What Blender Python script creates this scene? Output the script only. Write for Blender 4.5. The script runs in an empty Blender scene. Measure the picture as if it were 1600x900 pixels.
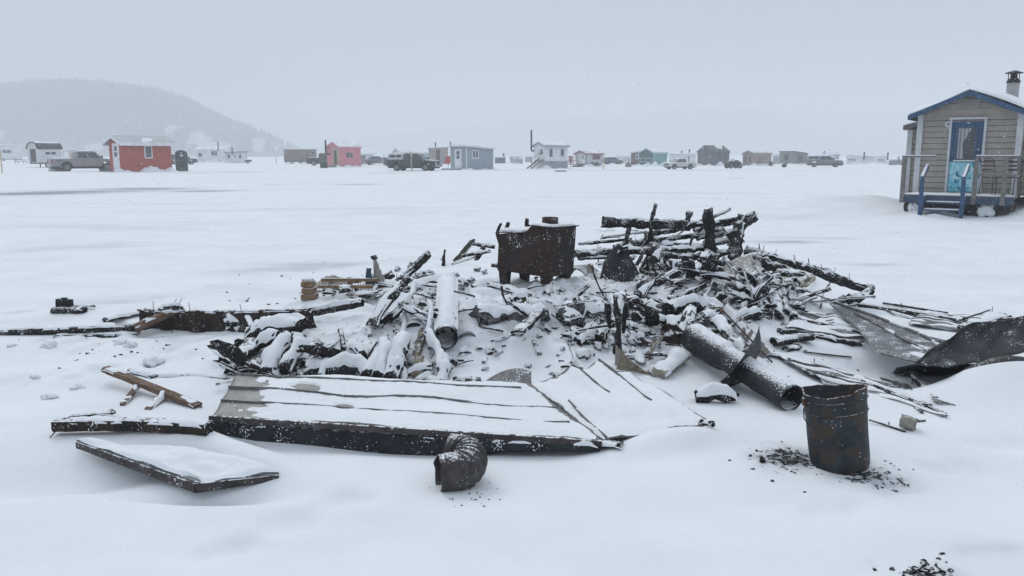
import bpy, bmesh, math, random
import numpy as np
from mathutils import Vector, Matrix
from mathutils import noise as mnoise

R = math.radians
random.seed(7)
scene = bpy.context.scene
col = scene.collection

# ------------------------------------------------------------------ camera
F = 1300.0; CX, CY = 800.0, 450.0; HZ = 242.0; H = 1.6
PITCH = math.atan((CY - HZ) / F)
cam = bpy.data.cameras.new('camera'); co = bpy.data.objects.new('camera', cam); col.objects.link(co)
cam.sensor_width = 36.0; cam.lens = 36.0 * F / 1600.0
cam.clip_start = 0.05; cam.clip_end = 6000
co.location = (0, 0, H); co.rotation_euler = (math.pi / 2 - PITCH, 0, 0)
scene.camera = co

# ------------------------------------------------------------------ sky and light
SUN_EL, SUN_AZ = R(48), R(-25)
world = bpy.data.worlds.new('World'); scene.world = world; world.use_nodes = True
nt = world.node_tree; nt.nodes.clear()
def N(t, **k):
    n = nt.nodes.new(t)
    for a, b in k.items(): setattr(n, a, b)
    return n
sky = N('ShaderNodeTexSky', sky_type='NISHITA'); sky.sun_disc = False
sky.sun_elevation = SUN_EL; sky.sun_rotation = SUN_AZ; sky.dust_density = 6.0; sky.air_density = 1.0
tc = N('ShaderNodeTexCoord'); sp = N('ShaderNodeSeparateXYZ'); nt.links.new(tc.outputs['Generated'], sp.inputs[0])
mr = N('ShaderNodeMapRange'); mr.inputs['From Min'].default_value = 0.0; mr.inputs['From Max'].default_value = 1.0
mr.inputs['To Min'].default_value = 3.5; mr.inputs['To Max'].default_value = 9.0
nt.links.new(sp.outputs['Z'], mr.inputs['Value'])
cloud = N('ShaderNodeTexNoise'); cloud.inputs['Scale'].default_value = 1.6; cloud.inputs['Detail'].default_value = 3
nt.links.new(tc.outputs['Generated'], cloud.inputs['Vector'])
cm = N('ShaderNodeMapRange'); cm.inputs['To Min'].default_value = 0.93; cm.inputs['To Max'].default_value = 1.07
nt.links.new(cloud.outputs['Fac'], cm.inputs['Value'])
mu = N('ShaderNodeMath', operation='MULTIPLY'); nt.links.new(mr.outputs[0], mu.inputs[0]); nt.links.new(cm.outputs[0], mu.inputs[1])
tint = N('ShaderNodeVectorMath', operation='SCALE'); tint.inputs[0].default_value = (0.84, 0.93, 1.03)
nt.links.new(mu.outputs[0], tint.inputs['Scale'])
mix = N('ShaderNodeMixRGB'); mix.inputs['Fac'].default_value = 0.93
nt.links.new(sky.outputs[0], mix.inputs[1]); nt.links.new(tint.outputs[0], mix.inputs[2])
bg = N('ShaderNodeBackground'); bg.inputs['Strength'].default_value = 0.1
out = N('ShaderNodeOutputWorld'); nt.links.new(mix.outputs[0], bg.inputs['Color']); nt.links.new(bg.outputs[0], out.inputs[0])
sun = bpy.data.lights.new('sun', 'SUN'); so = bpy.data.objects.new('sun', sun); col.objects.link(so)
sun.energy = 0.65; sun.angle = R(35); sun.color = (1.0, 0.97, 0.93)
so.rotation_euler = (R(90) - SUN_EL, 0, math.pi - SUN_AZ)
vs = scene.view_settings
vs.view_transform = 'Standard'; vs.look = 'None'; vs.exposure = 0.24; vs.gamma = 1; vs.use_curve_mapping = False
scene.cycles.volume_bounces = 2
scene.cycles.max_bounces = 6; scene.cycles.diffuse_bounces = 3; scene.cycles.glossy_bounces = 2
scene.cycles.transmission_bounces = 2; scene.cycles.transparent_max_bounces = 6
scene.cycles.use_denoising = True

# ------------------------------------------------------------------ picture -> place
def ray(px, py):
    a, b = (px - CX) / F, (CY - py) / F
    s, c = math.sin(PITCH), math.cos(PITCH)
    return Vector((a, c + b * s, -s + b * c))
def at(px, py, Y):
    d = ray(px, py); return Vector((0, 0, H)) + d * (Y / d.y)
def G(px, py, z=0.0):
    d = ray(px, py); return Vector((0, 0, H)) + d * ((z - H) / d.z)

# ------------------------------------------------------------------ noise + terrain
def _h(ix, iy, seed):
    n = (ix.astype(np.int64) * 374761393 + iy.astype(np.int64) * 668265263 + seed * 1442695041) & 0x7fffffff
    n = ((n ^ (n >> 13)) * 1274126177) & 0x7fffffff
    n = (n ^ (n >> 16)) & 0xffffff
    return n / float(0xffffff)
def vnoise(x, y, seed=0):
    ix = np.floor(x); iy = np.floor(y); fx = x - ix; fy = y - iy
    fx = fx * fx * fx * (fx * (fx * 6 - 15) + 10); fy = fy * fy * fy * (fy * (fy * 6 - 15) + 10)
    a = _h(ix, iy, seed); b = _h(ix + 1, iy, seed); c = _h(ix, iy + 1, seed); d = _h(ix + 1, iy + 1, seed)
    return (a + (b - a) * fx) * (1 - fy) + (c + (d - c) * fx) * fy - 0.5
def fbm(x, y, s, o=3, seed=0):
    t = 0; amp = 1.0
    for k in range(o):
        t = t + amp * vnoise(x / s + 13.7 * k, y / s - 7.3 * k, seed + k); amp *= 0.5; s *= 0.5
    return t
def bump(x, y, cx, cy, rx, ry, h, rot=0.0, p=2.0):
    c, s = math.cos(rot), math.sin(rot)
    u = ((x - cx) * c + (y - cy) * s) / rx; v = (-(x - cx) * s + (y - cy) * c) / ry
    return h * np.exp(-np.power(u * u + v * v, p / 2))
BUMPS = [  # cx cy rx ry h rot p
    (0.35, 7.9, 2.7, 1.75, 0.20, 0.0, 4),
    (0.55, 8.2, 1.9, 1.2, 0.10, 0.0, 3),
    (0.02, 6.75, 0.62, 0.38, 0.17, 0.0, 2),
    (-1.55, 7.6, 0.85, 0.6, 0.13, 0.2, 2),
    (-1.0, 6.5, 1.2, 0.45, 0.15, 0.0, 3),
    (1.6, 8.1, 0.9, 0.8, 0.14, 0.0, 2),
    (2.6, 8.0, 0.7, 0.55, 0.16, 0.2, 2),
    (2.75, 6.9, 0.9, 0.5, 0.05, 0.0, 2),
    (1.1, 6.55, 0.5, 0.35, 0.05, 0.0, 2),
    (0.95, 7.1, 0.42, 0.28, -0.13, 0.0, 2),
    (0.55, 7.25, 0.35, 0.18, -0.10, 0.0, 2),
    (-2.3, 4.05, 0.75, 0.22, -0.13, 0.35, 2),
    (-1.50, 3.86, 0.42, 0.14, -0.13, -0.1, 2),
    (-1.0, 4.55, 1.25, 0.22, -0.09, -0.08, 2),
    (-1.70, 4.42, 0.50, 0.14, 0.12, -0.53, 2.4),
    (0.86, 4.47, 0.42, 0.13, 0.085, 0.42, 2.4),
    (-1.2, 4.62, 0.5, 0.2, 0.06, -0.2, 2),
    (-2.15, 4.55, 0.8, 0.28, 0.05, 0.0, 2),
    (3.32, 5.5, 0.42, 0.30, 0.17, 0.3, 2),
    (2.85, 5.72, 0.45, 0.2, -0.13, 0.0, 2),
    (3.6, 5.3, 0.9, 0.6, 0.12, 0.0, 2),
    (2.6, 6.15, 0.55, 0.3, -0.05, 0.3, 2),
    (3.1, 6.3, 0.8, 0.25, -0.10, -0.2, 2),
    (-4.3, 8.2, 0.5, 0.3, 0.05, 0, 2),
    (-3.0, 7.0, 1.2, 0.7, 0.03, 0, 2),
    (-3.6, 8.3, 0.6, 0.25, 0.07, 0.1, 2),
    (1.55, 4.05, 0.5, 0.2, -0.02, 0, 2),
    (10.6, 25.5, 2.2, 1.8, 0.28, 0.4, 2),
    (13.5, 20.6, 0.75, 0.8, 0.55, 0.0, 2),
    (14.6, 21.4, 1.0, 0.9, 0.62, 0.0, 2),
    (15.4, 23.5, 1.6, 1.4, 0.55, 0.0, 2),
    (11.1, 22.3, 0.5, 0.8, 0.22, 0.0, 2),
    (12.9, 22.4, 1.3, 0.8, -0.08, 0.0, 3),
    (8.0, 26.0, 3.0, 2.0, 0.12, 0.2, 2),
]
_r = random.Random(11)
for (px0, py0, px1, py1, k_) in ((20, 600, 330, 545, 11), (60, 540, 420, 470, 12), (560, 395, 250, 470, 9), (1290, 800, 1600, 690, 8), (1240, 420, 1500, 400, 9), (350, 860, 560, 770, 6)):
    for i_ in range(k_):
        f_ = i_ / (k_ - 1); g_ = G(px0 + (px1 - px0) * f_ + _r.uniform(-8, 8), py0 + (py1 - py0) * f_ + _r.uniform(-4, 4) + (5 if i_ % 2 else -5))
        BUMPS.append((g_.x, g_.y, 0.07, 0.12, -0.048 * _r.uniform(.5, 1.2), _r.uniform(-1.2, 1.2), 3))
def gh(x, y):
    x = np.asarray(x, dtype=float); y = np.asarray(y, dtype=float)
    near = 1 / (1 + np.power(np.abs(y) / 30, 4))
    fg = 0.3 + 0.7 / (1 + np.exp(-(np.hypot(x, y - 6) - 5.5) * 1.5))
    z = 0.05 * fg * fbm(x, y * 1.6, 3.1, 2, 3) * near + 0.016 * fbm(x, y * 1.5, 0.9, 2, 9) * near
    z = z + 0.10 * fbm(x, y * 2, 22.0, 2, 5) * (1 - near) 
    for b in BUMPS: z = z + bump(x, y, *b)
    m = bump(x, y, 0.35, 7.5, 2.8, 1.5, 1.0, 0, 4)          # lumpy heap
    z = z + m * (0.13 * fbm(x, y, 0.34, 3, 21) + 0.05 * np.maximum(fbm(x, y, 0.11, 2, 33), -0.1))
    m2 = bump(x, y, -0.1, 6.55, 1.5, 0.5, 1.0, 0, 3)
    z = z + m2 * 0.06 * np.abs(fbm(x, y, 0.16, 2, 41))
    t = bump(x, y, -3.6, 6.6, 1.4, 0.9, 1.0, 0, 3)          # trodden snow on the left
    z = z - t * 0.05 * np.clip(fbm(x, y, 0.3, 2, 51) - 0.22, 0, 1) * 3 + t * .012 * fbm(x, y, 0.12, 2, 55)
    w = 1.4 * bump(x, y, 0.0, 14.0, 16, 8, 1.0, 0, 3)             # faint mid-ground relief
    z = z + w * 0.05 * np.clip(fbm(x, y * 2.2, 0.8, 3, 61) - 0.12, 0, 1)
    z = z + 0.020 * fbm(x * 0.35 + y * .1, y * 1.0, 0.42, 2, 71) * near     # wind ripples
    w = bump(x, y, 9.0, 24.0, 4, 5, 1.0, 0, 3)
    z = z + w * 0.22 * np.clip(fbm(x, y, 0.7, 3, 63), 0, 1)
    return z
def ghs(x, y): return float(gh(np.array([x]), np.array([y]))[0])
def S(px, py, dz=0.0):
    d = ray(px, py); o = Vector((0, 0, H))
    t0 = (1.1 - H) / d.z; t1 = (-0.35 - H) / d.z
    ts = np.linspace(t0, t1, 500)
    xs, ys, zs = o.x + d.x * ts, o.y + d.y * ts, o.z + d.z * ts
    dd = zs - gh(xs, ys) - dz
    k = int(np.argmax(dd <= 0))
    t = ts[k] if k == 0 else ts[k - 1] + (ts[k] - ts[k - 1]) * dd[k - 1] / (dd[k - 1] - dd[k] + 1e-9)
    return o + d * t

# ------------------------------------------------------------------ materials
def mat_new(name):
    m = bpy.data.materials.new(name); m.use_nodes = True
    t = m.node_tree; b = t.nodes['Principled BSDF']; return m, t, b
def link(t, a, b): t.links.new(a, b)
def nz(t, scale, detail=4, rough=0.6, vec=None, dist=0.0):
    n = t.nodes.new('ShaderNodeTexNoise'); n.inputs['Scale'].default_value = scale
    n.inputs['Detail'].default_value = detail; n.inputs['Roughness'].default_value = rough
    n.inputs['Distortion'].default_value = dist
    if vec is not None: link(t, vec, n.inputs['Vector'])
    return n
def ramp(t, src, lo, hi, a=0.0, b=1.0):
    n = t.nodes.new('ShaderNodeMapRange'); n.interpolation_type = 'SMOOTHSTEP'
    n.inputs['From Min'].default_value = lo; n.inputs['From Max'].default_value = hi
    n.inputs['To Min'].default_value = a; n.inputs['To Max'].default_value = b
    link(t, src, n.inputs['Value']); return n.outputs[0]
def mixc(t, fac, a, b):
    n = t.nodes.new('ShaderNodeMixRGB')
    if isinstance(fac, float): n.inputs[0].default_value = fac
    else: link(t, fac, n.inputs[0])
    for i, c in ((1, a), (2, b)):
        if isinstance(c, tuple): n.inputs[i].default_value = (*c[:3], 1)
        else: link(t, c, n.inputs[i])
    return n.outputs[0]
def math_(t, op, a, b=None):
    n = t.nodes.new('ShaderNodeMath'); n.operation = op
    for i, c in ((0, a), (1, b)):
        if c is None: continue
        if isinstance(c, (int, float)): n.inputs[i].default_value = c
        else: link(t, c, n.inputs[i])
    return n.outputs[0]
SNOWC = (0.80, 0.825, 0.86)
def surf(name, c1, c2, scale=6.0, rough=0.75, metal=0.0, bump_=0.3, bscale=40.0, crack=0.0, dust=0.5, speck=0.5,
         stretch=None, c3=None, c3s=3.0, c3t=0.58, bd=0.01, siding=None, spec=0.3, dsc=28.0, dsoft=0.14):
    """A weathered surface; snow lies on whatever faces up (dust) and clings in flecks (speck)."""
    m, t, b = mat_new(name)
    tc = t.nodes.new('ShaderNodeTexCoord'); v = tc.outputs['Object']
    if stretch:
        mp = t.nodes.new('ShaderNodeMapping'); mp.inputs['Scale'].default_value = stretch; link(t, v, mp.inputs['Vector']); sv = mp.outputs[0]
    else: sv = v
    n1 = nz(t, scale, 6, 0.65, sv, 0.3)
    c = mixc(t, ramp(t, n1.outputs['Fac'], 0.32, 0.68), c1, c2)
    if c3:
        n3 = nz(t, c3s, 4, 0.6, v, 0.4)
        c = mixc(t, ramp(t, n3.outputs['Fac'], c3t, c3t + 0.09), c, c3)
    g = t.nodes.new('ShaderNodeNewGeometry'); s3 = t.nodes.new('ShaderNodeSeparateXYZ'); link(t, g.outputs['Normal'], s3.inputs[0])
    hgt = nz(t, bscale, 5, 0.7, sv).outputs['Fac']
    if crack > 0:
        vo = t.nodes.new('ShaderNodeTexVoronoi'); vo.feature = 'DISTANCE_TO_EDGE'; vo.inputs['Scale'].default_value = crack
        link(t, sv, vo.inputs['Vector'])
        cr = ramp(t, vo.outputs['Distance'], 0.0, 0.09)
        hgt = math_(t, 'ADD', math_(t, 'MULTIPLY', cr, 1.6), math_(t, 'MULTIPLY', hgt, 0.7))
    if siding:
        s4 = t.nodes.new('ShaderNodeSeparateXYZ'); link(t, v, s4.inputs[0])
        ax, pitch, groove = siding
        fr = math_(t, 'FRACT', math_(t, 'DIVIDE', math_(t, 'ADD', s4.outputs[ax], 50.0), pitch))
        gr = ramp(t, fr, 0.0, groove)
        c = mixc(t, gr, tuple(x * 0.45 for x in c1), c)
        hgt = math_(t, 'ADD', math_(t, 'MULTIPLY', gr, 1.5), math_(t, 'MULTIPLY', hgt, 0.3))
    fac = None
    if dust > 0:
        nd = nz(t, dsc, 5, 0.7, v)
        a = math_(t, 'ADD', s3.outputs['Z'], math_(t, 'MULTIPLY', math_(t, 'SUBTRACT', nd.outputs['Fac'], 0.5), 1.5))
        fac = ramp(t, a, 1.06 - 0.6 * dust, 1.06 + dsoft - 0.6 * dust)
    if speck > 0:
        ns = nz(t, 95.0, 2, 0.5, v); nl = nz(t, 7.0, 2, 0.5, v)
        th = math_(t, 'ADD', ns.outputs['Fac'], math_(t, 'MULTIPLY', nl.outputs['Fac'], 0.7))
        th = math_(t, 'ADD', th, math_(t, 'MULTIPLY', s3.outputs['Z'], 0.06))
        f2 = ramp(t, th, 1.13 - 0.12 * speck, 1.17 - 0.12 * speck)
        fac = f2 if fac is None else math_(t, 'MAXIMUM', fac, f2)
    if fac is not None:
        c = mixc(t, fac, c, SNOWC)
        rn = t.nodes.new('ShaderNodeMapRange'); link(t, fac, rn.inputs['Value'])
        rn.inputs['To Min'].default_value = rough; rn.inputs['To Max'].default_value = 0.9
        link(t, rn.outputs[0], b.inputs['Roughness'])
        if metal > 0:
            rm = t.nodes.new('ShaderNodeMapRange'); link(t, fac, rm.inputs['Value'])
            rm.inputs['To Min'].default_value = metal; rm.inputs['To Max'].default_value = 0.0
            link(t, rm.outputs[0], b.inputs['Metallic'])
    else:
        b.inputs['Roughness'].default_value = rough; b.inputs['Metallic'].default_value = metal
    link(t, c, b.inputs['Base Color'])
    b.inputs['Specular IOR Level'].default_value = spec
    if bump_ > 0:
        bp = t.nodes.new('ShaderNodeBump'); bp.inputs['Strength'].default_value = bump_; bp.inputs['Distance'].default_value = bd
        link(t, hgt, bp.inputs['Height']); link(t, bp.outputs[0], b.inputs['Normal'])
    return m
M = {}
M['char'] = surf('charred_wood', (0.012, 0.012, 0.013), (0.035, 0.034, 0.036), 14, 0.8, 0, 1.0, 60, 38, 0.42, 0.62, None, bd=0.016)
M['char2'] = surf('charred_wood_frosted', (0.014, 0.014, 0.016), (0.05, 0.048, 0.05), 12, 0.8, 0, 1.0, 60, 26, 0.62, 0.95, None, bd=0.018)
M['charbrown'] = surf('scorched_board', (0.016, 0.013, 0.012), (0.052, 0.034, 0.026), 5, 0.8, 0, 0.7, 40, 22, 0.35, 0.45, (1, 1, 1), bd=0.01, c3=(0.02, 0.02, 0.02), c3s=4)
M['bluechar'] = surf('sooty_board', (0.013, 0.014, 0.018), (0.03, 0.034, 0.042), 5, 0.75, 0, 0.5, 30, 0, 0.4, 0.6)
M['brown'] = surf('bare_brown_wood', (0.11, 0.068, 0.046), (0.20, 0.13, 0.095), 5, 0.8, 0, 0.5, 30, 0, 0.0, 0.2, (1, 6, 6), c3=(0.06, 0.04, 0.035), c3s=3.5, c3t=0.6)
M['tan'] = surf('weathered_tan_wood', (0.16, 0.13, 0.095), (0.36, 0.31, 0.24), 9, 0.85, 0, 0.8, 50, 0, 0.35, 0.3, (1, 5, 5), c3=(0.05, 0.045, 0.04), c3s=5)
M['yellowwood'] = surf('orange_pine', (0.17, 0.105, 0.06), (0.29, 0.20, 0.125), 10, 0.75, 0, 0.4, 50, 0, 0.4, 0.25)
M['greytimber'] = surf('grey_weathered_timber', (0.13, 0.12, 0.115), (0.25, 0.235, 0.225), 8, 0.85, 0, 0.4, 40, 0, 0.5, 0.2, (6, 6, 1))
M['rust'] = surf('rusted_stove_iron', (0.034, 0.022, 0.020), (0.062, 0.036, 0.030), 5, 0.72, 0.25, 0.5, 55, 0, 0.25, 0.55, c3=(0.035, 0.036, 0.042), c3s=4.2, c3t=0.5)
M['pail'] = surf('scorched_pail_paint', (0.020, 0.026, 0.032), (0.048, 0.056, 0.065), 7, 0.55, 0.35, 0.45, 60, 0, 0.0, 0.25, c3=(0.060, 0.044, 0.036), c3s=12.0, c3t=0.50)
M['pailrust'] = surf('pail_rust', (0.06, 0.035, 0.025), (0.11, 0.065, 0.045), 14, 0.8, 0.2, 0.6, 80, 0, 0.3, 0.3, c3=(0.03, 0.034, 0.04), c3s=9, c3t=0.5)
M['darkpipe'] = surf('burnt_stovepipe', (0.018, 0.020, 0.025), (0.045, 0.045, 0.050), 8, 0.65, 0.25, 0.35, 60, 0, 0.75, 0.42, dsc=80.0, dsoft=.35)
M['elbow'] = surf('burnt_elbow_steel', (0.04, 0.036, 0.038), (0.095, 0.088, 0.092), 9, 0.5, 0.4, 0.3, 60, 0, 0.42, 0.4, dsc=70.0, dsoft=.25, c3=(0.075, 0.055, 0.052), c3s=6, c3t=0.52)
M['sheet'] = surf('grey_sheet_metal', (0.09, 0.098, 0.108), (0.17, 0.175, 0.185), 5, 0.5, 0.45, 0.2, 30, 0, 0.0, 0.9)
M['sheetdark'] = surf('blackened_sheet_metal', (0.020, 0.022, 0.026), (0.052, 0.055, 0.062), 4, 0.55, 0.4, 0.3, 26, 0, 0.0, 0.3, c3=(0.06, 0.046, 0.044), c3s=3, c3t=0.57)
M['galv'] = surf('bare_roof_steel', (0.20, 0.205, 0.20), (0.29, 0.29, 0.28), 10, 0.5, 0.4, 0.15, 40, 0, 0.0, 0.3)
M['flash'] = surf('flashing_steel', (0.11, 0.11, 0.115), (0.20, 0.20, 0.205), 10, 0.55, 0.4, 0.25, 40, 0, 0.0, 0.5)
M['angle'] = surf('rusty_angle_iron', (0.045, 0.04, 0.042), (0.10, 0.085, 0.085), 9, 0.7, 0.3, 0.4, 50, 0, 0.3, 0.55)
M['cream'] = surf('cream_panel', (0.33, 0.31, 0.29), (0.50, 0.48, 0.45), 6, 0.85, 0, 0.4, 30, 0, 0.4, 0.25, c3=(0.12, 0.11, 0.10), c3s=4, c3t=0.6)
M['foam'] = surf('scorched_foam', (0.30, 0.28, 0.20), (0.45, 0.43, 0.36), 5, 0.9, 0, 0.8, 30, 0, 0.4, 0.2, c3=(0.10, 0.09, 0.06), c3s=5, c3t=0.6)
M['ashwall'] = surf('ashy_rubble', (0.05, 0.048, 0.05), (0.20, 0.20, 0.21), 11, 0.9, 0, 1.0, 30, 0, 0.35, 0.8, c3=(0.02, 0.02, 0.02), c3s=7, c3t=0.5, bd=.02)
M['steel'] = surf('stained_liner', (0.24, 0.22, 0.19), (0.40, 0.38, 0.35), 8, 0.6, 0.15, 0.4, 40, 0, 0.2, 0.3, c3=(0.08, 0.06, 0.045), c3s=5, c3t=0.52)
M['nail'] = surf('nail', (0.05, 0.045, 0.045), (0.08, 0.07, 0.07), 20, 0.6, 0.5, 0, 50, 0, 0.0, 0.0)
M['bluebit'] = surf('blue_plastic', (0.02, 0.05, 0.08), (0.03, 0.09, 0.13), 20, 0.5, 0, 0.4, 50, 0, 0.2, 0.4)
# plain surfaces of huts and vehicles
def plain(name, c, rough=0.7, siding=None, var=0.12, metal=0.0, dust=0.25, speck=0.0, bump_=0.3, spec=0.3, bd=0.02, scale=2.2):
    return surf(name, tuple(x * (1 - var) for x in c), tuple(min(1, x * (1 + var)) for x in c), scale, rough, metal,
                bump_, 12, 0, dust, speck, siding=siding, bd=bd, spec=spec)
M['pane'] = plain('window_glass', (0.055, 0.07, 0.085), 0.15, dust=0, spec=0.7, bump_=0)
M['white'] = plain('white_paint', (0.74, 0.76, 0.79), dust=0.3)
M['snowcap'] = None

def snow_mat(name, soot_shade=False):
    m, t, b = mat_new(name)
    tc = t.nodes.new('ShaderNodeTexCoord'); v = tc.outputs['Object']
    big = nz(t, 1.3, 3, 0.5, v); c = mixc(t, ramp(t, big.outputs['Fac'], 0.3, 0.7), (0.775, 0.80, 0.835), (0.825, 0.85, 0.885))
    if soot_shade:
        at_ = t.nodes.new('ShaderNodeAttribute'); at_.attribute_name = 'soot_shade'
        a2 = t.nodes.new('ShaderNodeAttribute'); a2.attribute_name = 'ice'
        mp = t.nodes.new('ShaderNodeMapping'); mp.inputs['Scale'].default_value = (.10, .42, 1); mp.inputs['Rotation'].default_value = (0, 0, .12); link(t, v, mp.inputs['Vector'])
        wn = nz(t, 1.0, 6, 0.68, mp.outputs[0], 0.6); c = mixc(t, math_(t, 'MULTIPLY', ramp(t, wn.outputs['Fac'], 0.52, 0.72), 0.45), c, (0.60, 0.63, 0.68))   # wind packed crust
        # grey slush, bare ice, and shade painted into two hollows
        ni = nz(t, 2.6, 5, 0.6, v)
        fi = math_(t, 'MULTIPLY', a2.outputs['Fac'], ramp(t, ni.outputs['Fac'], 0.32, 0.62, 0.6, 1.0))
        c = mixc(t, fi, c, (0.27, 0.30, 0.335))
        # ash: smooth grey tint plus dark crumbs with gaps; also painted shade in hollows
        n2 = nz(t, 5.5, 4, 0.6, v)
        grey = math_(t, 'MULTIPLY', at_.outputs['Fac'], ramp(t, n2.outputs['Fac'], 0.44, 0.66, 0.05, 0.9))
        c = mixc(t, grey, c, (0.33, 0.34, 0.36))
        ns = nz(t, 22.0, 6, 0.72, v, 0.5); nm = nz(t, 3.2, 2, 0.5, v)
        th = math_(t, 'ADD', math_(t, 'ADD', ns.outputs['Fac'], math_(t, 'MULTIPLY', nm.outputs['Fac'], 0.22)),
                   math_(t, 'MULTIPLY', math_(t, 'MINIMUM', at_.outputs['Fac'], 1.4), 0.20))
        f = math_(t, 'MULTIPLY', ramp(t, th, 0.80, 0.84), ramp(t, at_.outputs['Fac'], 0.02, 0.12))
        c = mixc(t, f, c, (0.03, 0.03, 0.032))
        g0 = nz(t, 42.0, 2, 0.5, v); g1 = nz(t, 2.0, 3, 0.5, v)      # stray grit everywhere near
        fg = ramp(t, math_(t, 'ADD', g0.outputs['Fac'], math_(t, 'MULTIPLY', g1.outputs['Fac'], 0.25)), 0.955, 0.985)
        c = mixc(t, math_(t, 'MULTIPLY', fg, 0.5), c, (0.10, 0.10, 0.11))
    link(t, c, b.inputs['Base Color']); b.inputs['Roughness'].default_value = 0.85
    b.inputs['Specular IOR Level'].default_value = 0.2
    h = math_(t, 'ADD', math_(t, 'MULTIPLY', nz(t, 9, 5, 0.6, v).outputs['Fac'], 1.0), math_(t, 'MULTIPLY', nz(t, 120, 2, 0.6, v).outputs['Fac'], 0.10))
    bp = t.nodes.new('ShaderNodeBump'); bp.inputs['Strength'].default_value = 0.35; bp.inputs['Distance'].default_value = 0.025
    link(t, h, bp.inputs['Height']); link(t, bp.outputs[0], b.inputs['Normal'])
    return m
M['snow'] = snow_mat('snow'); M['ground'] = snow_mat('snow_ground', True)

fm_, t_, b_ = mat_new('snowflake'); b_.inputs['Base Color'].default_value = (.93, .95, .98, 1); b_.inputs['Roughness'].default_value = .8
tr_ = t_.nodes.new('ShaderNodeBsdfTranslucent'); tr_.inputs['Color'].default_value = (.95, .97, 1, 1); ms_ = t_.nodes.new('ShaderNodeMixShader'); ms_.inputs[0].default_value = .5
link(t_, b_.outputs[0], ms_.inputs[1]); link(t_, tr_.outputs[0], ms_.inputs[2]); link(t_, ms_.outputs[0], t_.nodes['Material Output'].inputs['Surface']); M['flake'] = fm_
# ------------------------------------------------------------------ mesh helpers
class MB:
    def __init__(s): s.v = []; s.f = []
    def add(s, vs, fs):
        o = len(s.v); s.v += [Vector(p) for p in vs]; s.f += [tuple(i + o for i in f) for f in fs]; return s
    def box(s, lo, hi, mtx=None):
        x0, y0, z0 = lo; x1, y1, z1 = hi
        p = [(x0,y0,z0),(x1,y0,z0),(x1,y1,z0),(x0,y1,z0),(x0,y0,z1),(x1,y0,z1),(x1,y1,z1),(x0,y1,z1)]
        if mtx is not None: p = [mtx @ Vector(q) for q in p]
        return s.add(p, [(0,3,2,1),(4,5,6,7),(0,1,5,4),(1,2,6,5),(2,3,7,6),(3,0,4,7)])
    def prism(s, poly, vec):
        n = len(poly); a = [Vector(p) for p in poly]; b = [p + Vector(vec) for p in a]
        return s.add(a + b, [tuple(range(n))[::-1], tuple(range(n, 2 * n))] + [(i, (i + 1) % n, n + (i + 1) % n, n + i) for i in range(n)])
    def tube(s, pts, rad, n=12, close=True):
        pts = [Vector(p) for p in pts]
        if not hasattr(rad, '__len__'): rad = [rad] * len(pts)
        fr = frames(pts); o = len(s.v)
        for p, (t, a, b), r in zip(pts, fr, rad):
            for k in range(n):
                an = 2 * math.pi * k / n; s.v.append(p + (a * math.cos(an) + b * math.sin(an)) * r)
        for i in range(len(pts) - 1):
            for k in range(n):
                k2 = (k + 1) % n; s.f.append((o + i*n + k, o + i*n + k2, o + (i+1)*n + k2, o + (i+1)*n + k))
        if close:
            s.f.append(tuple(o + k for k in range(n))[::-1]); s.f.append(tuple(o + (len(pts)-1)*n + k for k in range(n)))
        return s
    def build(s, name, m, parent=None, origin=None, smooth=False, bevel=0.0):
        me = bpy.data.meshes.new(name); o = Vector(origin) if origin is not None else Vector((0, 0, 0))
        me.from_pydata([tuple(p - o) for p in s.v], [], s.f); me.update()
        bm = bmesh.new(); bm.from_mesh(me); bmesh.ops.recalc_face_normals(bm, faces=bm.faces)
        bm.to_mesh(me); bm.free()
        if smooth: me.polygons.foreach_set('use_smooth', [True] * len(me.polygons))
        ob = bpy.data.objects.new(name, me); col.objects.link(ob)
        if m is not None: me.materials.append(m)
        if parent is not None: ob.parent = parent
        elif origin is not None: ob.location = o
        if bevel > 0:
            md = ob.modifiers.new('bevel', 'BEVEL'); md.width = bevel; md.segments = 2; md.limit_method = 'ANGLE'
        return ob
def frames(pts):
    out = []; n = len(pts); prev = None
    for i in range(n):
        t = (pts[min(i + 1, n - 1)] - pts[max(i - 1, 0)]); t = t.normalized() if t.length > 1e-9 else Vector((1, 0, 0))
        if prev is None:
            up = Vector((0, 0, 1)) if abs(t.z) < 0.92 else Vector((0, 1, 0))
            a = t.cross(up).normalized()
        else:
            a = (prev - t * prev.dot(t)).normalized()
        b = a.cross(t).normalized()
        if b.z < 0 and prev is None: a, b = -a, -b
        out.append((t, a, b)); prev = a
    return out
def tag(o, label=None, cat=None, group=None, kind=None):
    if label: o['label'] = label
    if cat: o['category'] = cat
    if group: o['group'] = group
    if kind: o['kind'] = kind
    return o
def empty(name, loc, rz=0.0, label=None, cat=None, group=None):
    o = bpy.data.objects.new(name, None); col.objects.link(o); o.location = loc; o.rotation_euler = (0, 0, rz)
    o.empty_display_size = 0.2
    return tag(o, label, cat, group)
def resample(pts, step):
    pts = [Vector(p) for p in pts]; seg = [(pts[i+1] - pts[i]).length for i in range(len(pts) - 1)]
    L = sum(seg); n = max(3, int(L / step) + 1); res = []
    for k in range(n + 1):
        d = L * k / n; i = 0
        while i < len(seg) - 1 and d > seg[i]: d -= seg[i]; i += 1
        res.append(pts[i].lerp(pts[i+1], min(1, d / max(seg[i], 1e-9))))
    if len(pts) > 2:
        for _ in range(3):
            res = [res[0]] + [(res[i-1] + res[i] * 2 + res[i+1]) / 4 for i in range(1, len(res) - 1)] + [res[-1]]
    return res
def pn(p, s, seed): return mnoise.noise(Vector((p.x / s + seed * 3.17, p.y / s - seed * 1.7, p.z / s + seed)))
SEED = [100]
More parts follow.
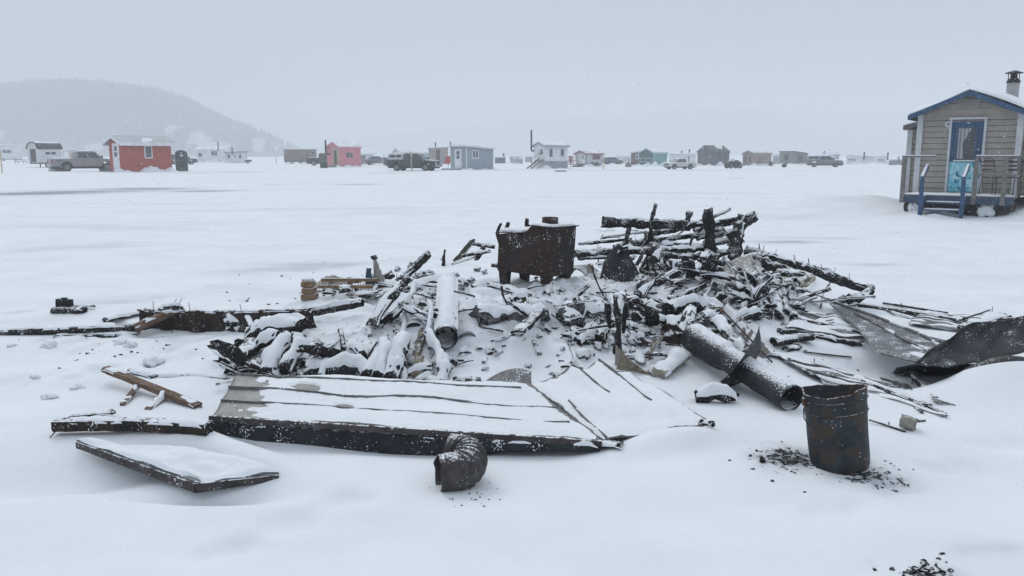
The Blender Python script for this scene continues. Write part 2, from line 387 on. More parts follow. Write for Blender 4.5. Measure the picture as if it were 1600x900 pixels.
def bar(name, pts, a, b, m, label=None, cat='charred timber', group=None, rough=0.12, p=2.6, roll=0.0, snow=0.02, snowcut=0.0,
        taper=(1, 1), jag=0.5, kink=0.0, parent=None, n=12, step=0.035, nails=0):
    """A timber (or a bent strip) along pts: half width a, half height b, with real snow lying along its top."""
    SEED[0] += 1; seed = SEED[0] % 57
    P = resample(pts, step); org = P[0].copy()
    if parent is not None: org = Vector((0, 0, 0))
    if kink: P = [q + Vector((pn(q, 0.3, seed), pn(q, 0.3, seed + 9), pn(q, 0.3, seed + 5))) * kink for q in P]
    fr = frames(P); mb = MB(); rings = []; K = len(P)
    for i, (q, (t, u, w)) in enumerate(zip(P, fr)):
        f = i / (K - 1); tp = taper[0] + (taper[1] - taper[0]) * f; ring = []
        for k in range(n):
            an = 2 * math.pi * (k + 0.5) / n; c, s_ = math.cos(an), math.sin(an)
            rr = (abs(c) ** p + abs(s_) ** p) ** (-1 / p)
            x, y = c * rr * a * tp, s_ * rr * b * tp
            x, y = x * math.cos(roll) - y * math.sin(roll), x * math.sin(roll) + y * math.cos(roll)
            d = u * x + w * y
            nn = 1 + rough * 2 * pn(q + d, 0.055, seed) + rough * 1.4 * pn(q + d, 0.17, seed + 3)
            e = 0
            if i == 0: e = -abs(pn(q + d * 3, 0.06, seed)) * jag * max(a, b) * 2
            if i == K - 1: e = abs(pn(q + d * 3, 0.06, seed)) * jag * max(a, b) * 2
            ring.append(q + d * nn + t * e)
        rings.append(ring)
    for r in rings: mb.v += r
    for i in range(K - 1):
        for k in range(n):
            k2 = (k + 1) % n; mb.f.append((i*n + k, i*n + k2, (i+1)*n + k2, (i+1)*n + k))
    for e, q, base in ((0, P[0], 0), (1, P[-1], (K-1)*n)):
        mb.v.append(q + fr[-e][0] * (0.01 if e == 0 else -0.01)); c = len(mb.v) - 1
        for k in range(n):
            k2 = (k + 1) % n; mb.f.append((c, base + k2, base + k) if e == 0 else (c, base + k, base + k2))
    ob = mb.build(name, m, parent, None if parent is not None else org, smooth=(p < 5))
    if label: tag(ob, label, cat, group)
    if snow > 0: 
        snow_on_rings(rings, fr, ob, org, snow, snowcut, seed)
    for j in range(nails):
        i = random.randrange(1, K - 1); q = P[i]; nm = MB()
        nm.tube([q + Vector((0,0,b*0.4)), q + Vector((random.uniform(-.02,.02), random.uniform(-.02,.02), b + random.uniform(.04,.08)))], 0.0028, 5)
        nm.build('nail', M['nail'], ob, org)
        bpy.data.objects[ob.children[-1].name].location = (0, 0, 0)
    return ob
def snow_on_rings(rings, fr, parent, org, th, cut, seed, name='snow_cap', W=7):
    mb = MB(); n = len(rings[0]); rows = []
    for i, (ring, (t, u, w)) in enumerate(zip(rings, fr)):
        hs = Vector((t.y, -t.x, 0)); 
        if hs.length < 0.25: rows.append(None); continue
        hs.normalize(); c = sum(ring, Vector()) / n
        ss = [(q - c).dot(hs) for q in ring]; zz = [q.z - c.z for q in ring]
        smin, smax = min(ss), max(ss); row = []
        ends = min(1.0, (min(i, len(rings) - 1 - i) + 0.6) / 2.5)
        for k in range(W):
            f = k / (W - 1) * 2 - 1; s_ = (smin + smax) / 2 + f * (smax - smin) / 2 * 1.04
            top = -9
            for j in range(n):
                s0, s1, z0, z1 = ss[j], ss[(j+1) % n], zz[j], zz[(j+1) % n]
                if (s0 - s_) * (s1 - s_) <= 0 and abs(s1 - s0) > 1e-9:
                    top = max(top, z0 + (z1 - z0) * (s_ - s0) / (s1 - s0))
            if top < -8:
                rim_ = [zz[j] for j in range(n) if abs(ss[j] - (smin if f < 0 else smax)) < .2 * (smax - smin)]; top = max(rim_)
            q = c + hs * s_ + Vector((0, 0, top)); in_ = c + hs * ((smin + smax) / 2 + (s_ - (smin + smax) / 2) * .72) + Vector((0, 0, top))
            kk = min(1.0, .022 / th); tn = th * (0.8 + 1.3 * kk * pn(q, 0.16, seed + 11) + 1.2 * kk * kk * pn(q, 0.05, seed + 12)) - cut * th * (0.8 + 2.2 * pn(q, 0.3, seed + 14))
            prof = (1 - abs(f) ** 3.0) ** 0.6 if abs(f) < 1 else 0
            wn = max(0.0, min(1.0, (tn / th + .05) / .35)); q = in_.lerp(q, wn)
            row.append(q + Vector((0, 0, tn * prof * ends - (0.006 if abs(f) == 1 else 0) - (0.01 if ends < 0.4 else 0) - (1 - wn) * .012)))
        rows.append(row)
    idx = []
    for r in rows:
        if r is None: idx.append(None); continue
        idx.append(len(mb.v)); mb.v += r; mb.v += [q - Vector((0, 0, 0.004 + th * .2)) for q in (r[0], r[-1])]
    for i in range(len(rows) - 1):
        if idx[i] is None or idx[i+1] is None: continue
        a, b = idx[i], idx[i+1]
        for k in range(W - 1): mb.f.append((a + k, a + k + 1, b + k + 1, b + k))
        mb.f.append((a + W, a, b, b + W)); mb.f.append((a + W - 1, a + W + 1, b + W + 1, b + W - 1))
    if not mb.f: return
    o = mb.build(name, M['snow'], parent, org, smooth=True); return o
def chunk(name, c, r, m, label=None, cat='charred debris', group=None, squash=(1, 1, 0.7), snow=0.0, sub=3, rough=0.5, parent=None):
    SEED[0] += 1; seed = SEED[0] % 61; c = Vector(c)
    bm = bmesh.new(); bmesh.ops.create_icosphere(bm, subdivisions=sub, radius=1.0)
    rz = Matrix.Rotation(random.uniform(0, 6.28), 3, 'Z')
    pts = []
    for v in bm.verts:
        d = v.co.copy(); k = 1 + rough * (mnoise.noise(d * 1.3 + Vector((seed, 0, 0))) * 1.1 + mnoise.noise(d * 3.4 + Vector((0, seed, 0))) * 0.7)
        v.co = rz @ Vector((d.x * k * squash[0], d.y * k * squash[1], d.z * k * squash[2])) * r
    me = bpy.data.meshes.new(name); bm.to_mesh(me)
    me.materials.append(m); ob = bpy.data.objects.new(name, me); col.objects.link(ob); ob.location = c
    if sub > 2: me.polygons.foreach_set('use_smooth', [True] * len(me.polygons))
    if parent: ob.parent = parent
    if label: tag(ob, label, cat, group)
    if snow > 0:
        for v in bm.verts:
            s = v.co.z / (r * squash[2]); v.co.x *= 0.96; v.co.y *= 0.96
            v.co.z += snow * max(-1, min(1, s * 1.6 + 0.55 + 1.6 * mnoise.noise(v.co / 0.05 + Vector((seed, 1, 2)))))
        m2 = bpy.data.meshes.new('snow_cap'); bm.to_mesh(m2); m2.materials.append(M['snow'])
        m2.polygons.foreach_set('use_smooth', [True] * len(m2.polygons))
        so_ = bpy.data.objects.new('snow_cap', m2); col.objects.link(so_); so_.parent = ob
    bm.free(); return ob
def grid_mesh(fn, nu, nv, thick=0.0):
    """fn(u,v)->Vector, closed sheet with a thickness."""
    P = [[fn(i / nu, j / nv) for i in range(nu + 1)] for j in range(nv + 1)]
    mb = MB(); W = nu + 1
    for r in P: mb.v += r
    mb.f += [(j*W+i, j*W+i+1, (j+1)*W+i+1, (j+1)*W+i) for j in range(nv) for i in range(nu)]
    if thick:
        o = len(mb.v)
        for j in range(nv + 1):
            for i in range(nu + 1):
                du = P[j][min(i+1, nu)] - P[j][max(i-1, 0)]; dv = P[min(j+1, nv)][i] - P[max(j-1, 0)][i]
                nn = du.cross(dv); nn = nn.normalized() if nn.length > 1e-12 else Vector((0,0,1))
                mb.v.append(P[j][i] - nn * thick)
        mb.f += [(o+j*W+i, o+(j+1)*W+i, o+(j+1)*W+i+1, o+j*W+i+1) for j in range(nv) for i in range(nu)]
        rim = [i for i in range(W)] + [j*W+nu for j in range(1, nv+1)] + [nv*W+i for i in range(nu-1, -1, -1)] + [j*W for j in range(nv-1, 0, -1)]
        for k in range(len(rim)):
            a, b = rim[k], rim[(k+1) % len(rim)]; mb.f.append((a, a + o, b + o, b))
    return mb
def shell(pts, rad, wall=0.004, n=28, rip=None, dent=0.0, seed=1, ovl=None):
    """Open-ended pipe with an inner wall."""
    pts = [Vector(p) for p in pts]; fr = frames(pts); mb = MB(); K = len(pts)
    if not hasattr(rad, '__len__'): rad = [rad] * K
    for inner in (0, 1):
        for i in range(K):
            t, a, b = fr[i]
            for k in range(n):
                an = 2 * math.pi * k / n; d = a * math.cos(an) + b * math.sin(an)
                r = rad[i] - inner * wall
                if rip: r += rip(i, an)
                r *= 1 + dent * pn(pts[i] + d * rad[i], 0.12, seed)
                q = pts[i] + d * r
                if i in (0, K - 1) and dent: q = q + t * pn(d, 0.5, seed + i) * dent * rad[i] * 1.6
                mb.v.append(q)
    o = K * n
    for i in range(K - 1):
        for k in range(n):
            k2 = (k + 1) % n
            mb.f.append((i*n+k, i*n+k2, (i+1)*n+k2, (i+1)*n+k)); mb.f.append((o+i*n+k, o+(i+1)*n+k, o+(i+1)*n+k2, o+i*n+k2))
    for i, fl in ((0, 0), (K - 1, 1)):
        for k in range(n):
            k2 = (k + 1) % n; f = (i*n+k, o+i*n+k, o+i*n+k2, i*n+k2); mb.f.append(f)
    rings = [[mb.v[i*n+k] for k in range(n)] for i in range(K)]
    return mb, rings, fr

# ------------------------------------------------------------------ the snow field
def steps(a, b, d0, g):
    r = [a]; d = d0
    while r[-1] < b: r.append(r[-1] + d); d *= g
    return r
FAR = 1900.0
xs = np.array([-v for v in steps(4.6, FAR, 0.03, 1.045)][::-1] + list(np.arange(-4.57, 5.0, 0.027)) + steps(5.0, FAR, 0.03, 1.045))
ys = np.array(list(np.linspace(-40, 0, 20)) + list(np.arange(0.5, 2.4, 0.12)) + list(np.arange(2.4, 10.0, 0.024)) + steps(10.0, FAR, 0.03, 1.032))
X, Y_ = np.meshgrid(xs, ys); Z = gh(X, Y_)
def blob(cx, cy, rx, ry, h=1.0, rot=0.0, p=2): return bump(X, Y_, cx, cy, rx, ry, h, rot, p)
soot_shade = np.zeros_like(Z)
for c in [(1.2, 8.2, 1.5, 0.8, 0.75, 0, 3), (0.95, 7.15, 0.8, 0.42, 1.0, 0, 3), (0.2, 6.7, 0.8, 0.4, 0.6, 0, 2), (2.1, 7.6, 0.6, 0.5, .8, 0, 2),  # second patch paints the dark of the central hollow into the snow
          (-1.0, 6.4, 1.0, 0.4, 0.5, 0, 2), (-0.55, 8.6, .9, .5, .5, 0, 2), (-0.7, 7.2, .35, .5, .8, 0, 2)]:
    soot_shade = np.maximum(soot_shade, blob(*c))
ice = np.zeros_like(Z)
def pxblob(px0, px1, py, tpx, h, arr, jit=0.0):
    a, b = G(px0, py), G(px1, py + jit); c = (a + b) / 2; up = G(c.x / c.y * F * 1 + CX, py - tpx / 2.0); 
    ry = max(0.05, abs(G(CX, py - tpx / 2.0).y - G(CX, py + tpx / 2.0).y) / 2)
    v = b - a; rot = math.atan2(v.y, v.x)
    return np.maximum(arr, bump(X, Y_, c.x, c.y, v.length / 2, ry, h, rot, 2.5))
soot_shade = pxblob(1180, 1280, 715, 36, 1.4, soot_shade); soot_shade = pxblob(1300, 1405, 738, 32, 1.3, soot_shade)
soot_shade = pxblob(700, 790, 768, 22, 0.33, soot_shade); soot_shade = pxblob(1395, 1500, 893, 26, 0.9, soot_shade); soot_shade = pxblob(1350, 1440, 880, 14, 0.3, soot_shade)
soot_shade = pxblob(60, 420, 540, 34, 0.22, soot_shade); soot_shade = pxblob(270, 335, 790, 14, 0.4, soot_shade); soot_shade = pxblob(340, 460, 690, 18, 0.6, soot_shade)
soot_shade = pxblob(1340, 1600, 585, 26, 0.35, soot_shade); soot_shade = pxblob(440, 640, 470, 14, 0.25, soot_shade)  # first patch paints shade into the hollow below the curled sheet
for a in [(-60, 175, 304, 5.5, 1.3, -3), (40, 250, 299, 3.0, 1.1, 0), (150, 300, 295, 3.2, 1.2, 0), (260, 375, 299, 3.0, 1.2, -1), (520, 600, 288, 1.6, .8, -1),
          (405, 440, 289, 1.5, .5, 0), (280, 330, 270, 1.6, .6, 0), (330, 420, 268, 1.5, .5, 0), (1140, 1165, 278, 1.5, .5, 0), (580, 640, 270, 1.5, .5, 0),
          (1192, 1282, 716, 26, .95, -2), (1312, 1400, 739, 22, .8, 4), (330, 560, 424, 12, .45, -12), (420, 590, 414, 7, .5, -4), (-20, 200, 392, 10, .3, -6), (0, 300, 350, 8, .2, 8), (240, 700, 330, 5, .22, -6), (900, 1200, 300, 4, .22, 2), (100, 250, 474, 12, .28, 0), (0, 60, 488, 8, .3, 0),
          (1165, 1290, 378, 3.0, .75, 0), (1200, 1340, 372, 4, .35, 0), (1310, 1420, 412, 2.5, .45, 0), (1180, 1300, 340, 7, .22, 0), (1330, 1420, 322, 9, .2, 0),
          (670, 760, 460, 5, .3, 0), (700, 1300, 266, 2, .25, 0), (1480, 1600, 343, 4, .35, 0), (1440, 1580, 326, 14, .55, 0), (1330, 1600, 586, 16, .5, 10), (240, 420, 762, 18, .42, 0),  # last two entries paint shade into hollows below curled sheet and table top
          (1540, 1600, 858, 5, .25, -6), (1480, 1560, 862, 4, .22, -8)]:
    ice = pxblob(*a[:5], ice, a[5])
nx, ny = len(xs), len(ys)
me = bpy.data.meshes.new('snow_ground'); nv = nx * ny
co_ = np.empty((nv, 3)); co_[:, 0] = X.ravel(); co_[:, 1] = Y_.ravel(); co_[:, 2] = Z.ravel()
me.vertices.add(nv); me.vertices.foreach_set('co', co_.ravel())
I = np.arange(nv).reshape(ny, nx); q = np.stack([I[:-1, :-1], I[:-1, 1:], I[1:, 1:], I[1:, :-1]], -1).reshape(-1, 4)
nf = len(q); me.loops.add(nf * 4); me.loops.foreach_set('vertex_index', q.ravel().astype(np.int32))
me.polygons.add(nf); me.polygons.foreach_set('loop_start', np.arange(0, nf * 4, 4, dtype=np.int32)); me.polygons.foreach_set('loop_total', np.full(nf, 4, dtype=np.int32))
me.update(calc_edges=True); me.polygons.foreach_set('use_smooth', np.ones(nf, dtype=bool))
for nm, arr in (('soot_shade', soot_shade), ('ice', ice)):
    a = me.attributes.new(nm, 'FLOAT', 'POINT'); a.data.foreach_set('value', np.clip(arr, 0, 1.4).ravel())
me.materials.append(M['ground'])
ground = bpy.data.objects.new('snow_ground', me); col.objects.link(ground)
tag(ground, 'wide snow covered ice field', kind='structure')
# ------------------------------------------------------------------ hills beyond the ice
def hill_mesh(name, prof, D, depth, matl, seed, base_px=244):
    """A real rounded hill whose crest reaches the given skyline, D metres away."""
    mb = MB(); nu, nvv = 150, 26; x0, x1 = prof[0][0], prof[-1][0]
    pxs = [p[0] for p in prof]; pys = [p[1] for p in prof]; pts = []
    for j in range(nvv + 1):
        v = j / nvv
        for i in range(nu + 1):
            px = x0 + (x1 - x0) * i / nu; py = float(np.interp(px, pxs, pys))
            hgt = max(0.0, at(px, py, D).z)
            cx = at(px, 242, D).x; y = D - depth * (1 - v) if v < 1 else D
            f = math.sin(min(1, v) * math.pi / 2) ** 0.85
            z = hgt * f + hgt * 0.10 * float(fbm(np.array([cx]), np.array([y]), 90.0, 3, seed)[0]) * math.sin(v * math.pi)
            pts.append(Vector((cx * (y / D) ** 0.35, y, z - 0.5 + (0 if v > 0 else -0.3))))
    for i in range(nu + 1):       # the far side
        p = pts[nvv * (nu + 1) + i]; pts.append(Vector((p.x, p.y + depth * .8, -1)))
    mb.v = pts; W = nu + 1
    mb.f = [(j*W+i, j*W+i+1, (j+1)*W+i+1, (j+1)*W+i) for j in range(nvv + 1) for i in range(nu)]
    o = mb.build(name, matl, smooth=True); tag(o, kind='structure'); return o, pts, nu, nvv
def hill_mat():
    m, t, b = mat_new('snowy_hillside'); tc = t.nodes.new('ShaderNodeTexCoord')
    n = nz(t, 0.03, 5, 0.6, tc.outputs['Object']); n2 = nz(t, 0.2, 3, 0.6, tc.outputs['Object'])
    c = mixc(t, ramp(t, n.outputs['Fac'], 0.5, 0.6), (0.09, 0.088, 0.09), (0.17, 0.17, 0.18)); link(t, c, b.inputs['Base Color']); b.inputs['Roughness'].default_value = 0.9
    return m
M['hill'] = hill_mat()
M['cliff'] = plain('snow_clearing', (0.42, 0.43, 0.46), 0.9, var=0.35, dust=0)
M['forest'] = plain('winter_forest', (0.045, 0.044, 0.047), 0.95, var=0.4, dust=0, bump_=0)
M['ridge'] = plain('snowy_far_ridge', (.33, .34, .36), .95, var=.12, dust=0, scale=.008, bump_=0)
prof = [(-420, 190), (-300, 160), (-120, 140), (0, 136), (60, 131), (130, 129), (200, 133), (260, 141), (300, 154), (340, 176), (380, 197), (420, 213), (450, 230), (476, 243)]
hill, hp, hu, hv = hill_mesh('wooded_hill', [(a_, b_ + 7 * max(0, min(1, (235 - b_) / 60))) for a_, b_ in prof], 900.0, 210.0, M['hill'], 4)
prof2 = [(380, 243), (520, 225), (640, 205), (800, 188), (980, 176), (1150, 170), (1320, 174), (1500, 178), (1800, 184)]
ridge, rp, ru, rv = hill_mesh('far_ridge', prof2, 1500.0, 260.0, M['ridge'], 8)
rng = np.random.RandomState(5)
def forest(name, pts, nu, nvv, count, hmin, hmax, label, gaps):
    vs_, fs = [], []; W = nu + 1
    for k in range(count):
        u = rng.rand() * nu; v = (rng.rand() ** 0.75) * nvv; i, j = int(min(u, nu - 1)), int(min(v, nvv - 1)); a, b = u - i, v - j
        p = (pts[j*W+i] * (1-a) + pts[j*W+i+1] * a) * (1-b) + (pts[(j+1)*W+i] * (1-a) + pts[(j+1)*W+i+1] * a) * b
        d = (p - Vector((0, 0, H))); px = CX + F * d.x / (d.y * math.cos(PITCH)) ; pyy = 242 - 1300 * d.z / d.y
        if any(((px - g[0]) / g[2]) ** 2 + ((pyy - g[1]) / g[3]) ** 2 < 1 + 0.9 * mnoise.noise(Vector((px / 9, pyy / 9, 0))) for g in gaps): continue
        if p.z < 2: continue
        h = rng.uniform(hmin, hmax); o = len(vs_)
        if rng.rand() < 0.45: r = h * 0.17; hh = h
        else: r = h * 0.30; hh = h * 0.75
        nn = 5
        for q in range(nn):
            an = 6.283 * (q + rng.rand() * .6) / nn; rr = r * rng.uniform(0.5, 1.3); vs_.append((p.x + rr * math.cos(an), p.y + rr * math.sin(an), p.z + h * 0.12))
        if hh < h:
            for q in range(nn):
                an = 6.283 * (q + rng.rand() * .6) / nn; rr = r * rng.uniform(0.5, 1.1); vs_.append((p.x + rr * math.cos(an), p.y + rr * math.sin(an), p.z + hh * 0.72))
            vs_.append((p.x, p.y, p.z + hh)); 
            fs += [(o+q, o+(q+1)%nn, o+nn+(q+1)%nn, o+nn+q) for q in range(nn)] + [(o+nn+q, o+nn+(q+1)%nn, o+2*nn) for q in range(nn)]
        else:
            vs_.append((p.x + rng.uniform(-.3,.3), p.y, p.z + h)); fs += [(o+q, o+(q+1)%nn, o+nn) for q in range(nn)]
    me = bpy.data.meshes.new(name); me.from_pydata(vs_, [], fs); me.update(); me.materials.append(M['forest'])
    o = bpy.data.objects.new(name, me); col.objects.link(o); tag(o, label, 'forest', kind='stuff'); return o
gaps = [(275, 205, 22, 9), (297, 192, 12, 5), (312, 222, 26, 14), (345, 232, 30, 9), (200, 192, 7, 5), (180, 222, 24, 12), (150, 232, 22, 10), (222, 196, 8, 3), (405, 228, 16, 14), (433, 234, 14, 8), (262, 212, 12, 5), (5, 212, 9, 6)]
forest('forest_on_hill', hp, hu, hv, 11000, 5.0, 10.5, 'leafless winter forest covering the hill behind the red hut', gaps)
deps = bpy.context.evaluated_depsgraph_get()
from mathutils.bvhtree import BVHTree
bvh = BVHTree.FromObject(hill, deps)
def on_hill(px, py):
    d = ray(px, py).normalized(); h_ = bvh.ray_cast(Vector((0, 0, H)), d); return (h_[0], h_[1]) if h_[0] else (None, None)
mbc = MB()
for gi, g in enumerate(gaps):
    ring = [];
    cpt, cn = on_hill(g[0], min(g[1], 240))
    if cpt is None: continue
    for k in range(28):
        an = 6.283 * k / 28; rr = 0.75 + 0.75 * mnoise.noise(Vector((math.cos(an) * 1.6, math.sin(an) * 1.6, gi * 3.3)))
        p_, n_ = on_hill(g[0] + g[2] * rr * math.cos(an), min(241, g[1] + g[3] * rr * math.sin(an)))
        if p_ is not None: ring.append(p_ + Vector((0, -0.9, 0.9)))
    if len(ring) > 5:
        o = len(mbc.v); mbc.v += [cpt + Vector((0, -1.6, 1.6))] + ring; n = len(ring)
        mbc.f += [(o, o + 1 + k, o + 1 + (k + 1) % n) for k in range(n)]
tag(mbc.build('snowy_hill_ledges', M['cliff'], smooth=True), kind='structure')

# ------------------------------------------------------------------ falling-snow haze
hz_ = MB(); hz_.box((-1750, -42, -2.5), (1750, 1880, 112)); haze = hz_.build('haze', None); tag(haze, 'grey haze of falling and blowing snow', 'haze', kind='stuff')
m = bpy.data.materials.new('haze'); m.use_nodes = True; t = m.node_tree; t.nodes.clear()
pv = t.nodes.new('ShaderNodeVolumePrincipled'); pv.inputs['Density'].default_value = 0.0018; pv.inputs['Color'].default_value = (0.93, 0.955, 0.985, 1)
pv.inputs['Anisotropy'].default_value = 0.0
mo = t.nodes.new('ShaderNodeOutputMaterial'); t.links.new(pv.outputs[0], mo.inputs['Volume']); haze.data.materials.append(m)
haze.display_type = 'BOUNDS'

# ------------------------------------------------------------------ huts
def Mx(o, ex, ey):   # local frame
    m = Matrix.Identity(4); m.col[0][:3] = ex; m.col[1][:3] = ey; m.col[3][:3] = o; return m
def snow_blanket(root, quad, th, seed, nu=22, nvv=10, bare=0.0):
    """snow on a roof slope given its four corners (local)"""
    a, b, c, d = [Vector(q) for q in quad]; nrm = (b - a).cross(d - a).normalized()
    if nrm.z < 0: nrm = -nrm
    sc = max((b - a).length, 1) / 4
    def fn(u, v):
        p = a.lerp(b, u).lerp(d.lerp(c, u), v); e = min(u, 1 - u, v, 1 - v) * 8; e = min(1, e)
        t_ = th * (0.8 + 1.1 * mnoise.noise(Vector((u * 3 * sc + seed, v * 2.2, seed)))) - bare * th * (1.2 + 3 * mnoise.noise(Vector((u * 2.2 + seed * 2, v * 1.7, 5))))
        return p + nrm * (t_ * (0.25 + 0.75 * math.sqrt(e)) - 0.01)
    return grid_mesh(fn, nu, nvv, 0.02)
def berm(p0, p1, w, h, seed, name='snow_bank'):
    p0, p1 = Vector(p0), Vector(p1); t = (p1 - p0); L = t.length; t.normalize(); s_ = Vector((-t.y, t.x, 0))
    def fn(u, v):
        q = p0 + t * (u * (L + w) - w / 2); k = v * 2 - 1
        hh = h * (0.55 + 1.3 * mnoise.noise(Vector((q.x / 1.1, q.y / 1.1, seed)))+ .5 * mnoise.noise(Vector((q.x / .35, q.y / .35, seed)))) * max(0, 1 - k * k) * min(1, 6 * u, 6 * (1 - u))
        return Vector((q.x + s_.x * k * w / 2, q.y + s_.y * k * w / 2, ghs(q.x, q.y) - 0.02 + max(-.02, hh)))
    o = grid_mesh(fn, max(10, int(L * 4)), 8).build(name, M['snow'], smooth=True); tag(o, kind='structure'); return o
COL = {}
def colmat(name, c, **k):
    if name not in COL: COL[name] = plain(name, c, **k)
    return COL[name]
def stovepipe(root, base, h, r, m=None, cap=True, elbow=None):
    mb = MB(); b = Vector(base)
    pts = [b, b + Vector((0, 0, h))] if elbow is None else [b + Vector(elbow), b + Vector((elbow[0] * .25, elbow[1] * .25, 0.0)), b + Vector((0, 0, .18)), b + Vector((0, 0, h))]
    mb.tube(pts, r, 12); 
    o = mb.build('stovepipe', m or colmat('black_pipe', (0.03, 0.03, 0.033), dust=.1), root)
    return o
def hut(name, label, xl, xm, xr, yb, ye, yr, roof='gableA', wall=None, trim=None, roofm=None, theta=25, over=0.22, A=(), B=(), cat='ice fishing hut',
        snow=0.1, bare=0.0, lift=0.0, L1=None, berm_=0.35, fascia=0.0, group=None, corner=True, yb_use=None, wheels=False, doorm=None):
    near = G(xm, yb); Y = near.y; phi = math.atan2(near.x, near.y)
    th = R(theta) if xm > xl else 0.0
    s = Y / F / math.cos(PITCH) * 1.0
    s = Y / F
    cphi = math.cos(phi)
    L2 = (xr - xm) * s * cphi / math.cos(th); LA = (xm - xl) * s * cphi / math.sin(th) if th else (L1 or 2.6)
    if L1: LA = L1
    z_e = H + (HZ - ye) * s; z_r = H + (HZ - yr) * s
    a = th - phi; ex = Vector((math.cos(a), math.sin(a), 0)); ey = Vector((-math.sin(a), math.cos(a), 0))
    z0 = ghs(near.x, near.y); root = empty(name, (near.x, near.y, z0 + lift), a, label, cat, group)
    z_e -= z0 + lift; z_r -= z0 + lift
    SEED[0] += 1; sd = SEED[0] % 37
    wm = wall; tm = trim or M['white']
    # walls
    w = MB(); base = -0.1 if lift == 0 else 0
    if roof == 'gableA':     # gable end faces A (x = 0), ridge along x
        w.prism([(0, 0, base), (0, LA, base), (0, LA, z_e), (0, LA / 2, z_r), (0, 0, z_e)], (L2, 0, 0))
    elif roof == 'gableB':   # gable end faces B (y = 0), ridge along y
        w.prism([(0, 0, base), (L2, 0, base), (L2, 0, z_e), (L2 / 2, 0, z_r), (0, 0, z_e)], (0, LA, 0))
    elif roof == 'shedB':    # slopes down to the right
        w.prism([(0, 0, base), (L2, 0, base), (L2, 0, z_r), (0, 0, z_e)], (0, LA, 0))
    elif roof == 'shedA':
        w.prism([(0, 0, base), (0, LA, base), (0, LA, z_r), (0, 0, z_e)], (L2, 0, 0))
    elif roof == 'barrel':
        n = 10; prof_ = [(0, 0, base), (0, LA, base)] + [(0, LA / 2 + LA / 2 * math.cos(math.pi * k / n), z_e + (z_r - z_e) * math.sin(math.pi * k / n)) for k in range(n + 1)]
        w.prism(prof_, (L2, 0, 0))
    else:
        w.box((0, 0, base), (L2, LA, z_e))
    wo = w.build('wall', wm, root)
    # roof
    o_ = over; tt = 0.07; rm = roofm or colmat('roof_felt', (0.10, 0.10, 0.105), dust=0.35, speck=.4); slabs = []
    if roof == 'gableA':
        dz = (z_r - z_e) / (LA / 2) * o_
        slabs = [[(-o_, -o_, z_e - dz), (L2 + o_, -o_, z_e - dz), (L2 + o_, LA / 2, z_r), (-o_, LA / 2, z_r)],
                 [(-o_, LA / 2, z_r), (L2 + o_, LA / 2, z_r), (L2 + o_, LA + o_, z_e - dz), (-o_, LA + o_, z_e - dz)]]
    elif roof == 'gableB':
        dz = (z_r - z_e) / (L2 / 2) * o_
        slabs = [[(-o_, -o_, z_e - dz), (L2 / 2, -o_, z_r), (L2 / 2, LA + o_, z_r), (-o_, LA + o_, z_e - dz)],
                 [(L2 / 2, -o_, z_r), (L2 + o_, -o_, z_e - dz), (L2 + o_, LA + o_, z_e - dz), (L2 / 2, LA + o_, z_r)]]
    elif roof == 'shedB':
        k = (z_r - z_e) / L2; slabs = [[(-o_, -o_, z_e - k * o_), (L2 + o_, -o_, z_r + k * o_), (L2 + o_, LA + o_, z_r + k * o_), (-o_, LA + o_, z_e - k * o_)]]
    elif roof == 'shedA':
        k = (z_r - z_e) / LA; slabs = [[(-o_, -o_, z_e - k * o_), (L2 + o_, -o_, z_e - k * o_), (L2 + o_, LA + o_, z_r + k * o_), (-o_, LA + o_, z_r + k * o_)]]
    elif roof == 'barrel':
        rb = MB(); n = 14; ii = []
        for x in (-0.12, L2 + 0.12):
            for e in (0.02, 0.09):
                ii.append(len(rb.v)); rb.v += [Vector((x, LA / 2 - (LA / 2 + e) * math.cos(math.pi * k / n), z_e - .02 + (z_r - z_e + e) * math.sin(math.pi * k / n))) for k in range(n + 1)]
        for k in range(n):
            for (p_, q_) in ((0, 2), (1, 3), (0, 1), (2, 3)): rb.f.append((ii[p_] + k, ii[p_] + k + 1, ii[q_] + k + 1, ii[q_] + k))
        for e in (0, n): rb.f.append((ii[0] + e, ii[1] + e, ii[3] + e, ii[2] + e))
        ro = rb.build('roof', rm, root, smooth=True)
        sb = MB(); nn = 14
        def fn(u, v):
            an = math.pi * (0.3 + 0.45 * v); e = 0.09 + snow * max(-.2, .4 + 1.6 * mnoise.noise(Vector((u * 4, v * 3, sd))))
            return Vector((L2 * u, LA / 2 - (LA / 2 + e) * math.cos(an), z_e + (z_r - z_e + e) * math.sin(an)))
        grid_mesh(fn, 18, 8).build('roof_snow', M['snow'], ro, smooth=True)
    else:
        slabs = [[(-o_, -o_, z_e), (L2 + o_, -o_, z_e), (L2 + o_, LA + o_, z_e + 0.05), (-o_, LA + o_, z_e + 0.05)]]
    if slabs:
        rb = MB()
        for q in slabs: 
            rb.prism([Vector(p) + Vector((0, 0, 0.015)) for p in q], (0, 0, tt))
        ro = rb.build('roof', rm, root)
        fb = MB(); fz = 0.10 + fascia
        for q in slabs:
            q = [Vector(p) for p in q]
            for i in range(4):
                p0, p1 = q[i], q[(i + 1) % 4]
                if roof.startswith('gable') and abs(p0.z - z_r) < 1e-6 and abs(p1.z - z_r) < 1e-6: continue
                d = (p1 - p0).normalized(); nrm = Vector((d.y, -d.x, 0)).normalized() * 0.025
                c_ = (q[0] + q[2]) / 2
                if nrm.dot((p0 + p1) / 2 - c_) < 0: nrm = -nrm
                dn = Vector((0, 0, -fz))
                fb.prism([p0 + Vector((0,0,tt + .02)), p1 + Vector((0,0,tt + .02)), p1 + dn, p0 + dn], nrm)
        fb.build('fascia', tm, ro)
        sb = MB()
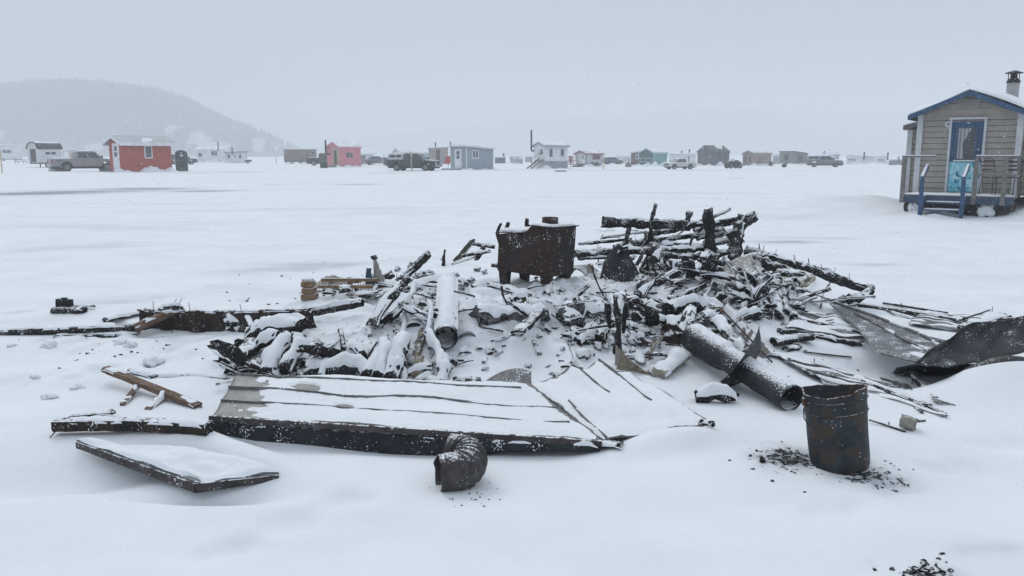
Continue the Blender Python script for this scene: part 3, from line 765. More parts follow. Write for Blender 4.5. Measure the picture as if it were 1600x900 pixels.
        if snow > 0:
            for i, q in enumerate(slabs):
                g = snow_blanket(root, [Vector(p) + Vector((0, 0, tt + 0.015)) for p in q], snow, sd + i, bare=bare); sb.add(g.v, g.f)
            sb.build('roof_snow', M['snow'], ro, smooth=True)
    if corner and lift < 5:
        cb = MB(); e = 0.012; cw = 0.07
        zt = min(z_e, z_e) - 0.06
        for (x, y) in ((0, 0), (L2, 0), (0, LA)): cb.box((x - (e if x == 0 else cw), y - (e if y == 0 else cw), 0.02), (x + (cw if x == 0 else e), y + (cw if y == 0 else e), zt if roof != 'shedB' or x == 0 else z_r - .06))
        cb.build('corner_trim', tm, root)
    def elem(face, kind, u0, u1, f0, f1, mt=None, fw=0.10, ft=None):
        Lf = L2 if face == 'B' else LA; a_, b_ = u0 * Lf, u1 * Lf; lo, hi = f0 * z_e, f1 * z_e
        def bx(mb, s0, s1, z0_, z1_, d0, d1):
            if face == 'B': mb.box((s0, -d1, z0_), (s1, -d0, z1_))
            else: mb.box((-d1, s0, z0_), (-d0, s1, z1_))
        fm = ft or tm
        if kind == 'window':
            f = MB(); bx(f, a_, b_, lo, lo + fw, -.02, .045); bx(f, a_, b_, hi - fw, hi, -.02, .045); bx(f, a_, a_ + fw, lo + fw, hi - fw, -.02, .043); bx(f, b_ - fw, b_, lo + fw, hi - fw, -.02, .043)
            if (b_ - a_) > (hi - lo) * 0.95 and b_ - a_ > .7: mm = (a_ + b_) / 2; bx(f, mm - fw * .4, mm + fw * .4, lo + fw, hi - fw, -.02, .041)
            fo = f.build('window', fm, root)
            g = MB(); bx(g, a_ + fw, b_ - fw, lo + fw, hi - fw, 0.004, 0.016); g.build('pane', mt or M['pane'], fo)
        elif kind == 'door':
            f = MB(); bx(f, a_, b_, lo, hi, -.02, .035); fo = f.build('door', mt or M['white'], root)
            h_ = hi - lo; ww = b_ - a_
            g = MB(); bx(g, a_ + ww * .28, b_ - ww * .28, lo + h_ * .52, lo + h_ * .68, .036, .044); bx(g, a_ + ww * .28, b_ - ww * .28, lo + h_ * .72, lo + h_ * .9, .036, .044); g.build('pane', M['pane'], fo)
            g = MB(); bx(g, a_ + ww * .08, a_ + ww * .16, lo + h_ * .42, lo + h_ * .45, .036, .08); g.build('handle', M['nail'], fo)
        elif kind == 'plate':
            f = MB(); bx(f, a_, b_, lo, hi, -.02, .03); f.build('panel', mt, root)
    for e in A: elem('A', *e)
    for e in B: elem('B', *e)
    if berm_:
        p0 = root.matrix_basis @ Vector((-.3, -.15, 0)); p1 = root.matrix_basis @ Vector((L2 + .3, -.15, 0)); berm(p0, p1, 1.1, berm_, sd)
        if th: berm(root.matrix_basis @ Vector((-.15, 0, 0)), root.matrix_basis @ Vector((-.15, LA, 0)), .9, berm_, sd + 1)
    if wheels:
        ub = MB()
        ub.box((0.1, 0.1, -0.16), (L2 - .1, LA - .1, -0.005)); ub.build('chassis', colmat('dark_frame', (0.04, 0.04, 0.045)), root)
        for k in range(wheels):
            wx = L2 * (0.5 + 0.13 * (k - (wheels - 1) / 2) * 2); wheel(root, (wx, 0.05, -lift + .33), 0.32, 0.2, (0, 1, 0))
        lb = MB(); 
        for x in (.3, L2 - .4): lb.box((x, .2, -lift - .02), (x + .1, .3, -.1))
        lb.build('jack', M['nail'], root)
    return root, L2, LA, z_e, z_r
def wheel(root, c, r, w, ax):
    ax = Vector(ax); c = Vector(c)
    mb = MB(); mb.tube([c - ax * w / 2, c - ax * w * .42, c + ax * w * .42, c + ax * w / 2], [r * .9, r, r, r * .9], 20)
    o = mb.build('wheel', colmat('tyre', (0.03, 0.03, 0.032), dust=0, speck=.3), root)
    mb = MB(); mb.tube([c - ax * (w / 2 + .012), c + ax * (w / 2 + .012)], r * .58, 14); mb.build('rim', colmat('rim', (0.22, 0.225, 0.23), metal=.4, dust=0, speck=.3), o)
    return o
W_ = colmat
red = W_('red_paint', (0.40, 0.082, 0.056), siding=('X', 0.30, 0.05), dust=0.0, speck=0.0, scale=1.5)
pink = W_('pink_paint', (0.62, 0.225, 0.265), dust=0.0, bump_=.2)
bluegrey = W_('blue_grey_siding', (0.31, 0.36, 0.41), siding=('Z', 0.16, 0.1), dust=0)
teal = W_('teal_paint', (0.17, 0.37, 0.36), siding=('X', 0.4, 0.04), dust=0)
whitesid = W_('white_siding', (0.74, 0.76, 0.785), siding=('Z', 0.2, 0.06), dust=0)
greyb = W_('grey_board', (0.20, 0.20, 0.215), siding=('X', 0.25, 0.08), dust=0)
brownb = W_('taupe_siding', (0.20, 0.165, 0.16), siding=('Z', 0.16, 0.1), dust=0)
beige = W_('pale_taupe_board', (0.34, 0.30, 0.29), siding=('X', 0.3, 0.05), dust=0)
tanb = W_('dusty_rose_siding', (0.33, 0.25, 0.235), siding=('Z', 0.16, 0.1), dust=0)
dkgrey = W_('dark_grey_siding', (0.13, 0.135, 0.155), siding=('Z', 0.16, 0.1), dust=0)
blk = W_('black_roof', (0.04, 0.04, 0.045), dust=0.2, speck=.3)
frameold = W_('old_door_frame', (0.42, 0.35, 0.25), dust=0)
darkdoor = W_('dark_door', (0.07, 0.055, 0.06), dust=0)
pinkroof = W_('faded_red_roof', (0.30, 0.14, 0.16), dust=.3)
greyskirt = W_('grey_skirting', (0.30, 0.33, 0.37), dust=0)

# red hut
r_, L2, LA, ze, zr = hut('fishing_hut', 'bright red hut with white door and white roof edge beside the porta potty', 173, 193, 273, 269, 221, 213, 'gableA', red, M['white'],
    W_('light_shingles', (0.22, 0.22, 0.23), dust=.35), theta=33, over=0.42, fascia=.12, snow=0.03, bare=0.8, corner=False,
    A=[('door', .22, .72, .03, .93)], B=[('window', .44, .60, .44, .87)], berm_=.42)
mb = MB(); mb.box((-1.0, .6, -.02), (-.1, 2.4, .1)); mb.build('step', W_('grey_plank', (0.2, 0.2, 0.2), dust=.9), r_)
# white long trailer at the left edge
hut('fishing_hut', 'long low white hut cut off by the left edge of the picture', -46, -46, 37, 252, 228, 226, 'shedB', whitesid, M['white'], over=.15, lift=.55, berm_=0,
    B=[('window', .61, .80, .42, .72), ('window', .2, .36, .42, .72)], snow=.16, wheels=2)
# rounded-roof trailer
r_, L2, LA, ze, zr = hut('camper_trailer', 'white trailer with rounded black roof and dark door behind the silver pickup', 45, 61, 99, 262, 233, 223, 'barrel', W_('trailer_white', (0.6, 0.62, 0.64), dust=0), M['white'], blk,
    theta=30, lift=.62, berm_=0, A=[('plate', .2, .72, .05, 1.0, darkdoor)], B=[('window', .27, .78, .52, .85)], snow=.03, cat='trailer', wheels=2)
hut('shed', 'small rusty pink shed between rounded trailer and silver pickup', 99, 99, 123, 250, 235, 234, 'shedB', W_('rust_pink', (0.40, 0.22, 0.20), dust=0), over=.1, snow=.1, B=[('plate', .05, .4, .1, .9, M['white'])], cat='shed', berm_=.2)
# white huts under the hill
hut('fishing_hut', 'white hut with small gable and stovepipe under the hill right of porta potty', 308, 308, 353, 254, 234, 231, 'gableA', whitesid, over=.15, snow=.2, L1=3,
    B=[('window', .04, .2, .40, .78), ('window', .49, .73, .50, .93)], berm_=.9)
hut('fishing_hut', 'low flat roofed white hut with door joined behind the gabled white hut', 353, 353, 386, 255, 238, 237, 'shedB', whitesid, W_('fascia_grey', (0.2, .2, .21)), over=.25, snow=.1,
    B=[('door', .36, .52, .05, .85), ('window', .08, .22, .45, .8), ('window', .62, .75, .45, .8)], berm_=.4)
# brown trailer hut
hut('camper_trailer', 'taupe box trailer hut with small windows left of the pink hut', 444, 444, 495, 256, 234, 233.5, 'shedB', brownb, W_('fascia_light', (0.4, .39, .39)), over=.08, lift=.45, snow=.05,
    B=[('window', .03, .08, .6, .85), ('window', .57, .64, .6, .88), ('window', .84, .96, .5, .85)], cat='trailer', wheels=3, berm_=.25)
# pink hut
r_, L2, LA, ze, zr = hut('fishing_hut', 'pink hut with tan framed door and tall black stovepipe', 511, 531, 565, 261, 230, 223, 'gableA', pink, W_('pink_trim', (0.6, 0.3, 0.33)), theta=42, over=.12, snow=.16,
    bare=.25, A=[('plate', .02, .55, .0, .98, frameold), ('plate', .2, .4, .15, .85, darkdoor)], B=[('window', .28, .63, .44, .76)], berm_=.35, corner=False)
stovepipe(r_, (-.35, LA - .25, 1.75), 1.85, .12, elbow=(.35, -.4, .0))
mb = MB(); mb.box((-1.6, .1, -.05), (-.1, 1.2, .12)); mb.box((-1.2, .4, .12), (-.3, 1.4, .3)); mb.build('step', W_('grey_plank', (0.2, 0.2, 0.2), dust=.9), r_)
hut('fishing_hut', 'grey hut with one window half hidden by the pink hut', 563, 563, 587, 257, 241, 234, 'gableA', W_('mid_grey', (0.23, 0.24, 0.25), siding=('Z', .16, .1), dust=0), over=.12, snow=.12, L1=3,
    B=[('window', .38, .72, .45, .88, M['white'])], berm_=.3)
# white roofed huts behind the trucks
hut('fishing_hut', 'far grey gabled hut with thick roof snow behind the dark trucks', 614, 625, 645, 252, 238, 232, 'gableA', W_('pale_wall', (.42, .40, .40), dust=0), over=.2, snow=.35, theta=40, berm_=.3)
hut('fishing_hut', 'pale blue hut partly hidden behind the dark camper pickup', 646, 646, 671, 254, 239, 237, 'gableA', W_('pale_blue', (.33, .42, .48), dust=0), over=.1, snow=.2, L1=3, B=[('window', .3, .5, .5, .8)], berm_=.2)
# beige flat shed
r_, L2, LA, ze, zr = hut('fishing_hut', 'flat roofed pale taupe hut with dark door left of blue grey hut', 670, 670, 700, 257, 232, 231, 'shedB', beige, W_('tan_trim', (.4, .37, .35)), over=.1, snow=.05, B=[('plate', .38, .58, .05, .9, darkdoor)], berm_=.2)
stovepipe(r_, (L2 * .36, 1.0, ze), 1.05, .1)
# blue grey hut
r_, L2, LA, ze, zr = hut('fishing_hut', 'blue grey hut with sloped roof, white door and white double window', 704, 729, 772, 266, 228, 232, 'shedB', bluegrey, M['white'], theta=40, over=.15, snow=.07, bare=.3,
    A=[('door', .30, .72, .02, .86)], B=[('window', .20, .44, .46, .82)], berm_=.2)
stovepipe(r_, (.1, LA + .1, ze - .9), 1.35, .06)
mb = MB(); mb.box((-1.3, .3, -.02), (-.05, 2.6, .14)); mb.build('step', W_('grey_plank', (0.2, 0.2, 0.2), dust=.9), r_)
mb = MB(); 
hut('shed', 'low grey far shed just right of the blue grey hut', 773, 773, 790, 255, 245.5, 245, 'shedB', dkgrey, over=.08, snow=.05, cat='shed', berm_=0)
hut('fishing_hut', 'tiny far hut left of the tall white hut', 797, 803, 817, 256, 247, 244.5, 'gableA', W_('pale_wall', (.42, .40, .40), dust=0), theta=35, over=.1, snow=.3, B=[('window', .3, .6, .4, .8)], berm_=.3)
hut('fishing_hut', 'tiny far grey hut immediately left of the white hut stairs', 820, 820, 832, 253.5, 245, 244, 'shedB', W_('pale_blue2', (.36, .39, .43), dust=0), over=.08, snow=.15, berm_=0)
# white hut with stairs
r_, L2, LA, ze, zr = hut('fishing_hut', 'tall white hut with grey skirting, side stairs and black stovepipe', 834, 851, 887, 264, 228, 223, 'gableA', whitesid, W_('trim_grey', (.33, .34, .36)), theta=32, over=.18, snow=.12, bare=.2,
    B=[('window', .19, .34, .50, .87), ('window', .68, .84, .54, .87)], A=[('door', .05, .5, .28, .9)], berm_=.3, corner=False)
mb = MB(); mb.box((-.02, -.035, -.1), (L2 + .02, -.003, ze * .33)); mb.build('skirting', greyskirt, r_)
stovepipe(r_, (-.3, LA + .1, ze * .78), 2.4, .1, elbow=(.3, -.1, .0))
sb = MB()
for k in range(4): sb.box((-.9 - .28 * (3 - k), .1, .15 + .2 * k), (-.6 - .28 * (3 - k), 1.1, .2 + .2 * k))
for y in (.1, 1.08): sb.prism([(-1.85, y, 0), (-1.6, y, 0), (-.1, y, .95), (-.1, y, .8 + .35)], (0, .05, 0))
sb.box((-.7, .05, .85), (-.02, 1.15, .92)); sb.build('stairs', M['greytimber'], r_)
rb = MB()
for p0, p1 in (((-1.7, .1, 0), (-1.7, .1, 1.0)), ((-.65, .1, .8), (-.65, .1, 1.85)), ((-1.7, .1, 1.0), (-.65, .1, 1.85)), ((-.65, .1, 1.85), (-.05, .1, 1.85)), ((-1.7, .1, .5), (-.65, .1, 1.3))): rb.tube([p0, p1], .035, 6)
rb.build('railing', M['greytimber'], r_)
hut('shed', 'small far rust red shed between white hut and pink roofed trailer', 888, 888, 895, 255, 243.5, 243, 'shedB', W_('rust_red', (.30, .13, .12), dust=0), over=.05, snow=.1, cat='shed', berm_=0)
# pink-roofed trailer with porch
r_, L2, LA, ze, zr = hut('camper_trailer', 'small pale trailer with faded red roof and railed porch', 899, 916, 941, 261, 240, 236, 'gableA', W_('pale_green_white', (.52, .56, .56), dust=0), pinkroof, pinkroof, theta=35, over=.2,
    lift=.4, snow=.08, bare=.5, A=[('door', .15, .5, .05, .9)], B=[('window', .38, .86, .42, .88)], cat='trailer', wheels=2, berm_=.35)
rb = MB()
for x, y in ((-1.4, .1), (-1.4, 1.6), (-1.4, 2.6), (-.2, 2.7)): rb.tube([(x, y, -.4), (x, y, .95)], .05, 6)
for z in (.45, .92): rb.tube([(-1.4, .1, z), (-1.4, 2.6, z), (-.2, 2.7, z)], .035, 6)
rb.box((-1.45, 0, -.12), (-.02, 2.7, -.04)); rb.build('porch', W_('red_brown_wood', (.16, .09, .085), dust=.5), r_)
hut('fishing_hut', 'low snowy white far hut left of the teal and brown huts', 963, 963, 987, 256, 245.5, 245, 'shedB', whitesid, over=.1, snow=.3, B=[('window', .55, .66, .3, .9), ('window', .05, .15, .3, .8), ('plate', .75, .8, .1, .9, greyb)], berm_=.2)
# brown + teal
hut('fishing_hut', 'narrow reddish brown hut touching the left side of the teal hut', 985, 985, 999, 258.5, 238.5, 236.5, 'shedB', W_('reddish_brown', (.19, .12, .115), siding=('Z', .16, .1), dust=0), over=.06, snow=.05, B=[('window', .55, .9, .48, .85)], berm_=.3)
r_, L2, LA, ze, zr = hut('fishing_hut', 'teal hut with gable roof and wide white framed window', 998, 1021, 1042, 260, 239, 232.5, 'gableA', teal, W_('teal_trim', (.35, .48, .48)), theta=46, over=.1, snow=.12, corner=True,
    A=[('window', .1, .9, .30, .62)], B=[('window', .55, .68, .42, .7)], berm_=.5)
hut('fishing_hut', 'long low white hut with two roof vents behind white pickup', 1045, 1045, 1086, 256, 242.5, 240.5, 'gableA', whitesid, over=.1, snow=.35, L1=4, B=[('plate', .72, .76, .0, .9, greyb)], berm_=.4)
# grey gambrel-like house
r_, L2, LA, ze, zr = hut('fishing_hut', 'dark grey two storey hut with steep gable and partly snowy roof', 1089, 1111, 1139, 259.5, 237, 228, 'gableA', dkgrey, W_('dark_trim', (.09, .09, .1)), blk, theta=42, over=.08, snow=.22, bare=1.05,
    A=[('window', .52, .64, 1.02, 1.12), ('plate', .06, .14, .6, .66, M['white'])], B=[('window', .34, .46, .5, .88, None, .09), ('window', .74, .84, .25, .82, None, .09)], berm_=.5, corner=False)
hut('fishing_hut', 'dusty rose hut with two stacked white windows right of dark house', 1160, 1176, 1205, 259, 240, 236.5, 'gableA', tanb, W_('rose_trim', (.33, .28, .27)), theta=60, over=.1, snow=.3,
    A=[('window', .2, .45, .22, .85), ('window', .58, .85, .22, .85)], B=[('window', .3, .42, .2, .75), ('window', .6, .66, .2, .8)], berm_=.5)
hut('shed', 'small faint grey shed between the rose hut and grey hut', 1207, 1207, 1217, 256, 243.5, 242.5, 'shedB', W_('pale_blue2', (.36, .39, .43), dust=0), over=.05, snow=.3, cat='shed', berm_=0)
hut('fishing_hut', 'mid grey hut with sloping roof and two white windows', 1217, 1240, 1261, 257, 237, 240, 'shedB', W_('mid_grey2', (.21, .215, .225), siding=('X', .3, .08), dust=0), W_('dark_trim', (.09, .09, .1)), theta=47, over=.05, snow=.08,
    A=[('window', .36, .66, .3, .78)], B=[('window', .3, .62, .2, .75)], berm_=.25, corner=False)
hut('fishing_hut', 'little snow roofed grey hut behind the parked work truck', 1283, 1290, 1310, 257.5, 244, 240, 'gableA', W_('mid_grey', (.23, .24, .25)), over=.12, snow=.4, theta=30, B=[('window', .2, .75, .4, .85)], A=[('window', .3, .7, .4, .8)], berm_=.4)
hut('camper_trailer', 'faint white trailer with long dark window and snowy roof', 1322, 1322, 1342, 257, 244.5, 243.5, 'shedB', whitesid, over=.05, snow=.35, B=[('window', .1, .75, .45, .72)], cat='trailer', berm_=.4)
hut('camper_trailer', 'faint white trailer with short dark window left of grey barn', 1368, 1368, 1386, 256.5, 245.5, 244.5, 'shedB', whitesid, over=.05, snow=.2, B=[('window', .12, .72, .45, .75)], cat='trailer', berm_=.3)
hut('shed', 'low grey far barn nearest to the porch of the right hut', 1388, 1388, 1416, 258, 249.5, 249, 'shedB', W_('pale_grey_barn', (.27, .28, .29)), over=.05, snow=.15, cat='shed', berm_=.1)
hut('fishing_hut', 'faint white hut under its stovepipe between two far trailers', 1343, 1343, 1366, 256, 246.5, 245, 'gableA', whitesid, over=.05, snow=.5, L1=3, berm_=.5)

# lone stovepipes, posts and chimneys standing on or by the far huts
def post(name, label, px, yb, yt, r, m, cat, Yd=None, group=None, lean=0.0):
    b = G(px, yb) if Yd is None else at(px, yb, Yd); s = b.y / F; h = (yb - yt) * s; z0 = ghs(b.x, b.y) if Yd is None else b.z
    if Yd is None: b.z = z0
    mb = MB(); mb.tube([b - Vector((0,0,.1)), b + Vector((lean, 0, h))], r, 8)
    mb.tube([b + Vector((lean, 0, h)), b + Vector((lean, 0, h + .012))], r * 1.25, 8)
    return tag(mb.build(name, m, origin=b), label, cat, group)
yellow = W_('yellow_stake', (.50, .42, .24), dust=0); stake = W_('pale_stake', (.40, .36, .28), dust=0); iron = W_('black_pipe', (0.03, 0.03, 0.033), dust=.1)
post('marker_post', 'pale yellow stake at the far left edge by the long white hut', 3.5, 271, 235, .05, yellow, 'post')
post('marker_post', 'tall pale wooden stake in front of the dark camper pickup', 643, 268, 239, .06, stake, 'post')
post('marker_post', 'shorter pale stake behind the bonnet of the dark camper pickup', 659, 265, 247, .05, stake, 'post')
post('marker_post', 'thin pale stake at right corner of the red roofed trailer', 943, 265, 241, .05, yellow, 'post')
post('marker_post', 'thin grey stake standing alone left of the taupe trailer', 432, 256, 245, .05, W_('grey_stake', (.25, .25, .25)), 'post')
post('marker_post', 'thin grey stake right of the snowy parked car', 600, 256, 242, .05, W_('grey_stake', (.25, .25, .25)), 'post')
def stack_on(px, yb, yt, Yd, label, r=.12):
    b = at(px, yb, Yd); h = (yb - yt) * Yd / F; mb = MB(); mb.tube([b - Vector((0,0,.3)), b + Vector((0,0,h))], r, 10); mb.tube([b + Vector((0,0,h)), b + Vector((0,0,h+.08)), b + Vector((0,0,h+.16))], [r*1.5, r*1.5, r*.4], 10)
    tag(mb.build('stovepipe', iron, origin=b), label, 'stovepipe')
stack_on(341, 234, 223, 171, 'dark stovepipe on the gabled white hut under the hill')
stack_on(363, 239, 232, 163, 'dark stovepipe on the flat roofed white hut under the hill')
stack_on(1065, 243, 237, 152, 'squat dark vent on the long low white hut')
stack_on(1077, 243, 235, 152, 'tall thin vent on the long low white hut')
stack_on(1288, 244, 238, 138, 'thin stovepipe on the little grey hut behind the work truck')
stack_on(1350, 247, 239, 150, 'dark stovepipe on the faint white hut between trailers')
stack_on(1387, 247, 240, 145, 'dark stovepipe beside the short windowed trailer')
stack_on(1404, 250, 246, 132, 'short stovepipe on the low grey barn', .08)
stack_on(787, 247, 241, 165, 'dark chimney on the low grey shed', .15)

# red sled hung by the blue-grey hut
b = G(704, 262); mb = MB()
def sled(u, v):
    a_ = (u - .5) * 2; w_ = .42 * (1 - (2 * v - 1) ** 4 * .35); return Vector((b.x - .1 + a_ * w_ - .25 * (1 - v), b.y - .5 - .14 * (1 - a_ * a_) , .5 + .95 * v))
so2 = grid_mesh(sled, 10, 10, .03).build('sled', W_('red_plastic', (.40, .04, .05)), origin=(b.x, b.y, 0), smooth=True)
tag(so2, 'red plastic sled leaning by the blue grey hut door', 'sled')
leg = MB(); leg.tube([(b.x - .3, b.y - .35, -.1), (b.x - .2, b.y - .4, 1.0)], .04, 8)
lo = leg.build('stand', M['greytimber'], so2, origin=(b.x, b.y, 0))
# dark bin by the pink hut
b = G(506, 263); mb = MB(); mb.box((b.x - .38, b.y - .3, 0), (b.x + .38, b.y + .4, .78)); bi = mb.build('rubbish_bin', W_('dark_green_plastic', (.035, .05, .052)), origin=b, bevel=.04); tag(bi, 'dark green bin with snow on lid left of the pink hut', 'bin')
bi.data.materials.append(None) if False else None
mb = MB(); mb.box((b.x - .42, b.y - .34, .785), (b.x + .42, b.y + .44, .85)); mb.build('lid', W_('dark_green_plastic2', (.05, .065, .07), dust=1), bi, origin=b, bevel=.02)
# planks lying on the snow by the white hut
b = G(876, 268.5); mb = MB(); mb.box((b.x - .55, b.y, .01), (b.x + .55, b.y + .5, .13)); tag(mb.build('board', W_('grey_plank', (0.2, 0.2, 0.2), dust=.9), origin=b), 'flat grey board lying on snow before the tall white hut', 'board')
b = G(387, 255.5); mb = MB(); mb.box((b.x - .5, b.y, .3), (b.x + .6, b.y + .6, .7)); 
o = mb.build('utility_trailer', W_('dark_frame', (0.04, 0.04, 0.045)), origin=b, bevel=.05); tag(o, 'small dark utility trailer right of flat roofed white hut', 'trailer'); wheel(o, (.0, -.05, .25), .25, .15, (0, 1, 0))
# picnic table by the left trailer
b = G(32, 256); o = empty('picnic_table', (b.x, b.y, 0), .1, 'grey picnic table end of the long white hut at left', 'table')
mb = MB(); mb.box((-.9, -.35, .72), (.9, .35, .78)); mb.build('table_top', M['greytimber'], o)
mb = MB(); mb.box((-.9, -.75, .42), (.9, -.5, .47)); mb.build('seat', M['greytimber'], o); mb = MB(); mb.box((-.9, .5, .42), (.9, .75, .47)); mb.build('seat', M['greytimber'], o)
for x in (-.7, .7):
    mb = MB(); mb.prism([(x, -.7, 0), (x, -.6, 0), (x, -.1, .72), (x, -.22, .72)], (.06, 0, 0)); mb.prism([(x + .062, .7, 0), (x + .062, .6, 0), (x + .062, .1, .72), (x + .062, .22, .72)], (.06, 0, 0)); mb.build('leg', M['greytimber'], o)
# portable toilet
b = G(284.5, 267); o = empty('portable_toilet', (b.x, b.y, 0), R(24), 'dark green portable toilet at right end of the red hut', 'portable toilet')
gm = W_('toilet_green', (.035, .06, .062), rough=.5); mb = MB(); n = 8; wx, h_ = .56, 1.75
profc = [(-wx, -.55, 0), (wx, -.55, 0), (wx, -.55, h_)] + [(wx * math.cos(math.pi * k / n), -.55, h_ + .32 * math.sin(math.pi * k / n)) for k in range(1, n)] + [(-wx, -.55, h_)]
mb.prism(profc, (0, 1.15, 0)); mb.build('cabin', gm, o, bevel=.03)
mb = MB(); profd = [(-wx + .13, -.60, .12), (wx - .13, -.60, .12), (wx - .13, -.60, h_ - .03)] + [((wx - .13) * math.cos(math.pi * k / n), -.60, h_ - .03 + .22 * math.sin(math.pi * k / n)) for k in range(1, n)] + [(-wx + .13, -.60, h_ - .03)]
mb.prism(profd, (0, .045, 0)); d_ = mb.build('door', W_('toilet_grey', (.07, .10, .105), rough=.5), o)
mb = MB(); mb.box((-.33, -.625, .25), (.33, -.603, h_ - .25)); mb.build('door_panel', gm, d_); mb = MB(); mb.box((-.12, -.64, 1.45), (.12, -.627, 1.62)); mb.build('notice', M['white'], d_)
# ------------------------------------------------------------------ vehicles
glassm = W_('car_glass', (0.03, 0.037, 0.045), rough=.15, dust=0, speck=.3, spec=.6)
lamp = W_('tail_lamp', (.30, .02, .025), rough=.3, dust=0)
hlamp = W_('head_lamp', (.5, .52, .54), rough=.3, dust=0); chrome = W_('chrome_trim', (.35, .36, .38), metal=.6, rough=.35, dust=.3)
def arch_profile(L, zs, top, axles, r):
    """side outline: along the sill with wheel arches, then back over the top points"""
    p = [(0, zs)]
    for ax in axles:
        for k in range(9):
            an = math.pi * (1 - k / 8); p.append((ax + r * math.cos(an), zs + max(0, r * math.sin(an))))
    p += [(L, zs)] + top
    return p
def vehicle(name, label, px, yb, length, head, paint, kind='pickup', cat='pickup truck', snow=.06, cap=None, scale=1.0, logo=False):
    """head: heading of the bonnet in degrees, 0 = to the right of the picture, positive = away from the camera"""
    c = G(px, yb); phi = math.atan2(c.x, c.y); a = R(head) - phi
    o = empty(name, (c.x, c.y, ghs(c.x, c.y) - .03), a, label, cat); o.scale = (scale,) * 3
    L = length; Wd = 1.0; ax1, ax2 = .21 * L, .80 * L; wr = .40 if kind == 'pickup' else .34
    if kind == 'pickup':
        zb = 1.22; top = [(L, .95), (L - .15, 1.12), (L - 1.35, 1.22), (.02, 1.22)]
        cab = [(.34 * L, 1.2), (.36 * L, 1.85), (.40 * L, 1.92), (.60 * L, 1.92), (.64 * L, 1.86), (.755 * L, 1.2)]
        zs = .5
    elif kind == 'suv':
        zs = .4; top = [(L, .8), (L - .1, .98), (L - 1.1, 1.06), (.05, 1.06)]
        cab = [(.03 * L, 1.04), (.05 * L, 1.5), (.1 * L, 1.68), (.56 * L, 1.7), (.6 * L, 1.64), (.76 * L, 1.04)]
    else:
        zs = .35; top = [(L, .65), (L - .1, .85), (L - 1.1, .95), (.4, .97), (.0, .85)]
        cab = [(.12 * L, .95), (.25 * L, 1.38), (.32 * L, 1.45), (.52 * L, 1.45), (.58 * L, 1.4), (.72 * L, .95)]
    prof_ = arch_profile(L, zs, top, (ax1, ax2), wr + .09)
    mb = MB(); mb.prism([(x - L / 2, -Wd, z) for x, z in prof_], (0, 2 * Wd, 0)); body = mb.build('body', paint, o, bevel=.05)
    mb = MB(); mb.box((-L / 2 + .1, -.75, .3), (L / 2 - .1, .75, zs + .2)); mb.build('chassis', W_('dark_frame', (0.04, 0.04, 0.045)), o)
    # cab: tapers to the roof
    n = len(cab); mb = MB(); zt = max(z for _, z in cab); zb_ = cab[0][1]
    def yy(z): return Wd * (.96 - .22 * (z - zb_) / (zt - zb_))
    mb.v = [Vector((x - L / 2, -yy(z), z)) for x, z in cab] + [Vector((x - L / 2, yy(z), z)) for x, z in cab]
    mb.f = [tuple(range(n))[::-1], tuple(range(n, 2 * n))] + [(i, (i + 1) % n, n + (i + 1) % n, n + i) for i in range(n)]
    cb = mb.build('cab', paint, o, bevel=.04)
    # glass: side panes, windscreen and rear window lying 6 mm proud of the cab
    xs_ = [c_[0] for c_ in cab]; z0_, z1_ = zb_ + .08 * 1, zt - .12
    def edge(z, front):
        seq = cab[-3:][::1] if front else cab[:3]
        pts_ = sorted([(q[1], q[0]) for q in seq]); return float(np.interp(z, [q[0] for q in pts_], [q[1] for q in pts_]))
    npan = 2
    xa, xb = edge(z0_, False) + .14, edge(z0_, True) - .16; ta, tb = edge(z1_, False) + .10, edge(z1_, True) - .12
    for s_ in (-1, 1):
        for k in range(npan):
            f0, f1 = k / npan + .025, (k + 1) / npan - .025
            q = [(xa + (xb - xa) * f0, z0_), (xa + (xb - xa) * f1, z0_), (ta + (tb - ta) * f1, z1_), (ta + (tb - ta) * f0, z1_)]
            mb = MB(); mb.add([(x - L / 2, s_ * (yy(z) + .008), z) for x, z in q] + [(x - L / 2, s_ * (yy(z) - .03), z) for x, z in q], [(0,1,2,3),(7,6,5,4),(0,4,5,1),(1,5,6,2),(2,6,7,3),(3,7,4,0)])
            mb.build('side_window', glassm, cb)
    for front in (True, False):
        zz0, zz1 = z0_ + .02, z1_; x0_, x1_ = edge(zz0, front), edge(zz1, front); d = .012 if front else -.012
        mb = MB(); A_ = [(x0_ + d - L/2, -yy(zz0) + .12, zz0), (x0_ + d - L/2, yy(zz0) - .12, zz0), (x1_ + d - L/2, yy(zz1) - .1, zz1), (x1_ + d - L/2, -yy(zz1) + .1, zz1)]
        mb.add(A_ + [(p_[0] - 3 * d, p_[1], p_[2]) for p_ in A_], [(0,1,2,3),(7,6,5,4),(0,4,5,1),(1,5,6,2),(2,6,7,3),(3,7,4,0)]); mb.build('windscreen' if front else 'rear_window', glassm, cb)
    for ax in (ax1, ax2):
        for s_ in (-1, 1): wheel(o, (ax - L / 2, s_ * (Wd - .12), wr), wr, .26, (0, 1, 0))
    mb = MB(); mb.box((-L/2 - .12, -Wd + .05, zs - .02), (-L/2 + .02, Wd - .05, zs + .24)); mb.build('rear_bumper', chrome, o, bevel=.03)
    mb = MB(); mb.box((L/2 - .02, -Wd + .04, zs - .05), (L/2 + .13, Wd - .04, zs + .22)); mb.build('front_bumper', chrome, o, bevel=.03)
    mb = MB(); mb.box((L/2 - .01, -.62, zs + .26), (L/2 + .03, .62, zs + .5)); mb.build('grille', W_('dark_frame', (0.04, 0.04, 0.045)), o)
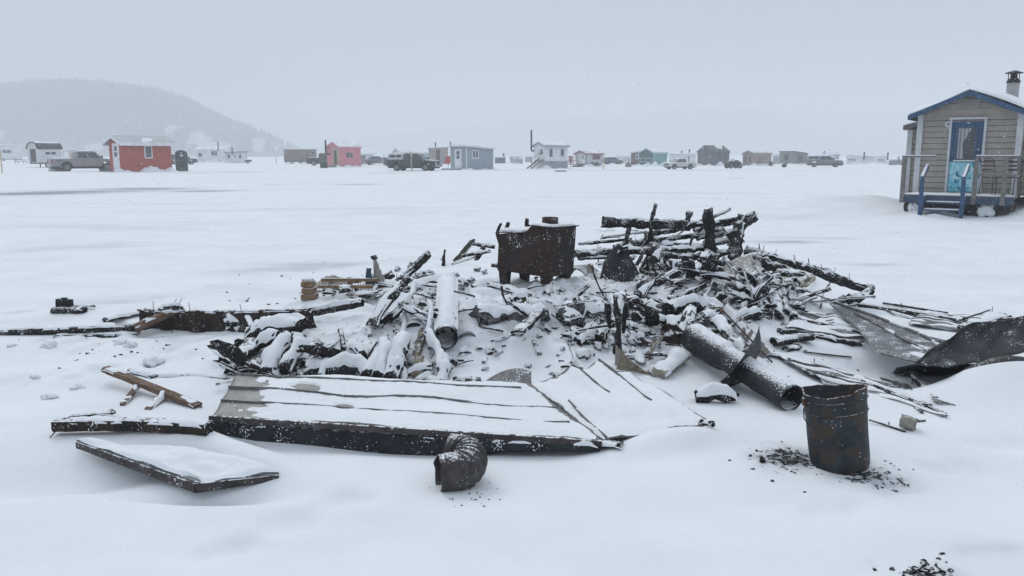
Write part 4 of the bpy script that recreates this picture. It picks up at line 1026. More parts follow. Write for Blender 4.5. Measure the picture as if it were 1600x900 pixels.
    for s_ in (-1, 1):
        mb = MB(); mb.box((-L/2 - .02, s_ * .93 - .08, zs + .32), (-L/2 + .06, s_ * .93 + .085, zs + .62)); mb.build('tail_light', lamp, o, bevel=.01)
        mb = MB(); mb.box((L/2 - .1, s_ * .82 - .14, zs + .27), (L/2 + .025, s_ * .82 + .185, zs + .45)); mb.build('headlight', hlamp, o, bevel=.01)
        mb = MB(); mb.box((L * .21, s_ * 1.0 - .05 + s_ * .08, zb_ + .08), (L * .235, s_ * 1.0 + .05 + s_ * .1, zb_ + .3)); mb.build('mirror', W_('dark_frame', (0.04, 0.04, 0.045)), o)
    if kind == 'pickup' and not cap:
        mb = MB(); mb.box((-L/2 + .08, -.85, .7), (-L*.17, .85, 1.235)); mb.build('bed_cover', W_('dark_frame', (0.04, 0.04, 0.045)), o)
    if cap:
        c0 = [(.01 * L, 1.23), (.035 * L, 1.88), (.335 * L, 1.92), (.335 * L, 1.23)]; mb = MB(); mb.prism([(x - L/2, -.9, z) for x, z in c0], (0, 1.8, 0)); cp = mb.build('camper_top', cap, o, bevel=.05)
        for s_ in (-1, 1):
            for a0, a1 in ((.06, .18), (.20, .31)):
                mb = MB(); mb.box((a0 * L - L/2, s_ * .9 - .015, 1.45), (a1 * L - L/2, s_ * .9 + .015, 1.75)); mb.build('side_window', glassm, cp)
    if logo:   # the small dark model lettering on the bedside, unreadable at this distance
        mb = MB(); 
        for k, (w_, g_) in enumerate(((.10, 0), (.07, .12), (.10, .21), (.08, .33), (.10, .43))): mb.box((-L/2 + .42 + g_, -1.006, .99 + .01 * (k % 2)), (-L/2 + .42 + g_ + w_, -1.001, 1.07 + .01 * (k % 2)))
        mb.build('lettering', W_('dark_frame', (0.04, 0.04, 0.045)), o)
    if snow > 0:
        sb = MB()
        def cover(x0_, x1_, z0a, z1a, hw, sd):
            def fn(u, v):
                e = min(1, 7 * min(u, 1 - u, v, 1 - v)); return Vector((x0_ + (x1_ - x0_) * u - L/2, (v * 2 - 1) * hw, z0a + (z1a - z0a) * u + snow * (1.0 + 1.3 * mnoise.noise(Vector((u * 3, v * 3, sd)))) * e - .01))
            g = grid_mesh(fn, 14, 10, .01); sb.add(g.v, g.f)
        ct = max(z for _, z in cab); cover(cab[2][0], cab[-3][0], ct, ct, .70, 1.0)
        cover(cab[-1][0] + .05, L - .12, cab[-1][1] + .01, (top[1][1] if kind != 'car' else .87) + .02, .85, 2.0)
        if cap: cover(.03 * L, .33 * L, 1.9, 1.93, .85, 3.0)
        elif kind == 'pickup': cover(.03 * L, .33 * L, 1.24, 1.24, .82, 3.0)
        sb.build('snow', M['snow'], o, smooth=True)
    return o
silver = W_('silver_paint', (.26, .255, .265), rough=.4, metal=.2, dust=.25, speck=.35)
dark = W_('black_paint', (.035, .04, .046), rough=.35, dust=.25, speck=.5); bluedk = W_('slate_paint', (.11, .135, .16), rough=.4, dust=.35, speck=.5)
whitep = W_('white_car_paint', (.55, .56, .58), rough=.4, dust=.3); greyp = W_('grey_car_paint', (.15, .155, .17), rough=.4, dust=.4)
vh = vehicle('pickup_truck', 'silver pickup with snowy rear bumper parked behind the red hut', 133, 267.2, 5.9, 12, silver, snow=.05, logo=True, scale=1.06)
# ploughed snow packed round its tailgate
chunk('snow_lump', G(86, 267.5) + Vector((0, 0, .35)), .75, M['snow'], squash=(.7, .8, .9), rough=.35); bpy.data.objects['snow_lump']['kind'] = 'structure'
vehicle('parked_car', 'dark grey car end showing right of the portable toilet', 285, 257, 4.6, 8, W_('gunmetal_paint', (.06, .065, .075), rough=.4, dust=.2), 'suv', 'car', snow=.03)
vehicle('pickup_truck', 'dark blue vehicle half hidden left of the pink hut', 507, 258.5, 5.4, 0, dark, 'pickup', snow=.03)
vehicle('parked_car', 'snow covered low car right of the small grey hut', 590, 257.5, 4.4, 5, greyp, 'car', 'car', snow=.16)
vehicle('pickup_truck', 'dark pickup with white camper top in front of far huts', 647, 267, 5.7, -22, dark, 'pickup', snow=.035, cap=W_('camper_white', (.55, .57, .59), rough=.5), scale=.92)
vehicle('pickup_truck', 'slate blue pickup tail showing behind the white camper top', 628, 259.5, 5.4, 8, bluedk, 'pickup', snow=.05)
vehicle('pickup_truck', 'white pickup parked between the teal hut and dark house', 1062, 264, 5.4, 212, whitep, 'pickup', snow=.06, scale=.66)
vehicle('parked_van', 'distant grey car left of the low snowy white hut', 957, 256.5, 4.5, 20, bluedk, 'suv', 'car', snow=.1, scale=.75)
vehicle('work_truck', 'grey work truck parked before the little snow roofed hut', 1288, 261, 5.8, 4, W_('pale_truck', (.17, .18, .20), rough=.4), 'pickup', 'truck', snow=.14, scale=.78, cap=W_('truck_box', (.26, .27, .28)))
# quad bike beside the dark house
c = G(1146, 263); o = empty('quad_bike', (c.x, c.y, 0), R(200), 'dark quad bike at right corner of the dark grey house', 'quad bike')
mb = MB(); mb.prism([(-.85, -.28, .45), (.9, -.28, .45), (.95, -.28, .75), (.35, -.28, .95), (.1, -.28, .8), (-.5, -.28, .85), (-.95, -.28, .78)], (0, .56, 0)); mb.build('body', dark, o, bevel=.05)
mb = MB(); mb.box((-.6, -.2, .84), (.05, .2, .98)); mb.build('seat', blk, o, bevel=.05)
mb = MB(); mb.tube([(.45, 0, .9), (.3, 0, 1.15)], .03, 6); mb.tube([(.25, -.38, 1.15), (.32, 0, 1.18), (.25, .38, 1.15)], .025, 6); mb.build('handlebar', M['nail'], o)
for x in (-.6, .65):
    for y in (-.42, .42): wheel(o, (x, y, .3), .3, .24, (0, 1, 0))
chunk('snow_lump', (c.x - .3, c.y - .2, 1.0), .3, M['snow'], sub=3, parent=None); bpy.data.objects['snow_lump.001']['kind'] = 'structure'
chunk('fuel_can', G(1225, 261.5) + Vector((0, 0, .25)), .34, dark, 'small round dark lump on snow before the mid grey hut', 'lump', squash=(1, 1, .9), rough=.2)
chunk('snow_covered_tyre', G(1204, 259) + Vector((0, 0, .3)), .42, dark, 'dark tyre stood at right corner of the rose hut', 'tyre', squash=(.4, 1, 1), rough=.15)
chunk('snow_covered_tyre', G(989, 261) + Vector((-.6, 0, .25)), .4, greyb, 'small dark tyre leaning at left corner of the teal hut', 'tyre', squash=(1, .5, .9), rough=.2)

# ------------------------------------------------------------------ near hut with the blue door
YH = 23.1; s = YH / F
HA = R(-35); hx0 = at(1432, 242, YH).x; hc, hsn = math.cos(HA), math.sin(HA)
def lx(px, yl=0.0):
    """local x on the plane y = yl of the cabin seen at pixel column px"""
    d = ray(px, 242); k = d.x / d.y; ox, oy = hx0 - hsn * yl, YH + hc * yl
    return (k * oy - ox) / (hc - k * hsn)
def wy(xl, yl): return YH + hsn * xl + hc * yl
HW = lx(1592)
def zat(py, Y=YH): return at(1500, py, Y).z
hr = empty('cabin_on_trailer', (hx0, YH, 0), HA, 'taupe sided cabin with blue door, blue trim and front deck at right', 'cabin')
sid = surf('taupe_lap_siding', (.30, .278, .25), (.36, .335, .305), 3, .75, 0, .9, 12, 0, .05, .12, siding=('Z', .15, .14), bd=.03)
bluet = W_('navy_paint', (.036, .085, .17), rough=.6, dust=.25, speck=.25); whitet = W_('white_trim', (.55, .57, .6), dust=0)
ze, zr, zd = zat(180), zat(147, wy(HW / 2, 0)), .60
D = 5.2
mb = MB(); mb.prism([(0, 0, zd - .12), (HW, 0, zd - .12), (HW, 0, ze), (HW / 2, 0, zr), (0, 0, ze)], (0, D, 0)); mb.build('wall', sid, hr)
# roof slabs + snow + blue rake boards
for s_, nm in ((-1, 'l'), (1, 'r')):
    xe = -.2 if s_ < 0 else HW + .2; dz = (zr - ze) / (HW / 2) * .2
    q = [Vector((xe, -.35, ze - dz)), Vector((HW / 2, -.35, zr)), Vector((HW / 2, D + .2, zr)), Vector((xe, D + .2, ze - dz))]
    mb = MB(); mb.prism([p + Vector((0, 0, .02)) for p in q], (0, 0, .06)); ro = mb.build('roof', blk, hr)
    mb = MB(); d = Vector((0, 0, .080)); e = Vector((0, 0, -.045))
    mb.prism([q[0] + d, q[1] + d, q[1] + e, q[0] + e], (0, -.035, 0)); mb.prism([q[0] + d + Vector((0,.001,0)), q[3] + d, q[3] + e, q[0] + e + Vector((0,.001,0))], (s_ * .03, 0, 0)); mb.build('fascia', bluet, ro)
    g = snow_blanket(hr, [p + Vector((0, -.03 if i < 2 else 0, .085)) for i, p in enumerate(q)], .17, 3 + s_, 20, 24); g.build('roof_snow', M['snow'], ro, smooth=True)
# gable boards, vent, corner trim
mb = MB(); mb.prism([(.05, -.012, ze - .02), (HW - .05, -.012, ze - .02), (HW / 2, -.012, zr - .1)], (0, .011, 0)); mb.build('gable_panel', surf('weathered_gable_boards', (.31, .28, .25), (.38, .35, .31), 3, .8, 0, .6, 12, 0, .1, .2, siding=('Z', .16, .1)), hr)
mb = MB(); mb.box((HW / 2 - .22, -.04, ze + .12), (HW / 2 + .24, -.013, ze + .38)); mb.build('vent', W_('pale_grey_vent', (.30, .29, .28), siding=('Z', .05, .3), dust=.2), hr)
for x0_, x1_ in ((-.03, .11), (HW - .1, HW + .04)):
    mb = MB(); mb.box((x0_, -.035, zd - .1), (x1_, -.002, ze + .02)); mb.build('corner_trim', whitet, hr)
mb = MB(); mb.tube([(.72, -.002, zat(195)), (.72, -.05, zat(195))], .075, 14); pl = mb.build('wall_lamp', whitet, hr); mb = MB(); mb.tube([(.72, -.05, zat(195)), (.72, -.07, zat(195))], .03, 10); mb.build('bulb', W_('dull_bulb', (.15, .14, .13)), pl)
# door
dx0, dx1 = lx(1484), lx(1534); YD = wy((dx0 + dx1) / 2, 0); dz0, dz1 = zd + .02, zat(190, YD); dw = dx1 - dx0; zm = zat(253, YD)
mb = MB(); mb.box((dx0 - .06, -.05, dz0), (dx0, -.002, dz1 + .06)); mb.box((dx1, -.05, dz0), (dx1 + .06, -.002, dz1 + .06)); mb.box((dx0 - .07, -.06, dz1 + .061), (dx1 + .08, -.002, dz1 + .11)); fr_ = mb.build('door_frame', whitet, hr)
mb = MB(); mb.box((dx0 + .003, -.03, zm), (dx1 - .003, -.002, dz1)); dr = mb.build('door', bluet, hr)
# painted lower door panel: cyan and white swirls with dark blue spots
mm, t, b_ = mat_new('cyan_swirl_paint'); tc = t.nodes.new('ShaderNodeTexCoord'); v = tc.outputs['Object']
n1 = nz(t, 3.0, 5, .6, v, 1.2); c_ = mixc(t, ramp(t, n1.outputs['Fac'], .40, .62), (.12, .48, .60), (.48, .72, .80)); n2 = nz(t, 5.2, 2, .5, v, .6); c_ = mixc(t, ramp(t, n2.outputs['Fac'], .62, .66), c_, (.02, .17, .30))
link(t, c_, b_.inputs['Base Color']); b_.inputs['Roughness'].default_value = .6
mb = MB(); mb.box((dx0 + .02, -.032, dz0 + .01), (dx1 - .02, -.003, zm - .003)); mb.build('painted_panel', mm, dr)
wx0, wx1, wz0, wz1 = dx0 + .17, dx1 - .19, zat(252, YD) + .06, zat(200, YD)
mb = MB(); 
for a_ in ((wx0 - .06, -.045, wz0 - .05, wx1 + .06, -.031, wz0), (wx0 - .06, -.045, wz1, wx1 + .06, -.031, wz1 + .05), (wx0 - .06, -.045, wz0, wx0, -.031, wz1), (wx1, -.045, wz0, wx1 + .06, -.031, wz1)): mb.box(a_[:3], a_[3:])
wf = mb.build('window', W_('navy_light', (.06, .10, .18)), dr)
mb = MB(); mb.box((wx0, -.036, wz0), (wx1, -.0315, wz1)); mb.build('pane', W_('dim_glass', (.07, .075, .08), rough=.2, spec=.6, dust=0, bump_=0), wf)
mb = MB(); cz = [(wx0 + .005, -.0385, wz0 + .01), (wx0 + .42 * (wx1 - wx0), -.0385, wz0 + .01), (wx0 + .30 * (wx1 - wx0), -.0385, wz0 + .5 * (wz1 - wz0)), (wx0 + .78 * (wx1 - wx0), -.0385, wz1 - .01), (wx0 + .005, -.0385, wz1 - .01)]
mb.prism(cz, (0, .0015, 0)); mb.build('curtain', W_('grey_curtain', (.36, .38, .41), siding=('X', .09, .5), dust=0), wf)
mb = MB(); mb.box((wx0 - .07, -.07, wz0 - .06), (wx1 + .07, -.046, wz0 - .03)); mb.build('sill_snow', M['snow'], wf)
mb = MB(); mb.tube([(dx1 - .09, -.03, dz0 + .95), (dx1 - .09, -.09, dz0 + .95)], .03, 10); mb.tube([(dx1 - .09, -.03, dz0 + 1.12), (dx1 - .09, -.06, dz0 + 1.12)], .028, 10); mb.build('handle', chrome, dr)
mb = MB(); mb.box((dx0 + dw * .47, -.045, dz1 - .05), (dx0 + dw * .56, -.03, dz1 - .02)); mb.build('badge', whitet, dr)
# side bays
for side, (xa, xb, zt_) in (('a', (lx(1417, 1.4), -.0, zat(203, 24.5))), ('b', (HW, HW + 1.3, 1.75))):
    mb = MB(); mb.box((xa, 1.4 if side == 'a' else 1.2, zd - .1), (xb, 4.4, zt_)); by = mb.build('side_bay', sid, hr)
    mb = MB(); mb.prism([(xa - .12, 1.2, zt_ + .0), (xb, 1.2, zt_ + .16), (xb, 1.2, zt_ + .26), (xa - .12, 1.2, zt_ + .12)] if side == 'a' else [(xa, 1.0, zt_ + .15), (xb + .1, 1.0, zt_), (xb + .1, 1.0, zt_ + .1), (xa, 1.0, zt_ + .25)], (0, 3.4, 0)); mb.build('bay_roof', W_('old_grey_paint', (.16, .155, .15)), by)
    sn = MB(); xr0, xr1 = (xa - .12, xb) if side == 'a' else (xa, xb + .1)
    g = snow_blanket(hr, [(xr0, 1.18, zt_ + (.125 if side == 'a' else .255)), (xr1, 1.18, zt_ + (.265 if side == 'a' else .105)), (xr1, 4.5, zt_ + (.265 if side == 'a' else .105)), (xr0, 4.5, zt_ + (.125 if side == 'a' else .255))], .12, 9); g.build('bay_snow', M['snow'], by, smooth=True)
    if side == 'a':
        mb = MB(); mb.box((xa - .02, 1.36, zd - .1), (xa + .12, 1.398, zt_)); mb.build('corner_trim', whitet, by)
# chimney
cx_ = (1573 - 1432) * 24.5 / F + .25; cy_ = 1.5; zc0 = ze + .1
cx_ = lx(1573, cy_); YC = wy(cx_, cy_)
mb = MB(); mb.tube([(cx_, cy_, zc0), (cx_, cy_, zat(130, YC))], .155, 20); ch = mb.build('chimney', surf('steel_chimney', (.30, .30, .31), (.45, .45, .46), 6, .4, .5, .1, 20, 0, 0, .3), hr, smooth=False)
zt_ = zat(130, YC); mb = MB(); mb.tube([(cx_, cy_, zt_), (cx_, cy_, zt_ + .08)], .165, 20); mb.tube([(cx_, cy_, zt_ + .08), (cx_, cy_, zt_ + .12)], .13, 20)
for k in range(6):
    an = k * math.pi / 3; mb.tube([(cx_ + .13 * math.cos(an), cy_ + .13 * math.sin(an), zt_ + .1), (cx_ + .13 * math.cos(an), cy_ + .13 * math.sin(an), zt_ + .27)], .012, 5)
mb.tube([(cx_, cy_, zt_ + .1), (cx_, cy_, zt_ + .27)], .06, 10)
mb.tube([(cx_, cy_, zt_ + .26), (cx_, cy_, zt_ + .28), (cx_, cy_, zt_ + .34)], [.22, .21, .03], 20); mb.build('chimney_cap', W_('black_pipe', (0.03, 0.03, 0.033)), ch)
# deck
dy = -1.15; dk0, dk1 = lx(1411, dy), lx(1591, dy)
mb = MB(); mb.box((dk0, dy, zd - .1), (dk1, -.06, zd - .03)); dk = mb.build('deck', M['greytimber'], hr)
mb = MB(); mb.box((dk0, dy - .04, zd - .24), (dk1, dy - .002, zd - .05)); mb.build('deck_edge', W_('navy_worn', (.05, .08, .13), dust=.3, speck=.5), dk)
def fn(u, v): return Vector((dk0 + (dk1 - dk0) * u, dy + (1.08) * v, zd - .03 + .03 * min(1, 8 * min(u, 1-u, v, 1-v)) * (1 + mnoise.noise(Vector((u * 9, v * 4, 0))))))
grid_mesh(fn, 40, 12, .004).build('deck_snow', M['snow'], dk, smooth=True)
# rails
zr_ = zd + .98
def railing(x0_, x1_, posts, ztop):
    mb = MB(); mb.box((x0_, dy - .02, ztop - .05), (x1_, dy + .07, ztop)); r_ = mb.build('railing', M['greytimber'], hr)
    for x in posts: mb = MB(); mb.box((x - .05, dy - .045, zd - .25), (x + .05, dy + .05, ztop - .052)); mb.build('post', M['greytimber'], r_)
    mb = MB(); mb.box((x0_, dy - .02, ztop + .001), (x1_, dy + .07, ztop + .022)); mb.build('rail_snow', M['snow'], r_)
    return r_
px2 = lambda px: lx(px, dy)
r1 = railing(px2(1410), px2(1462), [px2(1414)], (zd + .98)); mb = MB(); mb.box((px2(1412), dy, (zd + .98) - .05), (px2(1412) + .06, -.1, (zd + .98) - .005)); mb.build('side_rail', M['greytimber'], r1)
r2 = railing(px2(1526), px2(1592), [px2(1527), px2(1573)], (zd + .98)); mb = MB(); mb.box((px2(1524), dy - .022, (zd + .50) - .04), (px2(1592), dy + .04, (zd + .50) + .03)); mb.build('middle_rail', M['greytimber'], r2)
mb = MB(); mb.prism([(px2(1590), dy, zr_), (px2(1590), dy + .05, zr_), (px2(1590), -.2, zd - .05), (px2(1590), -.25, zd - .05)], (.07, 0, 0)); mb.build('post', M['greytimber'], r2)
# stairs
sx0, sx1 = px2(1450), px2(1514)
st = MB()
for k, (yy_, zz) in enumerate(((dy - .22, .40), (dy - .45, .22))): st.box((sx0 + .06, yy_, zz - .04), (sx1 - .06, yy_ + .22, zz))
st_ = st.build('stairs', bluet, hr)
sn = MB()
for k, (yy_, zz) in enumerate(((dy - .22, .40), (dy - .45, .22))): sn.box((sx0 + .08, yy_ + .005, zz + .001), (sx1 - .08, yy_ + .2, zz + .022))
sn.build('stair_snow', M['snow'], st_)
for x in (sx0, sx1):
    mb = MB(); mb.prism([(x - .03, dy - .6, -.05), (x - .03, dy - .45, -.05), (x - .03, dy - .0, .6), (x - .03, dy - .2, .55)], (.06, 0, 0)); mb.box((x - .045, dy - .62, -.05), (x + .045, dy - .53, 1.02)); 
    mb.prism([(x - .05, dy - .68, .98), (x - .05, dy - .62, 1.06), (x - .05, dy + .1, 1.36), (x - .05, dy + .1, 1.26)], (.09, 0, 0)); hrl = mb.build('handrail', bluet, st_)
    mb = MB(); mb.prism([(x - .03, dy - .62, 1.064), (x - .03, dy + .08, 1.36), (x - .03, dy + .08, 1.378), (x - .03, dy - .62, 1.08)], (.05, 0, 0)); mb.build('handrail_snow', M['snow'], hrl)
# undercarriage
mb = MB(); mb.box((.2, -.4, .28), (HW - .2, D - .1, .46)); mb.build('chassis', W_('dark_frame', (0.04, 0.04, 0.045)), hr)
mb = MB(); mb.box((.05, -.1, -.1), (HW - .05, D - .05, .3)); mb.build('skirt', W_('murky_skirt', (.10, .10, .105)), hr)
for x in ((1431, 1548)): 
    w0 = wheel(hr, (px2(x), dy + .25, .24), .24, .16, (0, 1, 0))
    chunk('wheel_snow', (px2(x), dy + .15, .24), .17, M['snow'], squash=(1, .4, 1), parent=w0, rough=.8); w0.children[-1].location = (px2(x), dy + .14, .22)
for x in (1440, 1560): mb = MB(); mb.prism([(px2(x), dy + .3, .12), (px2(x + 22), dy + .3, .12), (px2(x + 14), dy + .3, .4), (px2(x + 6), dy + .3, .4)], (0, .2, 0)); mb.build('axle_stand', W_('dark_frame', (0.04, 0.04, 0.045)), hr)
# chairs on the deck
def deck_chair(x, y, rz, label, m):
    o = empty('folding_chair', (hx0 + x * hc - y * hsn, YH + x * hsn + y * hc, zd + .0), rz, label, 'chair', )
    def tb(nm, *paths):
        mb = MB()
        for p_ in paths: mb.tube(p_, .013, 6)
        return mb.build(nm, m, o)
    for sx in (-.21, .21):
        tb('leg', [(sx, -.2, 0), (sx, -.17, .44)]); tb('leg', [(sx, .22, 0), (sx, .16, .44)])
    tb('back_frame', [(-.21, .16, .44), (-.2, .24, .86), (-.12, .25, .92), (.12, .25, .92), (.2, .24, .86), (.21, .16, .44)])
    mb = MB(); mb.box((-.21, -.2, .43), (.21, .18, .455)); se = mb.build('seat', m, o, bevel=.01); mb = MB(); mb.box((-.2, -.19, .456), (.2, .17, .49)); mb.build('seat_snow', M['snow'], se, bevel=.015)
    mb = MB()
    for k in range(3): mb.box((-.19, .215 + .008 * k, .6 + .1 * k), (.19, .235 + .008 * k, .65 + .1 * k))
    mb.build('backrest', m, o)
    return o
deck_chair(lx(1556, -.62), -.62, R(15), 'grey chair with snowy seat on the deck right of blue door', W_('chair_brown', (.13, .10, .09), dust=.2))
deck_chair(lx(1580, -.7), -.70, R(-55), 'dark metal chair folded at the right end of the deck', W_('chair_dark', (.05, .045, .045), dust=.2))
# ================================================================== the burnt hut
# --- stove
st0 = S(857, 447); o = empty('wood_stove', (st0.x, st0.y, st0.z - .025), 0, 'rusty black step top wood stove standing on the burnt heap', 'stove')
# local axes: x' runs left and back (long side), y' right and back (end)
thS = R(36); phi = math.atan2(st0.x, st0.y); EX = Vector((-math.cos(thS - phi) , math.sin(thS - phi), 0)); EYv = Vector((math.sin(thS - phi), math.cos(thS - phi), 0))
Lh, Wh = .60, .47
tilt = Matrix.Rotation(R(3.0), 4, Vector((0, 1, 0)))
Ms = tilt @ Mx(Vector((0, 0, 0)), EX, EYv)
zb, zlo, zhi = .105, .495, .572
profS = [(0, zb), (Lh, zb), (Lh, zlo - .03), (Lh * .52, zlo - .01), (Lh * .40, zhi), (0, zhi)]
mb = MB(); mb.prism([Ms @ Vector((x, 0, z)) for x, z in profS], Ms.to_3x3() @ Vector((0, Wh, 0))); bd_ = mb.build('firebox', M['rust'], o, bevel=.006)
mb = MB(); 
mb.prism([Ms @ Vector(p_) for p_ in ((-.02, -.018, zhi + .003), (Lh * .41, -.018, zhi + .003), (Lh * .41, Wh + .018, zhi + .003), (-.02, Wh + .018, zhi + .003))], Ms.to_3x3() @ Vector((0, 0, .012)))
tp = mb.build('top_plate', M['rust'], o)
mb = MB(); mb.prism([Ms @ Vector(p_) for p_ in ((Lh * .54, -.014, zlo + .001), (Lh + .02, -.014, zlo - .021), (Lh + .02, Wh + .014, zlo - .021), (Lh * .54, Wh + .014, zlo + .001))], Ms.to_3x3() @ Vector((0, 0, .010)))
mb.build('cooktop', M['rust'], o)
def blanket(quad, th, seed, m_=None, name='snow_cap', parent=None, nu=16, nvv=10, bare=.0):
    return snow_blanket(None, quad, th, seed, nu, nvv, bare).build(name, M['snow'], parent, smooth=True)
blanket([Ms @ Vector(p_) for p_ in ((Lh * .56, .01, zlo + .012), (Lh, .01, zlo - .01), (Lh, Wh - .01, zlo - .01), (Lh * .56, Wh - .01, zlo + .012))], .022, 4, parent=o)
blanket([Ms @ Vector(p_) for p_ in ((.02, .01, zhi + .016), (Lh * .38, .01, zhi + .016), (Lh * .38, Wh - .01, zhi + .016), (.02, Wh - .01, zhi + .016))], .014, 7, parent=o, bare=.3)
cc = Ms @ Vector((.14, Wh * .42, zhi + .012)); sh, rr_, ff_ = shell([cc, cc + Vector((0, 0, .035)), cc + Vector((0, 0, .075))], .078, .005, 26, dent=.02); sh.build('flue_collar', M['rust'], o, smooth=True)
for fx, fy in ((.05, .05), (Lh - .07, .05), (.06, Wh - .06), (Lh - .07, Wh - .06)):
    mb = MB(); w1, w2 = .085, .05; zz = zb + .002
    A_ = [Ms @ Vector((fx + a_ * w1 - (0 if fx > .3 else 0), fy + b_ * w1, zz)) for a_, b_ in ((-.5, -.5), (.7, -.5), (.7, .5), (-.5, .5))]; B_ = [Vector((q.x, q.y, -.16)) for q in [Ms @ Vector((fx + a_ * w2, fy + b_ * w2, 0)) for a_, b_ in ((-.5, -.5), (.5, -.5), (.5, .5), (-.5, .5))]]
    mb.add(A_ + B_, [(3,2,1,0),(4,5,6,7),(0,1,5,4),(1,2,6,5),(2,3,7,6),(3,0,4,7)]); mb.build('leg', M['rust'], o, bevel=.004)
mb = MB(); mb.box((Lh - .01, .08, zb + .01), (Lh + .13, Wh - .08, zb + .045), Ms); mb.build('ash_shelf', M['rust'], o, bevel=.004)
mb = MB(); mb.tube([Ms @ Vector((Lh + .002, .12, .30)), Ms @ Vector((Lh + .05, .12, .30))], .035, 12); mb.build('air_knob', M['rust'], o)
mb = MB(); mb.box((Lh + .001, .1, .22), (Lh + .014, Wh - .1, .45), Ms); mb.build('door', M['rust'], o)

# --- pail
b0 = S(1314, 724); o = empty('metal_pail', (b0.x, b0.y, b0.z - .012), 0, 'scorched blue grey metal pail standing upright in front right', 'pail')
Hb, r0_, r1_ = .405, .149, .156
Mt = Matrix.Rotation(R(-7.5), 4, 'Y') @ Matrix.Rotation(R(-5), 4, 'X')
def ripB(i, an):
    z = zz_[i]; r = 0
    for zc in (.30, .365): r += .004 * math.exp(-((z - zc) / .006) ** 2)
    if z < .02: r -= .006
    r += .0055 * math.sin(3 * an + 1) * (z / Hb) ** 3 + .004 * math.sin(7 * an) * max(0, (z - .34) / .06)
    r += .006 * mnoise.noise(Vector((math.cos(an) * 1.5, math.sin(an) * 1.5, z * 6)))
    return r
zz_ = [0, .008, .02, .05, .09, .14, .19, .24, .28, .294, .30, .306, .33, .352, .36, .365, .372, .38, .39, .40, .405]
pts_ = [Mt @ Vector((0, 0, z)) for z in zz_]
sh, rg, ff_ = shell(pts_, [r0_ + (r1_ - r0_) * z / Hb for z in zz_], .004, 56, rip=ripB, dent=0)
for k in range(56):          # crumpled rim
    an = 2 * math.pi * k / 56
    for i in (18, 19, 20):
        for off in (0, len(zz_) * 56):
            sh.v[off + i * 56 + k].z += (.010 * math.sin(2 * an + .6) + .008 * mnoise.noise(Vector((math.cos(an) * 3, math.sin(an) * 3, 7)))) * (i - 17) / 3
sh.build('pail_body', M['pail'], o, smooth=True)
c_ = Mt @ Vector((0, 0, .004)); mb = MB(); mb.tube([c_, c_ + Vector((0, 0, .006))], r0_ - .004, 32); mb.build('base', M['pailrust'], o)
top_ = rg[-1]; mb = MB(); mb.tube(top_ + [top_[0]], [.005 + .003 * mnoise.noise(q * 30) for q in top_] + [.005], 8, close=False); mb.build('rim', M['pailrust'], o, smooth=True)
for i_, rr in ((10, .0032), (15, .0038)):
    mb = MB(); ring = rg[i_]; mb.tube(ring + [ring[0]], rr, 6, close=False); mb.build('band', M['pailrust'], o, smooth=True)
def fn(u, v): 
    an = u * 2 * math.pi; r = v * (r1_ - .007); return Mt @ Vector((math.cos(an) * r, math.sin(an) * r, .325 + .012 * mnoise.noise(Vector((math.cos(an) * v * 2, math.sin(an) * v * 2, 1))) ))
grid_mesh(fn, 40, 6).build('snow_fill', M['snow'], o, smooth=True)
mb = MB(); mb.tube([Mt @ Vector(q) for q in ((-r1_ + .0, -.03, .365), (-r1_ - .02, -.04, .33), (-r1_ - .024, -.05, .29), (-r1_ - .005, -.055, .25), (-.13, -.085, .238))], .0035, 6); mb.build('handle', M['pailrust'], o, smooth=True)
mb = MB(); mb.box((-r1_ - .012, -.035, .345), (-r1_ + .01, .005, .385), Mt); mb.build('ear', M['pailrust'], o, bevel=.004)

# --- corrugated stove elbow
e0 = S(716, 760); rE = .093; z0 = rE - .012; e0.x -= .02
pp = [(-.075, -.03, 0), (-.055, -.024, 0), (-.03, -.018, .0), (0, -.01, 0), (.03, .0, .002), (.048, .015, .007), (.062, .035, .015), (.067, .055, .018), (.066, .08, .024), (.058, .105, .028), (.042, .125, .031), (.020, .14, .033), (-.006, .15, .034), (-.03, .158, .034)]
pe = resample([Vector(p) for p in pp], .006); K = len(pe)
for q in pe: q.z += z0
pe = [Vector((q.x - .0, q.y, q.z)) for q in pe]
def ripE(i, an):
    f = i / K; w_ = max(0, min(1, (f - .22) * 9)) * max(0, min(1, (.95 - f) * 9)); return .0062 * w_ * math.sin(i * 1.57)
sh, rg, ff_ = shell(pe, [rE * (1 - .03 * (i < 6)) for i in range(K)], .004, 48, rip=ripE, dent=.07, seed=4)
eo = sh.build('stove_elbow', M['elbow'], smooth=True); eo.location = (e0.x, e0.y, e0.z); tag(eo, 'crumpled corrugated stovepipe elbow lying on snow before the fallen roof', 'pipe elbow')

# --- long black pipe with square plate (right front)
pA, pB = S(1086, 556), S(1236, 642); pA = pA + Vector((0.0, 0.0, .135)); pB = pB + Vector((0, 0, .085))
axis = (pB - pA); L_ = axis.length; ax = axis.normalized(); 
pts_ = resample([pA - ax * .03, pB], .03); K = len(pts_)
def radP(i): f = i / (K - 1); return .112 - .004 * f if f < .36 else (.110 - (f - .36) * .4 if f < .40 else .094 - .006 * (f - .4))
def ripP(i, an): 
    f = i / (K - 1); return (.004 if abs(f - .10) < .012 else 0) + (-.02 * max(0, (f - .93) / .07) * max(0, math.sin(an * 1 + .6)) ** 2)
sh, rg, ff_ = shell(pts_, [radP(i) for i in range(K)], .005, 40, rip=ripP, dent=.05, seed=9)
po = sh.build('chimney_pipe', M['darkpipe'], origin=pA, smooth=True); tag(po, 'thick burnt chimney pipe pushed through a square plate', 'chimney pipe')
hs_ = [i for i in range(K)]
pc = pA + axis * .545
